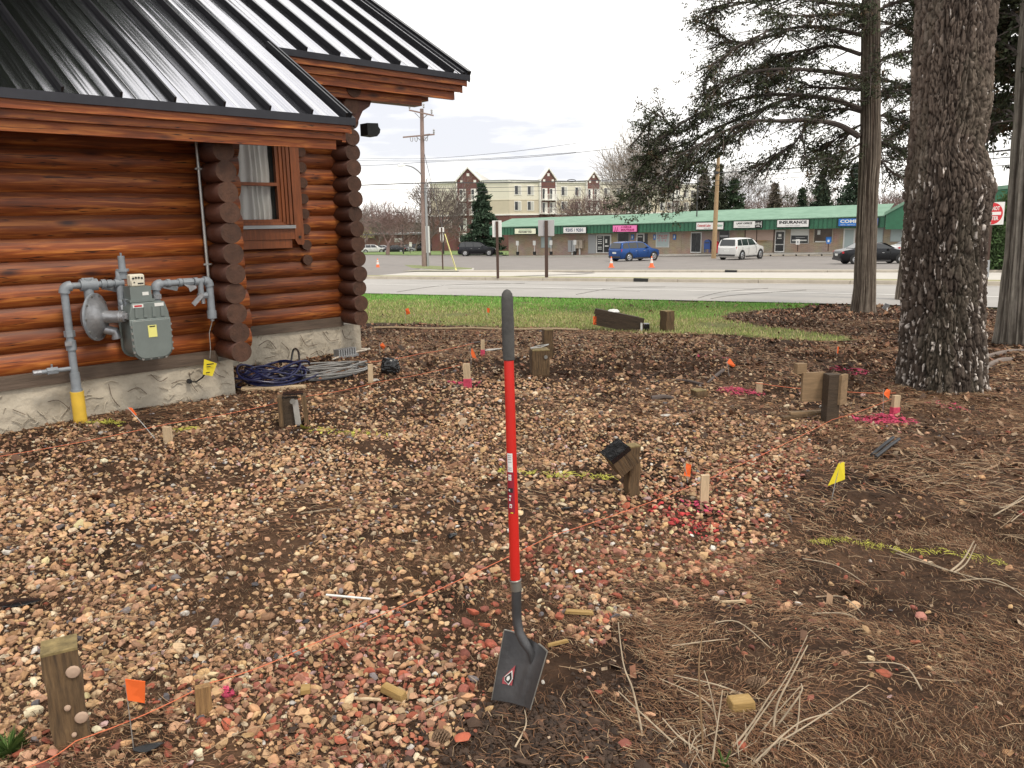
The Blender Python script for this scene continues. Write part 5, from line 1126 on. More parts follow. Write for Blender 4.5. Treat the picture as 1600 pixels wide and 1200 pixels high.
for i in range(70):
    x0 = R3.uniform(1010, 1330); y0 = R3.uniform(1150, 1215); ln = R3.uniform(25, 75); a = R3.uniform(-2.9, -.2); ls.append(([(x0, y0), (x0 + math.cos(a) * ln * .5 + R3.uniform(-6, 6), y0 + math.sin(a) * ln * .35), (x0 + math.cos(a) * ln, y0 + math.sin(a) * ln * .6)], R3.uniform(.0012, .0024)))
stems('dead_shrub', (1150, 1185), ls, 'splayed clump of cut pale stems at the bottom edge', 'dead plant')
ls = []
for pts in ([(1552, 806), (1580, 790), (1620, 770)], [(1580, 815), (1600, 800), (1640, 780)], [(1592, 780), (1596, 790), (1600, 800)], [(1470, 755), (1540, 758), (1620, 768)], [(1510, 766), (1560, 770), (1640, 778)], [(1560, 795), (1580, 788), (1600, 775)], [(1485, 893), (1505, 875), (1522, 845)], [(1490, 895), (1510, 880), (1525, 850)]): ls.append((pts, rnd.uniform(.003, .006)))
stems('dead_shrub', (1570, 800), ls, 'thin bleached stems at the right edge of the yard', 'dead plant')
ls = [([(1415, 870), (1350, 895), (1290, 905)], .004)]
for i, pts in enumerate(([(1255, 867), (1300, 885), (1355, 913)], [(1390, 852), (1440, 878), (1490, 890)], [(1270, 955), (1310, 960), (1345, 967)], [(1275, 928), (1310, 932), (1352, 955)], [(1440, 1080), (1400, 1050), (1340, 1045)], [(1400, 860), (1480, 895), (1600, 925)], [(1500, 905), (1550, 915), (1610, 945)], [(1110, 977), (1145, 980), (1205, 1016)], [(1050, 1010), (1090, 1010), (1140, 1003)], [(805, 1180), (812, 1155), (820, 1125)], [(240, 860), (290, 850), (330, 870)], [(470, 800), (500, 798), (530, 792)], [(650, 1120), (680, 1105), (720, 1092)])):
    a_ = [ground_at(*q) for q in pts]; o = MB().tube(spath([tuple(q + Vector((.02 * (j == 1), 0, .012 + .015 * (j == 1)))) for j, q in enumerate(a_)], 5), [.0032 * (1 - .05 * j) for j in range(11)], 6).build('dead_twig', MSTRAWM, None, smooth=True); tag(o, ['pale stem lying left of the yellow paint line', 'pale stem crossing the yellow paint line', 'short pale stem in the lower right needles', 'curved stem in the lower right needles', 'thin stem beside the pine cone at lower right', 'long bleached stem towards the right edge', 'bleached stem at the right edge below the paint', 'kinked pale twig below the red gravel', 'straight straw above the single brown stem', 'upright twig below the shovel blade', 'dead twig in the left gravel', 'thin twig in the middle gravel', 'dark twig left of the shovel point'][i], 'dead stem', 'dead stems lying on the ground')
# green weeds
MWEED = mat('green_weed', (.10, .19, .04), .7)
for (px, py, n, r, lb) in ((14, 1180, 170, .07, 'feathery green weed at the bottom left corner'), (1130, 1196, 14, .03, 'small green sprout at the bottom edge')):
    p = ground_at(px, py); mb = MB()
    for i in range(n):
        a = rnd.uniform(0, 6.28); q1_ = Vector((math.cos(a), math.sin(a), 0)) * r * rnd.uniform(.3, 1) + Vector((0, 0, rnd.uniform(.02, .08))); s_ = Vector((-math.sin(a), math.cos(a), 0)) * .0012
        mb.add([tuple(-s_), tuple(s_), tuple(q1_ * .6 + s_ + Vector((0, 0, .01))), tuple(q1_), tuple(q1_ * .6 - s_ + Vector((0, 0, .01)))], [(0, 1, 2, 3, 4)])
    o = mb.build('weed', MWEED, None, loc=p); tag(o, lb, 'weed')
# small solar light / marker behind the cedar
p = ground_at(1384, 487); t = thing('yard_marker', p, 'small grey panel on a short stake beside the cedar', 'marker')
MB().box((0, 0, .10), (.10, .02, .12), Euler((.3, .35, 0)).to_matrix()).build('panel', MGREY, t); MB().box((.02, .0, 0), (.02, .02, .16)).build('stake', MWHITE, t)

# ================================================================== TREES near the yard
def voro(u, v, seed=0):
    iu = np.floor(u).astype(int); iv = np.floor(v).astype(int); f1 = np.full(u.shape, 9.); f2 = np.full(u.shape, 9.); idd = np.zeros(u.shape)
    for di in (-1, 0, 1):
        for dj in (-1, 0, 1):
            a = iu + di; b = iv + dj; jx = _T[(a + seed) & 255, (b * 7 + seed) & 255]; jy = _T[(a * 5 + 77) & 255, (b + 31 + seed) & 255]; d = np.hypot(a + jx - u, b + jy - v)
            r = _T[(a * 3 + 11) & 255, (b * 3 + 5) & 255]; new = d < f1; f2 = np.where(new, f1, np.minimum(f2, d)); idd = np.where(new, r, idd); f1 = np.minimum(f1, d)
    return f1, f2, idd
def trunk(name, rows, Y, zb, m, style, parent, N=220, dz=.018, ztop=None, loc=None, wob=1.):
    """rows: (py, x_left, x_right) measured outline at depth Y"""
    zz = []; cx = []; rad = []
    for py, xl, xr in rows:
        a = at(xl, py, Y); b = at(xr, py, Y); c = (a + b) / 2; zz.append(c[2]); cx.append(c[0]); rad.append((b[0] - a[0]) / 2)
    zz = np.array(zz)[::-1]; cx = np.array(cx)[::-1]; rad = np.array(rad)[::-1]
    z = np.arange(zb - .1, ztop if ztop else zz[-1], dz); th = np.linspace(0, 2 * np.pi, N, endpoint=False); Z, T_ = np.meshgrid(z, th, indexing='ij')
    cxi = np.interp(Z, zz, cx); R = np.interp(Z, zz, rad)
    if ztop and ztop > zz[-1]: R = np.where(Z > zz[-1], R * (1 - (Z - zz[-1]) / (ztop - zz[-1]) * .75), R)
    R = R * (1 + .05 * np.clip((zb + .22 - Z) / .3, 0, 1) ** 2 * (1 if style == 'pine' else .8))
    arc = T_ * float(np.mean(rad)); wrapn = 2 * math.pi
    ct, st = np.cos(T_), np.sin(T_)
    def n3(sx_, sz, o=4, k=0):       # seamless-ish: noise on cylinder coordinates
        return fbm(ct * sx_ + 10 + k + Z * sz * .31, st * sx_ + 20 + Z * sz, o)
    if style == 'pine':
        mr = float(np.mean(rad)); nu = max(8, round(wrapn * mr / .036)); wz = n3(2.2, 1.5, 3) * 2.2 + n3(16, 14, 3, 70) * 1.1; wu = n3(2.5, 3, 3, 40) + (n3(18, 12, 3, 90) - .5) * .42
        u = T_ / wrapn * nu + (wu - .5) * 2.6; v = Z / .115 + wz
        f1, f2, idd = voro(np.mod(u, 240), v); e = np.clip((f2 - f1) * 4.2, 0, 1); g1, g2, id2 = voro(np.mod(u * 2.3, 240), v * 2.1, 9); e2 = np.clip((g2 - g1) * 2.5, 0, 1)
        big = (n3(1.6, 1.1, 3, 9) - .5); fine = n3(24, 22, 4, 60) - .5
        rdg = np.clip(np.abs(n3(4.5, 1.1, 3, 160) - .5) * 14, 0, 1) * .5 + .5 * np.clip(np.abs(n3(8, 2.2, 3, 180) - .5) * 12, 0, 1); e = e * (.25 + .75 * rdg)
        disp = .022 * rdg - .012 + .022 * e ** .8 + .008 * e2 * e + .026 * (idd - .5) * e + .022 * (n3(9, 3.2, 4, 50) - .5) + .10 * big * mr * 2 * .4 + .020 * fine - .062
        base = np.array([.20, .155, .125]); dk = np.array([.014, .009, .008]); lt = np.array([.66, .60, .55]); hi = np.array([.33, .27, .225])
        e_ = e[..., None]; c = dk + (base - dk) * e_ ** .8; c = c + (hi - c) * (np.clip((idd[..., None] - .55) * 2.2, 0, 1) * e_ * .8)
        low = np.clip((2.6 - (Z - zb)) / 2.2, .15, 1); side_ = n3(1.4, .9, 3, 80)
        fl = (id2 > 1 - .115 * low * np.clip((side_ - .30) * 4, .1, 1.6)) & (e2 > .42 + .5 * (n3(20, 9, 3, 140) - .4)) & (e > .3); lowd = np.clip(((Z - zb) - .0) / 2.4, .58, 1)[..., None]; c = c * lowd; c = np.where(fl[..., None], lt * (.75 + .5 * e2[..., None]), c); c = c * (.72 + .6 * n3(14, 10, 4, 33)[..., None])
        moss = np.clip((n3(2, 1.5, 3, 120) - .60) * 6, 0, .15)[..., None]; c = c * (1 - moss) + np.array([.15, .15, .10]) * moss
        disp = disp + fl * .004
    else:
        mr = float(np.mean(rad)); s1 = fbm(ct * 7 + 3 + .2 * Z, st * 7 + Z * .45, 4); s2 = fbm(ct * 26 + Z * .3, st * 26 + Z * 1.3 + 9, 4); fl_ = np.abs(fbm(ct * 3.0, st * 3 + Z * .35 + 4, 3) - .5) * 2
        disp = mr * (.22 * (s1 - .5) + .16 * (s2 - .5) + .20 * (fl_ - .3)); k = np.clip((s2 - .35) * 2.5 + (s1 - .5) * 1.2, 0, 1)[..., None]
        A1, A2 = (np.array([.075, .055, .042]), np.array([.34, .29, .235])) if style == 'cedar' else (np.array([.10, .085, .07]), np.array([.46, .42, .36])); c = A1 + (A2 - A1) * k
    R = R + disp * wob; V = np.stack([cxi + R * ct, Y + R * st, Z], -1)
    if loc is not None: V = V - np.array(loc)
    nr_, nc_ = Z.shape; idx = np.arange(nr_ * nc_).reshape(nr_, nc_); Fq = np.stack([idx[:-1], np.roll(idx[:-1], -1, 1), np.roll(idx[1:], -1, 1), idx[1:]], -1).reshape(-1, 4)
    return npmesh(name, V.reshape(-1, 3), Fq, m, parent, col=np.clip(c, 0, 1).reshape(-1, 3), smooth=True), (zz, cx, rad)
class Leaves:
    def __init__(s): s.P = []; s.S = []; s.C = []; s.D = []
    def spray(s, p, n, sp, size, col, d=(0, 0, 0), droop=0.):
        q = rng.normal(0, 1, (n, 3)) * np.array(sp) + np.array(p); s.P.append(q); s.S.append(size * rng.uniform(.5, 1.4, n)); s.C.append(np.array(col) * rng.uniform(.55, 1.45, (n, 1))); s.D.append(np.tile(np.array(d, float), (n, 1)) + np.array([0, 0, -droop]))
    def build(s, name, parent, loc=(0, 0, 0), asp=.32, m=None):
        P = np.concatenate(s.P) - np.array(loc); S_ = np.concatenate(s.S)[:, None]; Cc = np.concatenate(s.C); D = np.concatenate(s.D); n = len(P)
        d = rng.normal(0, 1, (n, 3)) * .75 + D; d /= np.linalg.norm(d, axis=1)[:, None] + 1e-9; r = rng.normal(0, 1, (n, 3)); w = np.cross(d, r); w /= np.linalg.norm(w, axis=1)[:, None] + 1e-9
        V = np.stack([P - w * S_ * asp * .5, P + w * S_ * asp * .5, P + d * S_], 1); V2 = P + d * S_ * .55 + w * S_ * asp * .9
        V = np.concatenate([V, V2[:, None]], 1)[:, [0, 1, 3, 2]]
        return npmesh(name, V.reshape(-1, 3), (np.arange(4)[None] + (np.arange(n) * 4)[:, None]), m or MLEAF, parent, col=np.repeat(np.clip(Cc, 0, 1), 4, 0))
LEAFC = (.050, .060, .032); LEAFB = (.085, .060, .035)

# --- the big pine trunk
gb = G(1470, 618); tb = thing('pine_tree', (gb[0], gb[1] + .4, 0), 'big pine trunk with thick dark plated bark and white resin flecks at the right', 'tree')
PR = [(-330, 1442, 1566), (-200, 1438, 1564), (0, 1432, 1560), (60, 1430, 1553), (100, 1428, 1550), (180, 1426, 1545), (230, 1422, 1535), (262, 1418, 1545), (300, 1417, 1553), (335, 1415, 1545), (400, 1413, 1537), (500, 1410, 1535), (570, 1405, 1537), (600, 1403, 1537), (618, 1402, 1538), (640, 1401, 1538)]
Yp = gb[1] + .42
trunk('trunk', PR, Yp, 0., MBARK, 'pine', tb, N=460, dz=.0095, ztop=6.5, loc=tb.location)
lv = Leaves()
for i in range(150):
    a = rnd.uniform(0, 6.28); r = rnd.uniform(.5, 3.2); zc = rnd.uniform(5.6, 9.5); lv.spray((gb[0] + math.cos(a) * r, gb[1] + .4 + math.sin(a) * r, zc), 120, (.3, .3, .18), .11, LEAFC)
lv.build('crown', tb, tb.location, .12)
mb = MB()
for i in range(9):
    a = i * 2.4; z0 = 5.3 + i * .35; mb.tube([(0, 0, z0), (math.cos(a) * 1.2, math.sin(a) * 1.2, z0 + .5), (math.cos(a) * 2.8, math.sin(a) * 2.8, z0 + .7)], [.07, .045, .015], 6)
mb.tube([(0, 0, 6.3), (.1, 0, 8), (0, 0, 9.6)], [.12, .08, .02], 8); mb.build('limbs', MTWIG2, tb, smooth=True)

def cedar(name, base_px, rows, label, style, ztop, limbs, N=150, dz=.03, leaf_n=1., lsize=.042, extra_Y=.25, seed=3):
    """limbs: (pixel polyline from trunk outwards, base radius, depth drift, foliage amount)"""
    g = G(*base_px); Yc = g[1] + extra_Y; t = thing(name, (g[0], Yc, g[2]), label, 'tree'); zb = float(zg(g[0], g[1]))
    trunk('trunk', rows, Yc, zb, MBARK, style, t, N=N, dz=dz, ztop=ztop, loc=t.location); lv = Leaves(); R4 = random.Random(seed)
    o = Vector(t.location)
    for pts, r, drift, am in limbs:
        W3 = [Vector(at(x, y, Yc + drift * i / (len(pts) - 1))) for i, (x, y) in enumerate(pts)]
        sm = [Vector(p) for p in spath(W3, 6)]; n = len(sm); mb = MB(); mb.tube([tuple(p - o) for p in sm], [r * (1 - .8 * i / (n - 1)) for i in range(n)], 7)
        for i in range(2, n):                                  # side twigs with hanging sprays
            for _ in range(3 if am > 0 else 1):
                tt = i / (n - 1)
                if R4.random() > .25 + .70 * tt: continue
                p = sm[i].lerp(sm[i - 1], R4.random()); dr = (sm[i] - sm[i - 1]).normalized(); sd_ = Vector((R4.uniform(-.5, .5), R4.uniform(-1, 1), R4.uniform(-.55, .35))); d = (dr * .8 + sd_).normalized(); Lt = R4.uniform(.35, 1.05) * (1.15 - .5 * tt)
                q = [p, p + d * Lt * .5 + Vector((0, 0, -.04)), p + d * Lt + Vector((0, 0, -.12 * Lt))]; mb.tube([tuple(k - o) for k in q], [.014, .009, .004], 4)
                if am <= 0: continue
                for s_ in range(int(3 + Lt * 5)):
                    u = R4.uniform(.12, 1.05); c = q[0].lerp(q[1], u * 2) if u < .5 else q[1].lerp(q[2], min((u - .5) * 2, 1.1)); c = c + Vector((R4.gauss(0, .10), R4.gauss(0, .10), R4.gauss(-.02, .07)))
                    col = LEAFB if R4.random() < .13 else LEAFC; k = R4.uniform(.7, 1.5)
                    lv.spray(tuple(c), int(15 * am * leaf_n * R4.uniform(.5, 1.4)), (.042, .042, .026), lsize, [v * k for v in col], tuple(d * .6), .25)
        mb.build('limb', MTWIG2, t, smooth=True)
    lv.build('foliage', t, t.location, .36); return t, Yc
LB = [([(1342, 213), (1310, 195), (1270, 188), (1220, 189), (1172, 190), (1125, 208), (1080, 232)], .058, -.6, .6),
      ([(1180, 190), (1140, 215), (1105, 238), (1075, 262), (1045, 285)], .03, -.4, 1.1), ([(1345, 170), (1300, 155), (1240, 148), (1180, 150), (1120, 165), (1070, 190), (1030, 215)], .05, .3, 1.4),
      ([(1240, 150), (1180, 175), (1120, 200), (1070, 225), (1025, 240), (1002, 262)], .035, .2, 1.5), ([(1100, 190), (1060, 205), (1030, 180), (1012, 195)], .02, .3, 1.2), ([(1090, 230), (1050, 262), (1020, 290), (1000, 300)], .02, -.1, 1.6),
      ([(1345, 120), (1290, 112), (1240, 108), (1190, 110), (1140, 122), (1115, 140)], .045, -.7, 1.2), ([(1250, 50), (1215, 45), (1180, 58), (1150, 75), (1118, 98), (1112, 106)], .02, -.7, .6), ([(1348, 55), (1300, 45), (1250, 42), (1200, 58), (1160, 66), (1135, 60), (1118, 45)], .04, .8, .55),
      ([(1348, 10), (1300, 5), (1250, -5), (1190, 2), (1140, 5), (1115, 12)], .04, .2, .9), ([(1345, 85), (1300, 72), (1260, 78), (1225, 85), (1195, 100)], .04, 1.2, 1.3), ([(1348, 30), (1310, 22), (1260, 25), (1210, 20)], .035, -.9, 1.3),
      ([(1345, 140), (1310, 138), (1270, 135), (1225, 120), (1200, 128)], .035, 1.2, 1.5), ([(1345, 175), (1320, 170), (1280, 172), (1235, 165)], .03, 1.4, 1.3), ([(1345, 195), (1325, 205), (1300, 222), (1280, 232)], .02, .8, 1.1), ([(1344, 225), (1325, 235), (1305, 246), (1295, 250)], .02, -.6, 1.0), ([(1345, 240), (1330, 252), (1315, 262)], .02, .6, .9),
      ([(1260, 190), (1255, 205), (1240, 225), (1215, 240)], .012, .3, .6), ([(1215, 235), (1200, 252), (1185, 256)], .008, .2, .5),
      ([(1365, 150), (1385, 140), (1415, 135), (1450, 140)], .035, 1.0, 1.7), ([(1368, 100), (1395, 85), (1430, 80), (1460, 85)], .035, .6, 1.7), ([(1368, 60), (1395, 40), (1430, 30), (1460, 40)], .035, 1.0, 1.9), ([(1368, 20), (1395, 5), (1430, 0), (1460, 5)], .035, -.4, 1.7), ([(1366, 185), (1385, 180), (1410, 190), (1425, 195)], .03, .5, 1.4), ([(1365, 215), (1380, 222), (1400, 232), (1418, 230)], .02, .8, 1.0), ([(1365, 235), (1375, 250), (1392, 268), (1400, 272)], .015, .5, .5), ([(1350, -30), (1300, -50), (1240, -50), (1160, -30)], .04, .2, 1.5), ([(1355, -30), (1400, -40), (1440, -40)], .04, .2, 1.6), ([(1350, -60), (1330, -90), (1280, -120), (1220, -120)], .04, 1.2, 1.3), ([(1355, -90), (1380, -120), (1430, -140)], .04, -.8, 1.4), ([(1355, 170), (1358, 140), (1362, 110)], .02, -.8, 1.0), ([(1355, 60), (1350, 35), (1345, 10)], .02, -.8, 1.2)]
cedar('cedar_tree', (1350, 489), [(-400, 1358, 1374), (-100, 1350, 1374), (0, 1348, 1374), (100, 1346, 1375), (200, 1345, 1375), (250, 1343, 1375), (300, 1341, 1371), (400, 1337, 1368), (450, 1335, 1367), (480, 1331, 1367), (492, 1329, 1368)],
      'slim cedar with grey stringy trunk and dark spreading branches, left of the big pine', 'cedar', 7.4, LB, N=130, dz=.035)
cedar('cedar_tree', (1420, 471), [(-300, 1430, 1450), (0, 1428, 1450), (200, 1422, 1448), (330, 1415, 1442), (420, 1406, 1438), (470, 1400, 1436)], 'cedar trunk mostly hidden behind the big pine', 'cedar', 8.0,
      [([(1432, 150), (1400, 130), (1360, 120), (1320, 125)], .04, .8, 1.2), ([(1432, 60), (1400, 40), (1350, 30), (1300, 40)], .04, .5, 1.2), ([(1440, 100), (1500, 80), (1560, 75), (1600, 90)], .04, .5, 1.6), ([(1440, 30), (1500, 10), (1560, 20), (1610, 30)], .04, .5, 1.6), ([(1432, 180), (1410, 200), (1390, 215)], .03, .3, 1.0)], N=90, dz=.05, seed=5)
cedar('cedar_tree', (1600, 545), [(-300, 1604, 1660), (0, 1600, 1656), (100, 1593, 1655), (200, 1588, 1653), (300, 1580, 1650), (400, 1574, 1650), (500, 1563, 1652), (545, 1558, 1656), (560, 1552, 1660)],
      'pale grey cedar trunk at the right edge of the picture', 'pale', 6.5,
      [([(1600, 40), (1580, 20), (1560, 15), (1540, 30)], .03, 1.2, 1.2), ([(1600, 130), (1580, 120), (1565, 100), (1552, 90)], .025, 1.5, 1.2), ([(1600, 90), (1580, 75), (1560, 60), (1545, 55)], .025, .8, 1.4), ([(1600, 170), (1580, 150), (1562, 150), (1550, 160)], .02, 1.8, 1.1), ([(1592, 190), (1575, 172), (1560, 175), (1550, 185)], .02, 1.6, .6), ([(1610, 0), (1590, -30), (1560, -40)], .03, .5, 1.5), ([(1640, 60), (1680, 40), (1740, 30)], .04, .5, 1.5), ([(1640, -20), (1680, -60), (1740, -80)], .04, .5, 1.5)], N=160, dz=.022, lsize=.06, extra_Y=.45, seed=8)
# surface roots
for pts, lb in (([(1540, 560), (1565, 553), (1590, 552), (1640, 556)], 'bare grey root beside the pale cedar'), ([(1538, 575), (1560, 566), (1580, 564)], 'thin root between the big pine and the pale cedar')):
    a_ = [ground_at(*q) for q in pts]; o = MB().tube(spath([tuple(q + Vector((0, 0, .015))) for q in a_], 4), .03, 7).build('surface_root', MTWIG, None, smooth=True); tag(o, lb, 'root')
# unseen spruces added behind the cabin so the left of the roof mirrors dark
def conifer(name, loc, H, R, label, n=900, col=(.035, .055, .03), size=.5, trunk_r=.18, bare=.06, group=None, dens=14, asp=.3, spread=.5):
    t = thing(name, loc, label, 'tree', group); mb = MB(); mb.tube([(0, 0, -.2), (0, 0, H * .5), (0, 0, H)], [trunk_r, trunk_r * .55, .01], 7); mb.build('trunk', MTWIG2, t, smooth=True); lv = Leaves()
    tiers = int(max(9, H * 1.5)); mb2 = MB()
    for i in range(tiers):
        f = i / (tiers - 1); z = H * (bare + (1 - bare) * f); rr_ = R * (1 - f) ** .85 * rnd.uniform(.82, 1.12) + .05 * R; nb_ = int(6 + 9 * (1 - f))
        for k in range(nb_):
            a = rnd.uniform(0, 6.28); Lb = rr_ * rnd.uniform(.7, 1.15); e = (math.cos(a) * Lb, math.sin(a) * Lb, z - Lb * .22 + rnd.uniform(-.2, .2)); mb2.tube([(0, 0, z), (e[0] * .5, e[1] * .5, z - Lb * .04), e], [trunk_r * .18, trunk_r * .12, .01], 3, caps=False)
            for s_ in range(int(4 + 5 * Lb / R)):
                u = rnd.uniform(.2, 1.05); kk = rnd.uniform(.6, 1.5); lv.spray((loc[0] + e[0] * u, loc[1] + e[1] * u, loc[2] + z + (e[2] - z) * u * u + .1), dens, (R * .055 * spread * 2, R * .055 * spread * 2, R * .03), size, [c * kk for c in col], (e[0] / Lb * .5, e[1] / Lb * .5, 0), .15)
    mb2.build('branches', MTWIG2, t); lv.build('foliage', t, loc, asp); return t
for i, (az, d, H, R) in enumerate(((-33.6, 17, 23, 4.0), (-41, 15, 25, 4.8))):
    x, y = math.sin(math.radians(az)) * d, math.cos(math.radians(az)) * d; conifer('spruce_tree', (x, y, float(zg(x, y))), H, R, ['tall dark spruce standing behind the cabin', 'taller dark spruce behind the left end of the cabin', 'narrow dark spruce behind the cabin ridge'][i], size=.6, dens=40, asp=.38, bare=.36)

# ================================================================== BACKGROUND
def zgp(P): return float(zg(P[0], P[1]))
def bare_tree(name, loc, H, spread, label, seed, m=MTWIG, levels=6, r0=.3, up=.35, group=None, nbr=3, twig=.02, tilt=(0, 0), trunk_h=.22):
    t = thing(name, loc, label, 'tree', group); R5 = random.Random(seed); trunk_mb = MB(); mb = MB()
    def grow(p, d, ln, r, lv):
        n = 4 if lv < 2 else (3 if lv < 4 else 2); pts = [p]; rs = [r]; q = p; dd = d
        for i in range(n):
            dd = (dd + Vector((R5.gauss(0, .13), R5.gauss(0, .13), R5.gauss(.05, .08)))).normalized(); q = q + dd * ln / n; pts.append(q); rs.append(max(r * (1 - .45 * (i + 1) / n), twig * .6))
        (trunk_mb if lv == 0 else mb).tube([tuple(v) for v in pts], rs, 7 if lv == 0 else (4 if lv < 3 else 3), caps=False)
        if lv >= levels: return
        c = nbr + (1 if lv in (1, levels - 1) else 0)
        for k in range(c):
            u = (.95 if k == 0 else R5.uniform(.3, .95)) if lv else R5.uniform(.75, 1); i = min(int(u * n), n - 1); s0 = pts[i].lerp(pts[i + 1], u * n - i); ax = dd.orthogonal().normalized(); ax.rotate(Matrix.Rotation(R5.uniform(0, 1.2) + 6.28 * k / c, 3, dd))
            kk = (.25 if k == 0 and lv else R5.uniform(.5, .95)) * spread; nd = (dd + ax * kk + Vector((0, 0, up * .35))).normalized(); grow(s0, nd, ln * (R5.uniform(.72, .88) if lv else R5.uniform(.9, 1.1)), max(rs[i] * R5.uniform(.5, .7), twig), lv + 1)
    grow(Vector((0, 0, -.2)), Vector((tilt[0], tilt[1], 1)).normalized(), H * trunk_h, r0, 0)
    zs = [v[2] for v in mb.v]; k = H / max(zs)
    for M_ in (mb, trunk_mb): M_.v = [(v[0] * k, v[1] * k, v[2] * k) for v in M_.v]
    trunk_mb.build('trunk', m, t, smooth=True); mb.build('crown', m, t); return t
def tree_px(px, py_base, py_top, Y, **k):
    a = at(px, py_base, Y); z = float(zg(a[0], Y)); b = at(px, py_top, Y); return (a[0], Y, z), b[2] - z

# ------------------------------------------------------------------ apartment building
Cn = at(796, 340, 150.)[:2]; Rn = at(960, 340, 165.)[:2]; dR = (Rn - Cn) / np.linalg.norm(Rn - Cn); Ln = at(673, 340, 154.)[:2]; dL = (Cn - Ln) / np.linalg.norm(Cn - Ln)
ab = thing('apartment_building', (Cn[0], Cn[1], 0), 'four-storey cream and brick apartment block with pointed brick gables', 'building')
class Facade:
    def __init__(s, org, d, parent): s.o = np.array(org); s.d = np.array(d); s.n = np.array([s.d[1], -s.d[0]]); s.p = parent; s.rz = math.atan2(s.d[1], s.d[0])
    def hit(s, px, py, off_=0):
        r = ray(px, py); c = s.n @ s.o + off_; t = (c - s.n @ ORG[:2]) / (s.n @ r[:2]); p = ORG + r * t; return (p[:2] - s.o) @ s.d, p[2]
    def box(s, x0, x1, z0, z1, o0, o1, name, m, par=None, lab=None):
        o = MB().box((0, 0, 0), (abs(x1 - x0), abs(o1 - o0), abs(z1 - z0))).build(name, m, par or s.p); c = s.o + s.d * (x0 + x1) / 2 + s.n * (o0 + o1) / 2
        base = Vector((s.p.location.x, s.p.location.y, 0)); o.location = (c[0] - base.x, c[1] - base.y, (z0 + z1) / 2 - s.p.location.z); o.rotation_euler = (0, 0, s.rz)
        if par is not None and par is not s.p: o.location = o.location - par.location; o.location.rotate(Euler((0, 0, -s.rz))); o.rotation_euler = (0, 0, 0)
        return o
    def prism(s, poly, o0, o1, name, m):
        def f(x, z, k): c = s.o + s.d * x + s.n * k; return (c[0] - s.p.location.x, c[1] - s.p.location.y, z - s.p.location.z)
        return MB().prism([(x, z) for x, z in poly], o0, o1, f).build(name, m, s.p)
FR = Facade(Cn, dR, ab); FL = Facade(Ln, dL, ab)
zr, zm1, zm2, zb_ = at(796, 281, 150)[2], at(796, 312.5, 150)[2], at(796, 335, 150)[2], -4.3
xe = FR.hit(1090, 320)[0]; lL = np.linalg.norm(Cn - Ln)
for F_, L0, L1 in ((FR, 0, xe), (FL, 0, lL)):
    F_.box(L0, L1, zb_, zm2 - .15, -12, 0, 'brick_storey', MREDB); F_.box(L0, L1, zm2 + .12, zm1, -12, -.02, 'tan_storey', MTANW); F_.box(L0, L1, zm1 + .05, zr - .35, -12, -.03, 'cream_storey', MCREAMW)
    F_.box(L0, L1 + .1, zm2 - .15, zm2 + .12, -12, .12, 'white_band', MTRIMW); F_.box(L0, L1, zm1, zm1 + .06, -12, .03, 'floor_line', MTANW); F_.box(L0 - .1, L1 + .15, zr - .35, zr - .05, -12.2, .2, 'cornice', MTRIMW); F_.box(L0, L1, zr - .06, zr + .05, -12.3, .3, 'roof', MGREY)
def win(F_, px, py, w=1.35, h=1.5, o=0, fr=MTRIMW):
    x, z = F_.hit(px, py, o); f = F_.box(x - w / 2 - .12, x + w / 2 + .12, z - h / 2 - .12, z + h / 2 + .12, o - .02, o + .06, 'window', fr)
    g = MB().box((0, 0, 0), (w * .5, .03, h)).build('pane', MDGLASS, f); g.location = (-w * .26, -.035, 0); g = MB().box((0, 0, 0), (w * .46, .03, h)).build('pane', mat('blind', (.50, .50, .46), .8) if 'blind' not in bpy.data.materials else bpy.data.materials['blind'], f); g.location = (w * .25, -.035, 0)
for a, b in ((809, 829), (881.5, 903), (948, 968), (1000, 1012), (1035, 1046), (1072, 1083)):
    for px in (a, b):
        k = (px - 809) / 160; win(FR, px, 297 + 3.6 * k); win(FR, px, 321.5 + .6 * k)
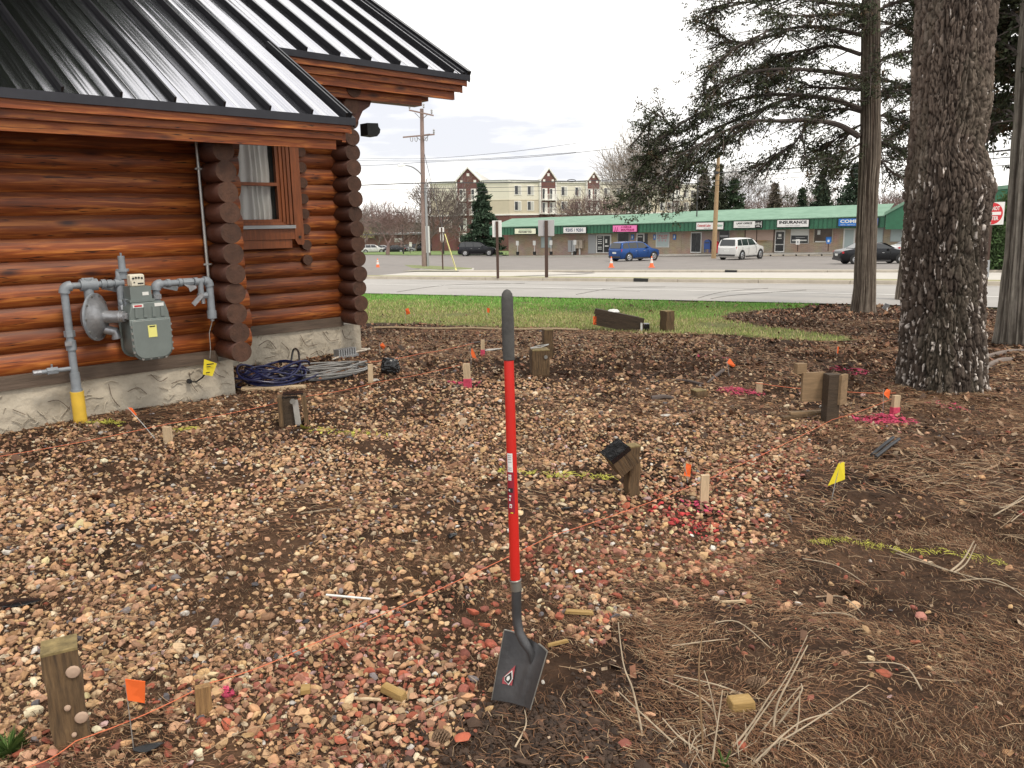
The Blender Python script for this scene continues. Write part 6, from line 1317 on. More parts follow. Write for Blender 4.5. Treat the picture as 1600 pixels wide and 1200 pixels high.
def gable(F_, x0, x1, xa, ye, ya, o=.5, wins=True):
    xl, zl = F_.hit(x0, ye, o); xr, zr2 = F_.hit(x1, ye, o); _, za = F_.hit(xa, ya, o); xm = (xl + xr) / 2; ze = (zl + zr2) / 2
    F_.prism([(xl, zb_), (xr, zb_), (xr, ze), (xm, za), (xl, ze)], -.5, o, 'brick_gable', MREDB)
    tk = .12
    F_.prism([(xl - .3, ze - .25), (xl - .3, ze + .1), (xm, za + tk + .15), (xr + .3, ze + .1), (xr + .3, ze - .25), (xm, za - .0)], -.2, o + .25, 'white_bargeboard', MTRIMW)
    F_.box(xl - .22, xl, zm2, ze, -.3, o + .02, 'corner_trim', MTRIMW); F_.box(xr, xr + .22, zm2, ze, -.3, o + .02, 'corner_trim', MTRIMW)
    w = xr - xl
    for (u, v) in ((.5, .46), (.2, -.10), (.8, -.10)): F_.box(xl + w * u - .25, xl + w * u + .25, ze + (za - ze) * v - .22, ze + (za - ze) * v + .28, o, o + .05, 'white_inset', MTRIMW)
    for lv_, zc in enumerate((zm1 + 1.15, zm2 + 1.2, zm2 - 1.9, zm2 - 4.6)):
        for u in (.24, .76):
            x = xl + w * u; f = F_.box(x - .62, x + .62, zc - 1.05, zc + 1.0, o - .05, o + .05, 'balcony_door', MTRIMW)
            g = MB().box((0, 0, 0), (.5, .04, 1.8)).build('pane', MDGLASS, f); g.location = (-.28, -.06, 0)
            if lv_ < 2:
                F_.box(x - .8, x + .8, zc - 1.25, zc - 1.08, o, o + 1.0, 'balcony', MTRIMW); F_.box(x - .8, x + .8, zc - .15, zc - .07, o + .92, o + 1.0, 'balcony_rail', MTRIMW)
                for j in range(7): F_.box(x - .78 + j * .25, x - .73 + j * .25, zc - 1.08, zc - .15, o + .94, o + .98, 'baluster', MTRIMW)
gable(FL, 714, 749, 731.5, 282, 263); gable(FR, 845.5, 868, 856.5, 281, 264); gable(FR, 918, 936.5, 927, 282.5, 269); gable(FR, 982, 997, 989.5, 284, 271); gable(FR, 1051, 1062, 1056.5, 285, 275)
for px, py in ((723.5, 348), (723.5, 371), (700, 350)): win(FL, px, py, 1.3, 1.4, .5 if px > 714 else 0)
o = FR.prism([(-6, zr), (2, zr), (-2, zr + 2.0)], -10, -8, 'far_gable', MTRIMW)

# ------------------------------------------------------------------ strip mall
Ml = np.array(at(795, 400, 96.)[:2]); Mr = np.array(at(1390, 394, 75.)[:2]); dM = (Mr - Ml) / np.linalg.norm(Mr - Ml); LM = np.linalg.norm(Mr - Ml)
mall = thing('strip_mall', (Ml[0], Ml[1], 0), 'long low tan brick strip mall with green metal roof across the car park', 'building')
FM = Facade(Ml, dM, mall)
def mz(px, py, off_=0): return FM.hit(px, py, off_)
def slopedbox(pxa, pxb, ya0, yb0, ya1, yb1, o0, o1, name, m, plane_o=0):
    """quad-faced slab whose top/bottom edges run through measured pixels: a=left, b=right, 0=bottom, 1=top"""
    xa, za0 = mz(pxa, ya0, plane_o); _, za1 = mz(pxa, ya1, plane_o); xb, zb0 = mz(pxb, yb0, plane_o); _, zb1 = mz(pxb, yb1, plane_o)
    return FM.prism([(xa, za0), (xb, zb0), (xb, zb1), (xa, za1)], o0, o1, name, m)
# walls
slopedbox(795, 1064, 402, 397.5, 366, 360, -14, 0, 'brick_wall', MTANB); slopedbox(1064.2, 1440, 398, 394, 361, 353, -14, .0, 'brick_wall', MTANB)
slopedbox(794, 1440, 402.3, 394.3, 399.6, 392.3, 0, 1.3, 'concrete_walk', MCONC, 0)
# fascias with real vertical ribs, canopy soffit and sloping roof
FO = 1.5
def fascia(pxa, pxb, ya0, yb0, ya1, yb1, yra, yrb, hipL=0, back=7.):
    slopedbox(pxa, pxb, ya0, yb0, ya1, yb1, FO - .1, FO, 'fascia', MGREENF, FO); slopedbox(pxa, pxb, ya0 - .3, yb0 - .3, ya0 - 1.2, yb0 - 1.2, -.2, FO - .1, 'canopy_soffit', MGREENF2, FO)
    xa, za = mz(pxa, ya1, FO); xb, zb = mz(pxb, yb1, FO); _, z0a = mz(pxa, ya0, FO); _, z0b = mz(pxb, yb0, FO); n = int((xb - xa) / .40); mb = MB()
    for i in range(n + 1):
        x = xa + (xb - xa) * i / n; t = i / n; z0 = z0a + (z0b - z0a) * t; z1 = za + (zb - za) * t; c = FM.o + FM.d * x + FM.n * (FO + .02); mb.box((c[0] - mall.location.x, c[1] - mall.location.y, (z0 + z1) / 2), (.06, .05, (z1 - z0)), Euler((0, 0, FM.rz)).to_matrix())
    tag(mb.build('fascia_ribs', MGREENF2, mall), kind='stuff')
    # roof slope: ridge measured on the plane 'back' metres behind the fascia
    xra, zra = mz(pxa + hipL, yra, FO - back); xrb, zrb = mz(pxb, yrb, FO - back)
    def w(x, o_, z): c = FM.o + FM.d * x + FM.n * o_; return (c[0] - mall.location.x, c[1] - mall.location.y, z)
    nP = max(4, int((xb - xa) / 1.2)); mb = MB(); NJ = 6
    for i in range(nP + 1):
        t = i / nP
        for j in range(NJ + 1):
            u = j / NJ; x = (xa + (xb - xa) * t) * (1 - u) + (xra + (xb - xra) * t) * u; mb.v.append(w(x, (FO + .05) * (1 - u) + (FO - back) * u, (za + (zb - za) * t) * (1 - u) + (zra + (zrb - zra) * t) * u + .04 + .0 * u))
    for i in range(nP):
        for j in range(NJ): a = i * (NJ + 1) + j; mb.f.append((a, a + NJ + 1, a + NJ + 2, a + 1))
    b_ = len(mb.v); mb.v += [w(xa, FO + .05, za - .05), w(xa, FO - back, za - .05), w(xb, FO + .05, zb - .05), w(xb, FO - back, zb - .05), w(xra, FO - back, zra), w(xrb, FO - back, zrb), w(xa, FO + .05, za + .04), w(xb, FO + .05, zb + .04)]
    mb.f += [(b_, b_ + 6, b_ + 4, b_ + 1), (b_ + 2, b_ + 3, b_ + 5, b_ + 7)]
    mb.build('roof', MGREENR, mall); slopedbox(pxa, pxb, ya1 + .4, yb1 + .4, ya1 - .5, yb1 - .5, FO, FO + .14, 'roof_edge', MGREENR, FO)
fascia(765, 1051, 367.5, 362.5, 355.5, 348, 342, 332.5, 35); fascia(1051.5, 1383, 361.5, 355.5, 347.5, 337.5, 331.5, 319)
# hip end joint between the two roofs
xj, zj = mz(1051, 348, FO); _, zj0 = mz(1051, 362.5, FO)
# gable-fronted taller block at the right end
x0, z00 = mz(1383, 358.5, FO + .3); _, z01 = mz(1383, 334, FO + .3); x1, z11 = mz(1432, 309, FO + .3); xz, z12 = mz(1640, 292, FO + .3)
FM.prism([(x0, z00), (xz, z00), (xz, z11 + .8), (x1, z11), (x0, z01)], FO - .1, FO + .3, 'green_gable_front', MGREENF); FM.prism([(x0 - .15, z01 - .15), (x0 - .15, z01 + .12), (x1, z11 + .3), (xz, z11 + 1.1), (xz, z11 + .8), (x1, z11)], -5, FO + .42, 'gable_coping', MGREENR)
slopedbox(1383, 1640, 394, 391, 358, 354, -10, -.05, 'brick_wall', MTANB)
def rect(x0, x1, y0, y1, name, m, o0=0., o1=.08, par=None):
    xa, zt = mz(x0, y0, o1); xb, _ = mz(x1, y0, o1); _, zb2 = mz((x0 + x1) / 2, y1, o1); return FM.box(xa, xb, zb2, zt, o0, o1, name, m, par), (xa, xb, zb2, zt)
def sub(f, R_, u0, u1, v0, v1, name, m, d=.03):
    xa, xb, z0, z1 = R_; g = MB().box((0, 0, 0), ((xb - xa) * (u1 - u0), .04, (z1 - z0) * (v1 - v0))).build(name, m, f); g.location = ((xb - xa) * ((u0 + u1) / 2 - .5), -.04 - d, (z1 - z0) * ((v0 + v1) / 2 - .5)); return g
MAL = mat('white_aluminium', (.72, .72, .70), .4)
MBLIND = mat('pale_blind', (.42, .50, .50), .6, vary=.1); MGLS2 = mat('shop_glass', (.05, .055, .06), .15, vary=.6, vscale=1.2, vcol=(.01, .012, .014))
rect(919, 931, 366.5, 396, 'recess', MGREY, 0, .03)
f, R_ = rect(931.5, 955, 366.5, 395.5, 'double_door', MAL); sub(f, R_, .08, .46, .05, .93, 'pane', MGLS2); sub(f, R_, .54, .92, .05, .93, 'pane', MGLS2)
for v in (.85, .72, .6, .5, .3, .2): sub(f, R_, .14, .40, v, v + .04, 'door_print', MPALE, .052)
sub(f, R_, .63, .75, .55, .75, 'door_notice', MPALE, .052); sub(f, R_, .6, .85, .35, .42, 'door_print', MPALE, .052)
f, R_ = rect(965, 983.5, 364, 381, 'shop_window', MGREY); sub(f, R_, .06, .94, .04, .96, 'pane', MGLS2)
f, R_ = rect(994.5, 1007, 364.5, 395, 'door', MAL); sub(f, R_, .16, .84, .05, .93, 'pane', MGLS2); sub(f, R_, .25, .75, .80, .84, 'door_print', MPALE, .052); rect(1007.3, 1012, 365, 390, 'side_pane', MGLS2, 0, .05)
f, R_ = rect(1025, 1046, 363, 386.5, 'shop_window', MAL); sub(f, R_, .06, .94, .05, .95, 'pane', MBLIND)
lettering('STYLIST', .62, MRED, f, (0, -.09, .28), (math.pi / 2, 0, 0), .004, w=1.1); lettering('* * *', .6, mat('pink_ink', (.6, .15, .2), .6), f, (0, -.09, -.2), (math.pi / 2, 0, 0), .004, w=.9)
for a, b in ((986, 990.5), (1020.8, 1024.8), (1051.6, 1056)): f, R_ = rect(a, b, 366.5, 374.5, 'access_sign', MBLUES); sub(f, R_, .3, .7, .25, .8, 'symbol', MPALE, .03)
f, R_ = rect(1079.5, 1096.5, 362.5, 395.2, 'double_door', MAL); sub(f, R_, .09, .49, .06, .94, 'pane', MGLS2); sub(f, R_, .51, .91, .06, .94, 'pane', MGLS2)
f, R_ = rect(1124, 1140, 359, 380, 'shop_window', MGREY); sub(f, R_, .05, .95, .05, .95, 'pane', MGLS2); sub(f, R_, .1, .9, .45, .6, 'window_print', MGREY, .052)
for a in (1164, 1182, 1209): rect(a, a + 1.3, 358, 394, 'brick_pilaster', MRUST, 0, .06)
rect(1164, 1209, 358.5, 375.5, 'blank_panel', mat('tan_panel', (.50, .37, .31), .8), 0, .04); rect(1183, 1198, 375.5, 377, 'wood_ledge', MWOODP2, 0, .25)
f, R_ = rect(1211.5, 1227, 360, 394.2, 'door', MAL); sub(f, R_, .10, .90, .38, .93, 'pane', MGLS2); sub(f, R_, .10, .90, .06, .34, 'kick_pane', MDGLASS); sub(f, R_, .35, .65, .72, .84, 'door_emblem', MPALE, .052); sub(f, R_, .25, .7, .62, .66, 'door_print', MPALE, .052)
f, R_ = rect(1236, 1264.5, 357, 380.5, 'shop_window', MAL); sub(f, R_, .04, .96, .55, .97, 'blind', MPALE); sub(f, R_, .04, .96, .04, .53, 'pane', MGLS2); sub(f, R_, .1, .9, .16, .26, 'window_print', MPALE, .052); sub(f, R_, .3, .8, .38, .42, 'window_print', MGREY, .052)
f, R_ = rect(1272, 1302, 356, 379.5, 'shop_window', MTANW); sub(f, R_, .04, .96, .04, .92, 'pane', mat('warm_shop_glass', (.10, .065, .04), .2, vary=.7, vscale=1)); sub(f, R_, .2, .35, .55, .85, 'notice', MPALE, .052); sub(f, R_, .1, .75, .05, .12, 'window_print', MPALE, .052); sub(f, R_, .66, .95, .05, .4, 'blue_notice', MBLUES, .052)
f, R_ = rect(1318.5, 1337, 357, 390, 'door', MAL); sub(f, R_, .13, .87, .06, .94, 'pane', MBLIND)
f, R_ = rect(1364, 1381, 355, 380, 'shop_window', MGREY); sub(f, R_, .05, .95, .05, .95, 'pane', MBLIND); f, R_ = rect(1392, 1415, 356, 378, 'shop_window', MGREY); sub(f, R_, .05, .95, .05, .95, 'pane', MBLIND)
f, R_ = rect(845, 862, 370, 387.5, 'shop_window', MGREY); sub(f, R_, .06, .94, .06, .94, 'pane', MBLIND)
# shop signs: cabinet boxes on the fascia
def shop(x0, x1, y0, y1, m, label, texts, edge=MBLACK):
    xa, zt = mz(x0, y0, FO + .35); xb, _ = mz(x1, y0, FO + .35); _, zb2 = mz((x0 + x1) / 2, y1, FO + .35); _, zt = mz((x0 + x1) / 2, (y0 + y0) / 2, FO + .35); c = FM.o + FM.d * (xa + xb) / 2 + FM.n * (FO + .2)
    t = thing('shop_sign', (c[0], c[1], (zt + zb2) / 2), label, 'sign', 'shop signs on the green fascia', FM.rz); w, h = xb - xa, zt - zb2
    MB().box((0, .03, 0), (w + .10, .22, h + .10)).build('cabinet', edge, t); MB().box((0, -.09, 0), (w, .03, h)).build('face', m, t)
    for (txt, u, v, sz, mm, wd, sh_, bd_) in texts: lettering(txt, sz * h, mm, t, ((u - .5) * w, -.112, (v - .5) * h), (math.pi / 2, 0, 0), .004, w=wd * w, shear=sh_, bold=bd_)
    return t, w, h
MNAVY = mat('navy_ink', (.02, .04, .12), .6); MGRI = mat('green_ink', (.03, .25, .14), .6); MPUR = mat('dark_pink_ink', (.35, .01, .12), .6)
MCRS = mat('cream_sign', (.80, .82, .62), .5)
shop(804, 836.5, 357.3, 365.3, MCRS, 'cream sign reading ACCOUNTING INCOME TAX, leftmost on the mall', [('ACCOUNTING', .5, .72, .34, MGRI, .6, 0, .0), ('INCOME TAX', .5, .34, .40, MBLACK, .64, 0, .01)])
shop(880, 915, 355.3, 364, MWHITE, 'white sign reading 9205 / 9201', [('9205 / 9201', .5, .5, .82, MNAVY, .78, 0, .01)])
shop(957.5, 994.5, 352.3, 362, MPINKS, 'pink boutique sign above the boutique window', [('J.J.', .15, .42, .8, MPUR, .2, .2, .01), ('A UNIQUE', .56, .73, .42, MPUR, .44, .1, .01), ('BOUTIQUE', .62, .28, .42, MPUR, .56, .1, .015)], mat('maroon_edge', (.12, .01, .05), .5))
shop(1088, 1130, 347.8, 358.3, MWHITE, 'white sign with red and green script, behind the wooden pole', [('Centennial Lakes', .28, .56, .55, MRED, .50, .3, .005), ('Dentistry', .80, .56, .55, MGRI, .34, .3, .005), ('DENTAL  GROUP', .42, .16, .14, MBLACK, .25, 0, 0)])
t, w, h = shop(1146.5, 1190, 345.8, 355.8, MWHITE, 'white LAW OFFICE sign with black scales-of-justice square', [('LAW OFFICE', .38, .68, .38, MBLACK, .56, 0, .01), ('PERSONAL INJURY', .38, .24, .22, MGREY, .45, 0, 0)])
MB().box(((.88 - .5) * w, -.11, 0), (.22 * w, .02, h)).build('black_square', MBLACK, t)
cx_ = (.88 - .5) * w; mb = MB(); mb.box((cx_, -.125, 0), (.05, .012, h * .6)); mb.box((cx_, -.125, h * .18), (.5, .012, .05)); mb.box((cx_, -.125, -h * .28), (.36, .012, .06))
for sg in (-1, 1): mb.box((cx_ + sg * .24, -.125, .0), (.22, .012, .05)); mb.box((cx_ + sg * .24, -.125, .08), (.03, .012, .18))
mb.build('scales_emblem', MPALE, t)
shop(1214.5, 1263.5, 343.8, 354.5, MWHITE, 'white sign reading INSURANCE in bold black', [('INSURANCE', .5, .66, .56, MBLACK, .88, 0, .014), ('HOME - AUTO - BUSINESS', .5, .20, .18, MGREY, .45, 0, 0)])
shop(1310.5, 1372, 341.5, 353, MBLUES, 'blue sign reading COMPUTERS behind the slim cedar', [('COMPUTERS', .5, .62, .60, MPALE, .92, 0, .015), ('SALES - SERVICE - REPAIR - NETWORK', .5, .17, .18, MPALE, .9, 0, 0)])
# small wall-side things
def pxY(px, py): return G(px, py)
PB = 'small parking signs in black tubs along the brick wall'
for i, (px, yt, yb) in enumerate(((808.5, 376.3, 398.5), (835, 376, 398.3), (861, 375.5, 398.2), (898.5, 375, 398))):
    xa, zt = mz(px, yt, 1.0); _, zb2 = mz(px, yb, 1.0); c = FM.o + FM.d * xa + FM.n * 1.0; t = thing('parking_sign', (c[0], c[1], zb2), ['white parking sign in a tub, leftmost by the mall end', 'white parking sign in a tub under the cream sign\'s right end', 'white parking sign in a tub beside the blind window', 'white parking sign in a tub between the utility cabinets'][i], 'sign', PB, FM.rz); H_ = zt - zb2
    MB().cyl((0, 0, 0), (0, 0, .38), .17, 12, .2).build('tub', MBLACK, t); MB().box((0, 0, H_ / 2), (.05, .05, H_)).build('post', MWHITE, t); MB().box((0, -.04, H_ - .26), (.36, .02, .52)).build('plate', MWHITE, t)
for px, y0, y1, w, m, lb in ((893, 375.5, 393.5, 12, MGREY, 'grey electrical cabinet on the mall wall'), (904.5, 375.3, 388, 10.5, mat('tan_cabinet', (.50, .42, .34), .6), 'tan meter cabinet on the mall wall')):
    xa, zt = mz(px, y0, .55); _, zb2 = mz(px, y1, .55); k = w / 13.2; c = FM.o + FM.d * xa + FM.n * .35; t = thing('utility_cabinet', (c[0], c[1], zb2), lb, 'cabinet', None, FM.rz)
    MB().box((0, 0, (zt - zb2) / 2), (k, .45, zt - zb2)).build('case', m, t); MB().box((0, -.24, (zt - zb2) / 2), (.03, .02, zt - zb2 - .1)).build('door_seam', MDGREY, t); _, zf = mz(px, 398, .5); MB().cyl((0, 0, 0), (0, 0, zf - zb2), .09, 8).build('leg', MPALE, t)
for px, yt, yb, m, lb in ((1247, 374, 393, MWHITE, 'white parking notice on a post before the insurance window'), (1295, 372.5, 392.5, MBLUES, 'blue accessible parking sign before the warm window')):
    xa, zt = mz(px, yt, 1.6); _, zb2 = mz(px, yb, 1.6); c = FM.o + FM.d * xa + FM.n * 1.6; t = thing('parking_sign', (c[0], c[1], zb2), lb, 'sign', None, FM.rz); H_ = zt - zb2
    MB().box((0, 0, H_ / 2), (.08, .06, H_)).build('post', MRUST, t); MB().box((0, -.05, H_ - .24), (.36, .02, .5)).build('plate', m, t); MB().box((0, -.065, H_ - .24), (.16, .01, .22)).build('symbol', MGREY if m is MWHITE else MPALE, t)
# kerb stops along the mall walk
for i in range(9):
    px = 1195 + i * 20; xa, z_ = mz(px, 394.2, 2.0); c = FM.o + FM.d * xa + FM.n * 2.2; o = MB().box((0, 0, 0), (1.0, .2, .14)).build('wheel_stop', MKERB, None, loc=(c[0], c[1], zgp(c) + .15)); o.rotation_euler = (0, 0, FM.rz); tag(o, 'low concrete wheel stop ' + ['before the blank panels', 'left of the insurance door', 'under the blinds window', 'under the white parking notice', 'under the warm window', 'under the blue parking sign', 'before the computer shop door', 'hidden by the slim cedar', 'right of the slim cedar'][i], 'wheel stop', 'wheel stops in front of the shops')
# mailbox and red box
def mall_at(px, py, off_): xa, z_ = mz(px, py, off_); c = FM.o + FM.d * xa + FM.n * off_; return c, z_
c, zb2 = mall_at(1105.5, 394.5, 1.2); t = thing('mailbox', (c[0], c[1], zb2), 'dark blue collection mailbox with rounded top by the glass doors', 'mailbox', None, FM.rz)
pf = [(-.30, .35), (.30, .35), (.30, 1.0)] + [(.30 * math.cos(a), 1.0 + .30 * math.sin(a)) for a in [math.pi * i / 8 for i in range(1, 8)]] + [(-.30, 1.0)]
MB().prism(pf, -.3, .3, lambda x, z, y: (x, y, z)).build('body', MMAILB, t)
for sx_ in (-.24, .24):
    for sy_ in (-.24, .24): MB().box((sx_, sy_, .18), (.07, .07, .36)).build('leg', MMAILB, t)
MB().box((0, -.31, 1.0), (.45, .02, .10)).build('pull_flap', MDGREY, t)
c, zb2 = mall_at(1118, 394.8, 1.2); t = thing('newspaper_box', (c[0], c[1], zb2), 'red newspaper box behind the wooden pole', 'box', None, FM.rz)
MB().prism([(-.28, 0), (.28, 0), (.28, .9), (.18, 1.15), (-.1, 1.15), (-.28, .95)], -.25, .25, lambda x, z, y: (x, y, z)).build('body', MLAMPR, t); MB().box((-.12, -.27, .72), (.3, .02, .34)).build('window', MPALE, t); MB().box((-.10, -.27, .30), (.3, .02, .2)).build('white_panel', MPALE, t)

# ------------------------------------------------------------------ cars
def car(name, loc, rz, col, L_, W_, H_, kind, label, metal=.3, lamp=True):
    m = mat(name + '_paint', col, .25, metal=metal, spec=.6); t = thing('parked_car', loc, label, 'car', 'cars parked across the road', rz)
    if kind == 'suv': st = [(-.5, .50, .62, .60, .86), (-.49, .42, .98, .60, .93), (-.47, .34, 1.0, .68, .96), (-.455, .30, 1.0, .93, 1), (-.40, .30, 1.0, .985, 1), (-.25, .30, 1., 1.0, 1), (0, .30, 1., 1.0, 1), (.10, .30, 1., .965, 1), (.16, .30, .99, .88, 1), (.255, .30, .98, .66, 1), (.30, .30, .97, .63, 1), (.42, .30, .92, .59, .97), (.48, .34, .82, .50, .88), (.5, .42, .72, .42, .78)]
    else: st = [(-.5, .42, .70, .52, .82), (-.48, .34, .82, .62, .92), (-.44, .28, .88, .66, .97), (-.36, .26, .90, .70, 1), (-.30, .26, .92, .73, 1), (-.17, .26, .93, .97, 1), (-.08, .26, .93, 1.0, 1), (.04, .26, .93, .99, 1), (.11, .26, .92, .92, 1), (.23, .26, .90, .69, 1), (.30, .26, .88, .66, 1), (.42, .28, .82, .58, .96), (.48, .32, .72, .48, .86), (.5, .38, .62, .42, .74)]
    belt = .60 if kind == 'suv' else .66
    mb = MB(); rings = []
    zb2 = .20 / 1.7 * H_
    for (u, zbm, _, zt, wf) in st:
        x = u * L_; hw = W_ / 2 * wf; top = zt * H_; be = min(belt * H_, top * .985); cab = max(0, (top - be) / (H_ * (1 - belt))); zb3 = zb2 + (.12 if abs(u) > .47 else 0)
        tuck = hw * (1 - .20 * cab)
        half = [(0, zb3), (hw * .88, zb3), (hw * .97, zb3 + .10), (hw, (zb3 + be) * .52), (hw * .985, be * .93), (hw * .955, be), (tuck + (hw * .955 - tuck) * .12, top - (top - be) * .14), (tuck * .93, top - .01), (0, top + .012 * H_ * (1 if cab > .5 else .4))]
        ring = [(x, -y, z) for y, z in half] + [(x, y, z) for y, z in half[-2:0:-1]]; rings.append(ring)
    n = len(rings[0])
    for r in rings: mb.v.extend(r)
    for i in range(len(rings) - 1):
        for k in range(n): mb.f.append((i * n + k, i * n + (k + 1) % n, (i + 1) * n + (k + 1) % n, (i + 1) * n + k))
    mb.f.append(tuple(range(n))[::-1]); mb.f.append(tuple((len(rings) - 1) * n + k for k in range(n)))
    b = mb.build('body', m, t, smooth=True); bv = b.modifiers.new('s', 'SUBSURF'); bv.levels = bv.render_levels = 1
    def side(x, z):      # half width of the glasshouse at height z
        k = (z - belt * H_) / (H_ * (1 - belt)); return W_ / 2 * (.955 - .17 * k) + .012
    gl = [[(-.445, .66), (-.42, .92), (-.31, .945), (-.295, .66)], [(-.28, .66), (-.295, .945), (-.10, .955), (-.085, .66)], [(-.07, .66), (-.085, .955), (.07, .93), (.165, .70), (.16, .66)]] if kind == 'suv' else [[(-.30, .73), (-.19, .92), (-.17, .93), (-.17, .72)], [(-.16, .72), (-.155, .94), (-.03, .955), (-.02, .72)], [(-.01, .72), (-.02, .955), (.08, .92), (.185, .73), (.18, .71)]]
    for poly in gl:
        for sg in (-1, 1):
            w_ = MB(); vs = [(u * L_, sg * side(u, v * H_), v * H_) for u, v in poly]; w_.add(vs + [(x, y - sg * .03, z) for x, y, z in vs], [tuple(range(len(vs)))[::sg], tuple(range(len(vs), 2 * len(vs)))[::-sg]]); w_.build('side_window', MDGLASS, t)
    rw = MB()
    if kind == 'suv': q = [(-.482 * L_, -.38 * W_, .66 * H_), (-.482 * L_, .38 * W_, .66 * H_), (-.445 * L_, .33 * W_, .93 * H_), (-.445 * L_, -.33 * W_, .93 * H_)]
    else: q = [(-.315 * L_, -.38 * W_, .735 * H_), (-.315 * L_, .38 * W_, .735 * H_), (-.185 * L_, .32 * W_, .975 * H_), (-.185 * L_, -.32 * W_, .975 * H_)]
    rw.add(q + [(x + .06, y, z - .03) for x, y, z in q], [(0, 3, 2, 1), (4, 5, 6, 7), (0, 1, 5, 4), (2, 3, 7, 6)]); o = rw.build('rear_window', MDGLASS, t); o.location.x = -.018; o.location.z = .012
    ws = [(.25 * L_, -.40 * W_, .69 * H_), (.25 * L_, .40 * W_, .69 * H_), (.11 * L_, .34 * W_, .95 * H_), (.11 * L_, -.34 * W_, .95 * H_)]; w_ = MB(); w_.add(ws + [(x - .05, y, z - .05) for x, y, z in ws], [(0, 1, 2, 3), (7, 6, 5, 4)]); o = w_.build('windscreen', MDGLASS, t); o.location.x = .03; o.location.z = .03
    wr = .215 * H_ if kind == 'suv' else .22 * H_
    for u in (-.30, .325):
        for sg in (-1, 1):
            MB().cyl((0, 0, 0), (0, sg * .02, 0), wr * 1.18, 24).build('wheel_arch', MBLACK, t, loc=(u * L_, sg * W_ * .487, wr * 1.02)); wh = MB().lathe([(-.11, wr * .8), (-.10, wr * .97), (0, wr), (.10, wr * .97), (.11, wr * .8)], (0, 0, 0), (0, sg, 0), 24).build('wheel', MTYRE, t, loc=(u * L_, sg * (W_ / 2 - .09), wr), smooth=True)
            MB().lathe([(0, wr * .66), (.012, wr * .62), (.014, 0)], (0, 0, 0), (0, sg, 0), 20).build('rim', MRIM, wh, loc=(0, sg * .105, 0))
            for k in range(5): a = k * 1.257 + .3; MB().box((0, 0, 0), (wr * .16, .01, wr * .30), Euler((0, a, 0)).to_matrix()).build('rim_gap', MBLACK, wh, loc=(math.sin(a) * wr * .38, sg * .122, math.cos(a) * wr * .38))
    for sg in (-1, 1):
        MB().box((0, 0, 0), (.10, .26 if kind == 'suv' else .36, .22 if kind == 'suv' else .13)).build('tail_lamp', MLAMPR, t, loc=(-.472 * L_, sg * W_ * .40, .56 * H_)); MB().box((0, 0, 0), (.16, .32, .12)).build('headlight', MPALE, t, loc=(.462 * L_, sg * W_ * .33, .44 * H_)); MB().box((0, 0, 0), (.12, .16, .12)).build('wing_mirror', m if kind == 'suv' else MBLACK, t, loc=(.145 * L_, sg * (W_ / 2 + .06), .68 * H_)); MB().box((0, 0, 0), (L_ * .34, .03, .12)).build('side_sill', MDGREY, t, loc=(.01 * L_, sg * W_ * .488, zb2 + .06))
        for u in (-.085, -.29, .17): MB().box((0, 0, 0), (.012, .012, .30 * H_)).build('door_gap', MBLACK, t, loc=(u * L_, sg * (W_ * .5 + .001), .44 * H_))
        for u in (-.13, .07): MB().box((0, 0, 0), (.16, .02, .03)).build('door_handle', MRIM if metal else MBLACK, t, loc=(u * L_, sg * (W_ * .5 + .006), .53 * H_))
    MB().box((0, 0, 0), (.03, .50, .14)).build('number_plate', MPALE, t, loc=(-.497 * L_, 0, .44 * H_)); MB().box((0, 0, 0), (.10, W_ * .82, .14)).build('rear_bumper', MDGREY, t, loc=(-.49 * L_, 0, .235 * H_)); MB().box((0, 0, 0), (.1, W_ * .7, .16)).build('grille', MBLACK, t, loc=(.478 * L_, 0, .36 * H_))
    return t
def place(px, py, Y=None):
    g = G(px, py, .07) if Y is None else at(px, py, Y); return (g[0], g[1], float(zg(g[0], g[1])) + .07)
def car_between(xa, xb, yb, Y, true_L, ang): pass
car('blue_suv', place(991, 409, 70.5), math.radians(32), (.02, .075, .26), 4.5, 1.85, 1.68, 'suv', 'bright blue compact SUV parked among the orange cones', .5)
car('white_suv', place(1158, 404.5, 70.0), math.radians(44), (.66, .66, .65), 4.85, 1.9, 1.85, 'suv', 'silver-white SUV parked in front of the law office', .2)
car('black_suv', place(746, 400, 102), math.radians(-4), (.012, .013, .018), 4.8, 1.9, 1.76, 'suv', 'black SUV parked near the spruce by the apartment block', .4)
car('black_sedan', place(1362, 412, 55), math.radians(-2), (.010, .011, .014), 4.85, 1.83, 1.44, 'sedan', 'black sedan seen behind the slim cedar trunk', .4)
car('white_sedan', place(1432, 402, 68), math.radians(10), (.62, .63, .64), 4.8, 1.8, 1.5, 'sedan', 'white car peeking out behind the big pine trunk', .1)
for i, (px, Y, c_, k_, lb) in enumerate(((583, 150, (.6, .6, .6), 'suv', 'white pickup-like car parked at far left by the cabin edge'), (600, 152, (.5, .5, .52), 'sedan', 'pale car parked beside the white one, far left'), (617, 150, (.015, .015, .02), 'sedan', 'black car under the bare tree, far left'), (630, 152, (.30, .31, .33), 'sedan', 'grey car parked right of the lamp post, far left'), (650, 156, (.02, .02, .022), 'suv', 'dark car parked just left of the utility pole'), (672, 156, (.05, .03, .03), 'sedan', 'dark car parked just right of the utility pole'))):
    a = at(px, 391, Y); car('far_car%d' % i, (a[0], Y, float(zg(a[0], Y)) + .1 + (-.2)), math.radians([10, -8, 172, 12, 5, -6][i]), c_, 4.6, 1.8, 1.6 if k_ == 'suv' else 1.45, k_, lb, .2)

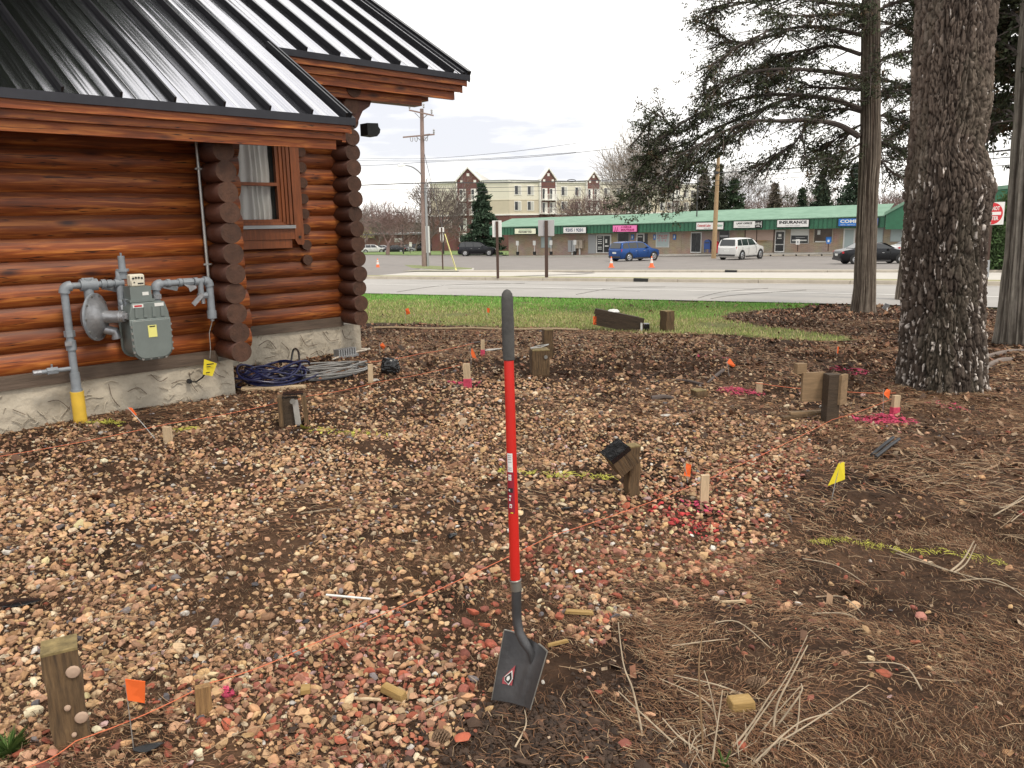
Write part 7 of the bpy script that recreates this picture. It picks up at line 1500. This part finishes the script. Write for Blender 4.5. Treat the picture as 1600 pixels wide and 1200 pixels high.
# ------------------------------------------------------------------ cones
for px, py, lb in ((590.5, 419.5, 'orange cone on the side street near the cabin edge'), (955, 418.3, 'orange cone on the verge left of the blue SUV'), (1018, 418.3, 'orange cone on the verge under the blue SUV\'s nose'), (1037, 398.8, 'orange cone by the mall wall right of the blue SUV')):
    g = G(px, py, .1); t = thing('traffic_cone', (g[0], g[1], float(zg(g[0], g[1])) + .12), lb, 'traffic cone', 'orange and white traffic cones')
    MB().box((0, 0, .02), (.38, .38, .04)).build('base', MCONE, t); MB().lathe([(.04, .14), (.28, .10)], (0, 0, 0), (0, 0, 1), 14).build('lower_cone', MCONE, t, smooth=True); MB().lathe([(.28, .10), (.46, .072)], (0, 0, 0), (0, 0, 1), 14).build('white_band', MPALE, t, smooth=True); MB().lathe([(.46, .072), (.50, .066)], (0, 0, 0), (0, 0, 1), 14).build('upper_cone', MCONE, t, smooth=True); MB().lathe([(.50, .066), (.60, .05)], (0, 0, 0), (0, 0, 1), 14).build('white_band', MPALE, t, smooth=True); MB().lathe([(.60, .05), (.70, .03), (.71, 0)], (0, 0, 0), (0, 0, 1), 14).build('tip', MCONE, t, smooth=True)

# ------------------------------------------------------------------ road signs seen from behind
def backsign(px, yb, y_top, y0, y1, w, label, m=MWHITE, dz=.13, rz=0., w_post=4.2, octo=None):
    g = G(px, yb, dz); k = F / (np.array([g[0], g[1], g[2]]) - ORG).dot(_fw); t = thing('road_sign', (g[0], g[1], float(zg(g[0], g[1])) + dz), label, 'road sign', None, rz); H_ = (yb - y_top) / k; r = w_post / k / 2
    MB().box((0, -.01, H_ / 2), (2 * r, 2 * r * .6, H_)).build('post', MRUST if m is not MGREY else MDGREY, t)
    z1 = (yb - y0) / k; z0 = (yb - y1) / k; ww = w / k; pl = MB().box((0, .03, (z0 + z1) / 2), (ww, .02, z1 - z0)).build('plate', m, t); bv = pl.modifiers.new('b', 'BEVEL'); bv.width = .05; bv.segments = 3
    for zz in (z0 + (z1 - z0) * .2, z0 + (z1 - z0) * .8): MB().cyl((0, -.04, zz), (0, -.02, zz), .02, 8).build('bolt', MBOLT, t)
    return t
backsign(778, 434.5, 347.5, 346.5, 371.5, 14.5, 'white sign back on a rusty post on the verge left of the shovel')
backsign(854, 434.8, 346.5, 345.5, 370, 25, 'larger grey-backed sign on a rusty post right of the shovel', m=mat('grey_sign_back', (.42, .41, .42), .5), w_post=5.2)
g = G(692, 421, .12); k = F / (g - ORG).dot(_fw); t = thing('road_sign', (g[0], g[1], float(zg(g[0], g[1])) + .12), 'stop sign edge-on with a street sign back on the island by the pole', 'road sign'); H_ = 64 / k
MB().box((0, 0, H_ / 2), (.09, .06, H_)).build('post', MRUST, t); MB().box((0, .03, H_ - 3 / k), (7.5 / k, .02, 7 / k)).build('plate', MWHITE, t)
MB().prism([(math.cos(a) * .28 * .45, math.sin(a) * .38) for a in [math.pi / 8 + i * math.pi / 4 for i in range(8)]], -.01, .01, lambda x, z, y: (x, y + .05, z)).build('octagon_plate', MPALE, t, loc=(0, 0, H_ - 15 / k))
g = G(641, 396, .1); t = thing('road_sign', (g[0], g[1], float(zg(g[0], g[1]))), 'small tilted white sign near the far parked cars', 'road sign'); MB().box((0, 0, .6), (.08, .06, 1.2)).build('post', MRUST, t); MB().box((.1, 0, 1.5), (.45, .03, .7), Euler((0, .15, 0)).to_matrix()).build('plate', MWHITE, t)
# DO NOT ENTER sign
g = G(1541, 443, .12); k = F / (g - ORG).dot(_fw); t = thing('do_not_enter_sign', (g[0], g[1], float(zg(g[0], g[1])) + .1), 'red and white DO NOT ENTER sign between the big pine and the pale cedar', 'road sign'); t.rotation_euler = (0, -.02, 0)
H_ = 125 / k; MB().box((0, .02, H_ / 2), (.07, .05, H_)).build('post', MRUST, t); MB().box((0, .02, .45), (.10, .07, .5)).build('sleeve', MGREY, t); W_ = 37 / k; zc = 108 / k
MB().box((0, 0, zc), (W_, .015, W_ * .92)).build('plate', MWHITE, t); MREDS = mat('sign_red', (.62, .02, .03), .4, vary=.1)
MB().cyl((0, -.010, 0), (0, -.014, 0), W_ * .44, 32).build('red_disc', MREDS, t, loc=(0, 0, zc)); MB().box((0, -.017, zc), (W_ * .72, .004, W_ * .13)).build('white_bar', MWHITE, t)
lettering('DO NOT', W_ * .22, MWHITE, t, (0, -.018, zc + W_ * .20), (math.pi / 2, 0, 0), .001, w=W_ * .58, bold=.004); lettering('ENTER', W_ * .22, MWHITE, t, (0, -.018, zc - W_ * .20), (math.pi / 2, 0, 0), .001, w=W_ * .52, bold=.004)

# ------------------------------------------------------------------ utility poles and wires
Yp1 = 62.5; pb = at(663, 418, Yp1); zb1 = float(zg(pb[0], Yp1)); up = thing('utility_pole', (pb[0], Yp1, zb1), 'tall wooden utility pole with two crossarms and a street lamp arm', 'utility pole')
pt = at(659, 170, Yp1); Hp = pt[2] - zb1; dx = pt[0] - pb[0]
def U(px, py, dy=0): q = at(px, py, Yp1 + dy); return (q[0] - pb[0], dy, q[2] - zb1)
MB().tube([(0, 0, -.3), (dx * .5, 0, Hp * .5), (dx, 0, Hp)], [.21, .18, .14], 14).build('pole', MWOODP, up, smooth=True)
def arm(a, b, name='crossarm', r=.07): MB().tube([U(*a), U(*b)], r, 4).build(name, MWOODP, up)
arm((639, 172, -.3), (677.5, 180.5, -.3)); arm((629.5, 214.5, -.3), (679, 210, -.3)); arm((672, 209.5, -.35), (648, 213, -.35), 'transformer_link', .05)
for a, b in (((648, 176, -.3), (658, 186, 0)), ((669, 178, -.3), (661, 185, 0)), ((651, 214, -.3), (660, 222, 0)), ((669, 212, -.3), (661, 222, 0))): MB().tube([U(*a), U(*b)], .03, 4).build('arm_brace', MGREY, up)
for (x, y) in ((640, 170), (674.5, 178), (662, 169), (678, 209)): q = U(x, y, -.3); MB().lathe([(0, .04), (.1, .08), (.16, .05), (.25, .08), (.34, .04)], q, (0, 0, 1), 8).build('insulator', MGREY, up, smooth=True)
for (x, y) in ((643, 217), (650, 217), (666, 216)):
    MB().tube([U(x - 2, y - 2, -.3), U(x - 1.5, y + 3, -.3), U(x + .8, y + 4.5, -.3), U(x + 2, y + 2, -.3), U(x + 2, y - 2, -.3)], .03, 5).build('fuse_loop', MGREY, up)
MB().tube(spath([U(660, 275), U(653, 267, -.6), U(643, 260.5, -1.4), U(631, 258, -2.)], 4), .045, 6).build('lamp_arm', MGREY, up, smooth=True)
MB().tube([U(633, 258, -2), U(629, 257.5, -2.1), U(622, 259, -2.3)], [.08, .16, .10], 8, flat=.5).build('lamp_head', MPALE, up, smooth=True)
MB().box((0, 0, 0), (.30, .10, 2.0)).build('white_marker_strip', MPALE, up, loc=(U(668.5, 374)[0], -.1, U(668, 374)[2])); MB().box((0, 0, 0), (.16, .16, 6.2)).build('conduit_riser', MGREY, up, loc=(U(667, 350)[0], -.1, 3.2))
# guy wire with yellow guard
ga = G(713, 423, .1); o = MB().tube([tuple(at(663, 240, Yp1)), tuple(at(690, 352, 59.5)), tuple(ga)], .02, 5).build('guy_wire', MWIRE, None); tag(o, 'thin guy wire running from the utility pole down to the island', 'wire'); 
gq = np.array(at(695, 366, 59.3)); o = MB().tube([tuple(gq), tuple(ga)], .045, 7).build('guy_guard', mat('yellow_guard', (.75, .68, .18), .5), None); tag(o, 'yellow plastic guy guard leaning on the island', 'guy guard')
# second pole (tan) in the car park
Y2 = 74; p2b = at(1115, 404, Y2); z2 = float(zg(p2b[0], Y2)); p2 = thing('utility_pole', (p2b[0], Y2, z2), 'bare tan wooden pole standing left of the white SUV', 'utility pole'); q = at(1123, 238, Y2)
MB().tube([(0, 0, -.3), ((q[0] - p2b[0]) * .5, 0, (q[2] - z2) * .5), (q[0] - p2b[0], 0, q[2] - z2)], [.22, .19, .14], 12).build('pole', MWOODP2, p2, smooth=True); q2 = at(1119, 270, Y2); MB().box((0, 0, 0), (.3, .3, .25)).build('wire_clamp', MDGREY, p2, loc=(q2[0] - p2b[0], -.15, q2[2] - z2))
# thin dark lamp posts
for (px, yb, yt, Y, lb, arm_) in ((1087, 395, 268, 86, 'thin dark lamp post before the glass doors of the mall', 0), (630, 388, 332, 125, 'dark lamp post with flat head among the bare trees', -5), (693, 392, 329, 118, 'dark lamp post in front of the brick flats', -5), (745.5, 381, 338, 112, 'green lamp post with lantern before the spruce', 0)):
    a = at(px, yb, Y); z_ = float(zg(a[0], Y)); b = at(px, yt, Y); t = thing('lamp_post', (a[0], Y, z_), lb, 'lamp post'); H_ = b[2] - z_; mm = MDGREY if 'green' not in lb else mat('green_post', (.06, .22, .16), .5)
    MB().cyl((0, 0, 0), (0, 0, H_), .12 if arm_ else .07, 8, .06).build('post', mm, t); 
    if arm_: MB().box((-.4, 0, H_), (1.0, .35, .16)).build('lamp_head', mm, t)
    elif 'green' in lb: MB().lathe([(0, .1), (.2, .28), (.5, .32), (.8, .1), (.9, .02)], (0, 0, H_), (0, 0, 1), 8).build('lantern', mm, t)
# overhead wires
def wirepx(pts, label, r=.022, n=6):
    P = [Vector(at(x, y, Y)) for x, y, Y in pts]; o = MB().tube(spath(P, n), r, 4, caps=False).build('overhead_wire', MWIRE, None); return tag(o, label, 'wire')
WG = 'overhead wires'
wirepx([(380, 290, 72), (520, 290.5, 66), (660, 286, 62), (750, 285.5, 64), (860, 284, 68), (960, 281, 71), (1040, 275.5, 73), (1119, 270, 73.7), (1200, 265.5, 62), (1330, 256, 48), (1430, 247, 40), (1540, 238, 33), (1640, 228, 29)], 'thick overhead cable crossing in front of the apartment block', .045)
wirepx([(380, 299, 72), (520, 297.5, 66), (660, 295, 62), (860, 291, 68), (1119, 282, 73.7), (1180, 275, 62), (1330, 263, 48), (1430, 258, 40), (1640, 240, 29)], 'second overhead cable just under the thick one', .022)
wirepx([(380, 307, 72), (520, 303.5, 66), (660, 300, 62), (860, 298, 68), (1119, 290, 73.7), (1190, 281, 60), (1300, 274, 50), (1430, 266, 40), (1640, 255, 29)], 'third and lowest overhead cable', .018)
wirepx([(380, 248, 70), (520, 246.5, 65), (655, 248, 62), (780, 239, 56), (900, 224, 50)], 'upper left wire at the lamp arm level', .014); wirepx([(380, 255, 70), (520, 251, 65), (655, 251.5, 62), (780, 246.5, 56), (900, 238, 50)], 'wire just below the upper left wire', .016); wirepx([(380, 262, 70), (575, 258.5, 64), (655, 254, 62), (820, 246, 54), (960, 232, 48)], 'lowest of the left upper wires', .018)
p_ = Vector(at(893, 283.3, 69)); o = MB().tube([tuple(p_ + Vector((math.cos(a) * .35, 0, math.sin(a) * .09 + .05))) for a in [i * .52 for i in range(13)]], .035, 5).build('cable_coil', MWIRE, None); tag(o, 'flat loop of spare cable hanging on the thick wire', 'cable')

# ------------------------------------------------------------------ background vegetation
Lc, H_ = tree_px(755, 396, 291, 108); conifer('spruce_tree', Lc, H_, 2.9, 'dark green spruce standing in front of the brick gable', col=(.045, .075, .045), size=.42, dens=20, asp=.28)
loc, H_ = tree_px(669, 392, 268, 112); bare_tree('bare_tree', loc, H_, 1.0, 'leafless tree right behind the utility pole', 4, MTWIG, 6, .34, .5, twig=.026)
loc, H_ = tree_px(606, 388, 309, 120); bare_tree('bare_tree', loc, H_, 1.25, 'rounded reddish bare tree near the cabin edge', 9, MTWIGR, 6, .3, .3)
loc, H_ = tree_px(990, 402, 178, 118); bare_tree('bare_tree', loc, H_, 1.05, 'tall spreading bare tree behind the left half of the mall', 21, MTWIGP, 6, .75, .5, trunk_h=.26, twig=.038)
loc, H_ = tree_px(1020, 402, 195, 122); bare_tree('bare_tree', loc, H_, .9, 'second tall bare tree behind the mall, just right of the first', 33, MTWIGP, 6, .6, .5, trunk_h=.3, twig=.034)
loc, H_ = tree_px(1150, 398, 238, 112); bare_tree('bare_tree', loc, H_, 1.1, 'drooping bare tree behind the tan pole', 41, MTWIG, 6, .45, .3, trunk_h=.3)
for i, (px, yt, Y, R, sd_, cc, lb) in enumerate(((1118, 262, 108, 2.6, 0, (.05, .06, .035), 'dark evergreen behind the mall left of the tan pole'), (1096, 270, 111, 3.0, 0, (.055, .055, .035), 'broad brownish evergreen behind the mall'), (1143, 285, 108, 3.2, 0, (.04, .065, .035), 'low wide evergreen right of the tan pole'), (1206, 290, 118, 2.4, 0, (.10, .085, .06), 'faded brownish spruce behind the law office'), (1249, 300, 112, 1.7, 0, (.04, .06, .035), 'small dark spruce behind the insurance office'), (1278, 276, 108, 3.0, 0, (.045, .065, .04), 'pointed dark spruce behind the insurance office'), (1328, 262, 100, 4.0, 0, (.045, .07, .045), 'wide spruce just left of the slim cedar'))):
    loc, H_ = tree_px(px, 396, yt, Y); conifer('spruce_tree', loc, H_, R, lb, col=cc, size=.45, dens=9 if i in (3,) else 14, asp=.26, spread=.45)
FARLAB = ['far bare tree above the law office sign', 'far bare tree rising between the law office and insurance signs', 'far bare tree behind the faded spruce', 'far bare tree above the insurance office door', 'far bare tree left of the pointed spruce', 'far bare tree right of the pointed spruce', 'far bare tree just right of the slim cedar trunk', 'far bare tree midway between slim cedar and big pine', 'far bare tree left of the mall gable', 'far bare tree touching the big pine outline',
    'far bare tree above the white parked car by the cabin', 'low far bare tree over the pale parked car', 'far bare tree left of the utility pole', 'far bare tree behind the utility pole foot', 'small far bare tree behind the dark lamp post', 'far bare tree at the cabin corner edge', 'most distant bare tree beside the cabin corner', 'slender bare tree before the cream wall between first mall gables', 'slender bare tree before the brick gable in the middle', 'slender bare tree before the cream wall right of the third gable', 'bare tree between the big bare trees and the tan pole', 'bare tree before the left brick wall of the flats']
k = 0
for (px, yt, Y) in ((1175, 300, 150), (1190, 285, 155), (1222, 282, 150), (1238, 292, 156), (1262, 280, 158), (1300, 290, 150), (1372, 298, 145), (1388, 285, 150), (1402, 292, 148), (1418, 288, 152), (570, 322, 150), (592, 330, 158), (632, 322, 160), (648, 330, 155), (618, 318, 165), (560, 316, 160), (575, 300, 190), (900, 290, 135), (920, 296, 135), (958, 292, 138), (1068, 300, 140), (690, 330, 140)):
    loc, H_ = tree_px(px, 392, yt, Y); bare_tree('bare_tree', loc, H_, 1.15, FARLAB[k], 100 + k, MTWIGR if k % 3 == 0 else MTWIG, 5, .22, .5, group='bare trees in the far tree line', twig=.026, trunk_h=.2); k += 1
# far wooded band closing the horizon
mb = MB(); V = []; n = 26000
xx = rng.uniform(-420, 520, n); yy = rng.uniform(230, 330, n); hh = 9 * fbm(xx * .02, yy * .02, 4) + 3; zz = zg(xx, yy * 0 + 160) + rng.random(n) ** .8 * hh; a = rng.uniform(0, 3.14, n); s_ = rng.uniform(.5, 1.6, n)
V = np.stack([np.stack([xx - np.cos(a) * .18, yy, zz], -1), np.stack([xx + np.cos(a) * .18, yy, zz], -1), np.stack([xx + rng.normal(0, .6, n), yy, zz + s_ * 1.8], -1)], 1)
cc = np.array([[.20, .16, .14], [.15, .12, .11], [.24, .18, .16], [.08, .09, .06]])[rng.integers(0, 4, n)]
tag(npmesh('far_woods', V.reshape(-1, 3), np.arange(3)[None] + (np.arange(n) * 3)[:, None], MLEAF, col=np.repeat(cc, 3, 0)), 'distant leafless wood along the horizon', 'woods', kind='stuff')
mb = MB(); X0 = -500
for i in range(120):
    x = -600 + i * 11; h = 2.5 + 5.5 * float(fbm(np.array(x * .02), np.array(3.), 4)); mb.v += [(x, 335, -9), (x, 335, -4 + h)]
for i in range(119): mb.f.append((2 * i, 2 * i + 2, 2 * i + 3, 2 * i + 1))
rg = mb.build('wooded_ridge', mat('wooded_ridge', (.15, .13, .12), .95, vary=.5, vscale=.3), None); tag(rg, kind='structure')
# low building with yellow panel, far left
a = at(590, 372, 165); t = thing('low_building', (a[0], 165, -4.4), 'low brown building with a yellow panel behind the far left cars', 'building'); MB().box((4, 0, 2), (30, 8, 3.4)).build('wall', mat('brown_wall', (.22, .13, .11), .9), t); MB().box((-1.6, -4.1, 4.2), (3.4, .3, 2.2)).build('yellow_panel', mat('yellow_panel', (.62, .58, .25), .7), t); MB().box((4, 0, 3.8), (31, 9, .3)).build('roof', MGREY, t); MB().box((4.8, -4.1, 2.6), (1.6, .1, .8)).build('window', MPALE, t); MB().box((13, -4.1, 1.5), (8, .1, 1.6)).build('garage_opening', MDGREY, t)
# right edge: planting and low brick wall behind the DO NOT ENTER sign
a = at(1545, 432, 37); z_ = float(zg(a[0], 37)); t = thing('low_brick_wall', (a[0], 37.8, z_), 'low red brick wall behind the do-not-enter sign', 'wall')
for r_ in range(9):
    for j in range(16): MB().box((0, 0, 0), (.39, .2, .155)).build('brick', MREDB2 if 'MREDB2' in globals() else mat('wall_brick', (.30, .12, .09), .9, vary=.3, rand=.2) if 'wall_brick' not in bpy.data.materials else bpy.data.materials['wall_brick'], t, loc=(-3.2 + j * .4 + (r_ % 2) * .2, 0, .08 + r_ * .165))
for px, yt, yb, Y, R, lb in ((1561, 318, 428, 35, .62, 'dense green arborvitae shrub between the sign and the pale cedar'), (1580, 330, 428, 35.5, .8, 'second arborvitae hidden behind the pale cedar')):
    loc, H_ = tree_px(px, yb, yt, Y); t = thing('arborvitae', loc, lb, 'shrub'); lv = Leaves(); MB().tube([(0, 0, -.1), (0, 0, H_ * .8)], [.08, .03], 6).build('stem', MTWIG2, t)
    for i in range(420):
        f = rnd.random(); a = rnd.uniform(0, 6.28); rr_ = R * (1 - f ** 1.8) * rnd.uniform(.6, 1.0) + .05; kk = rnd.uniform(.6, 1.5); lv.spray((loc[0] + math.cos(a) * rr_, loc[1] + math.sin(a) * rr_, loc[2] + .1 + f * H_), 26, (.10, .10, .14), .14, (.05 * kk, .085 * kk, .03 * kk), (0, 0, .6))
    lv.build('foliage', t, loc, .35)
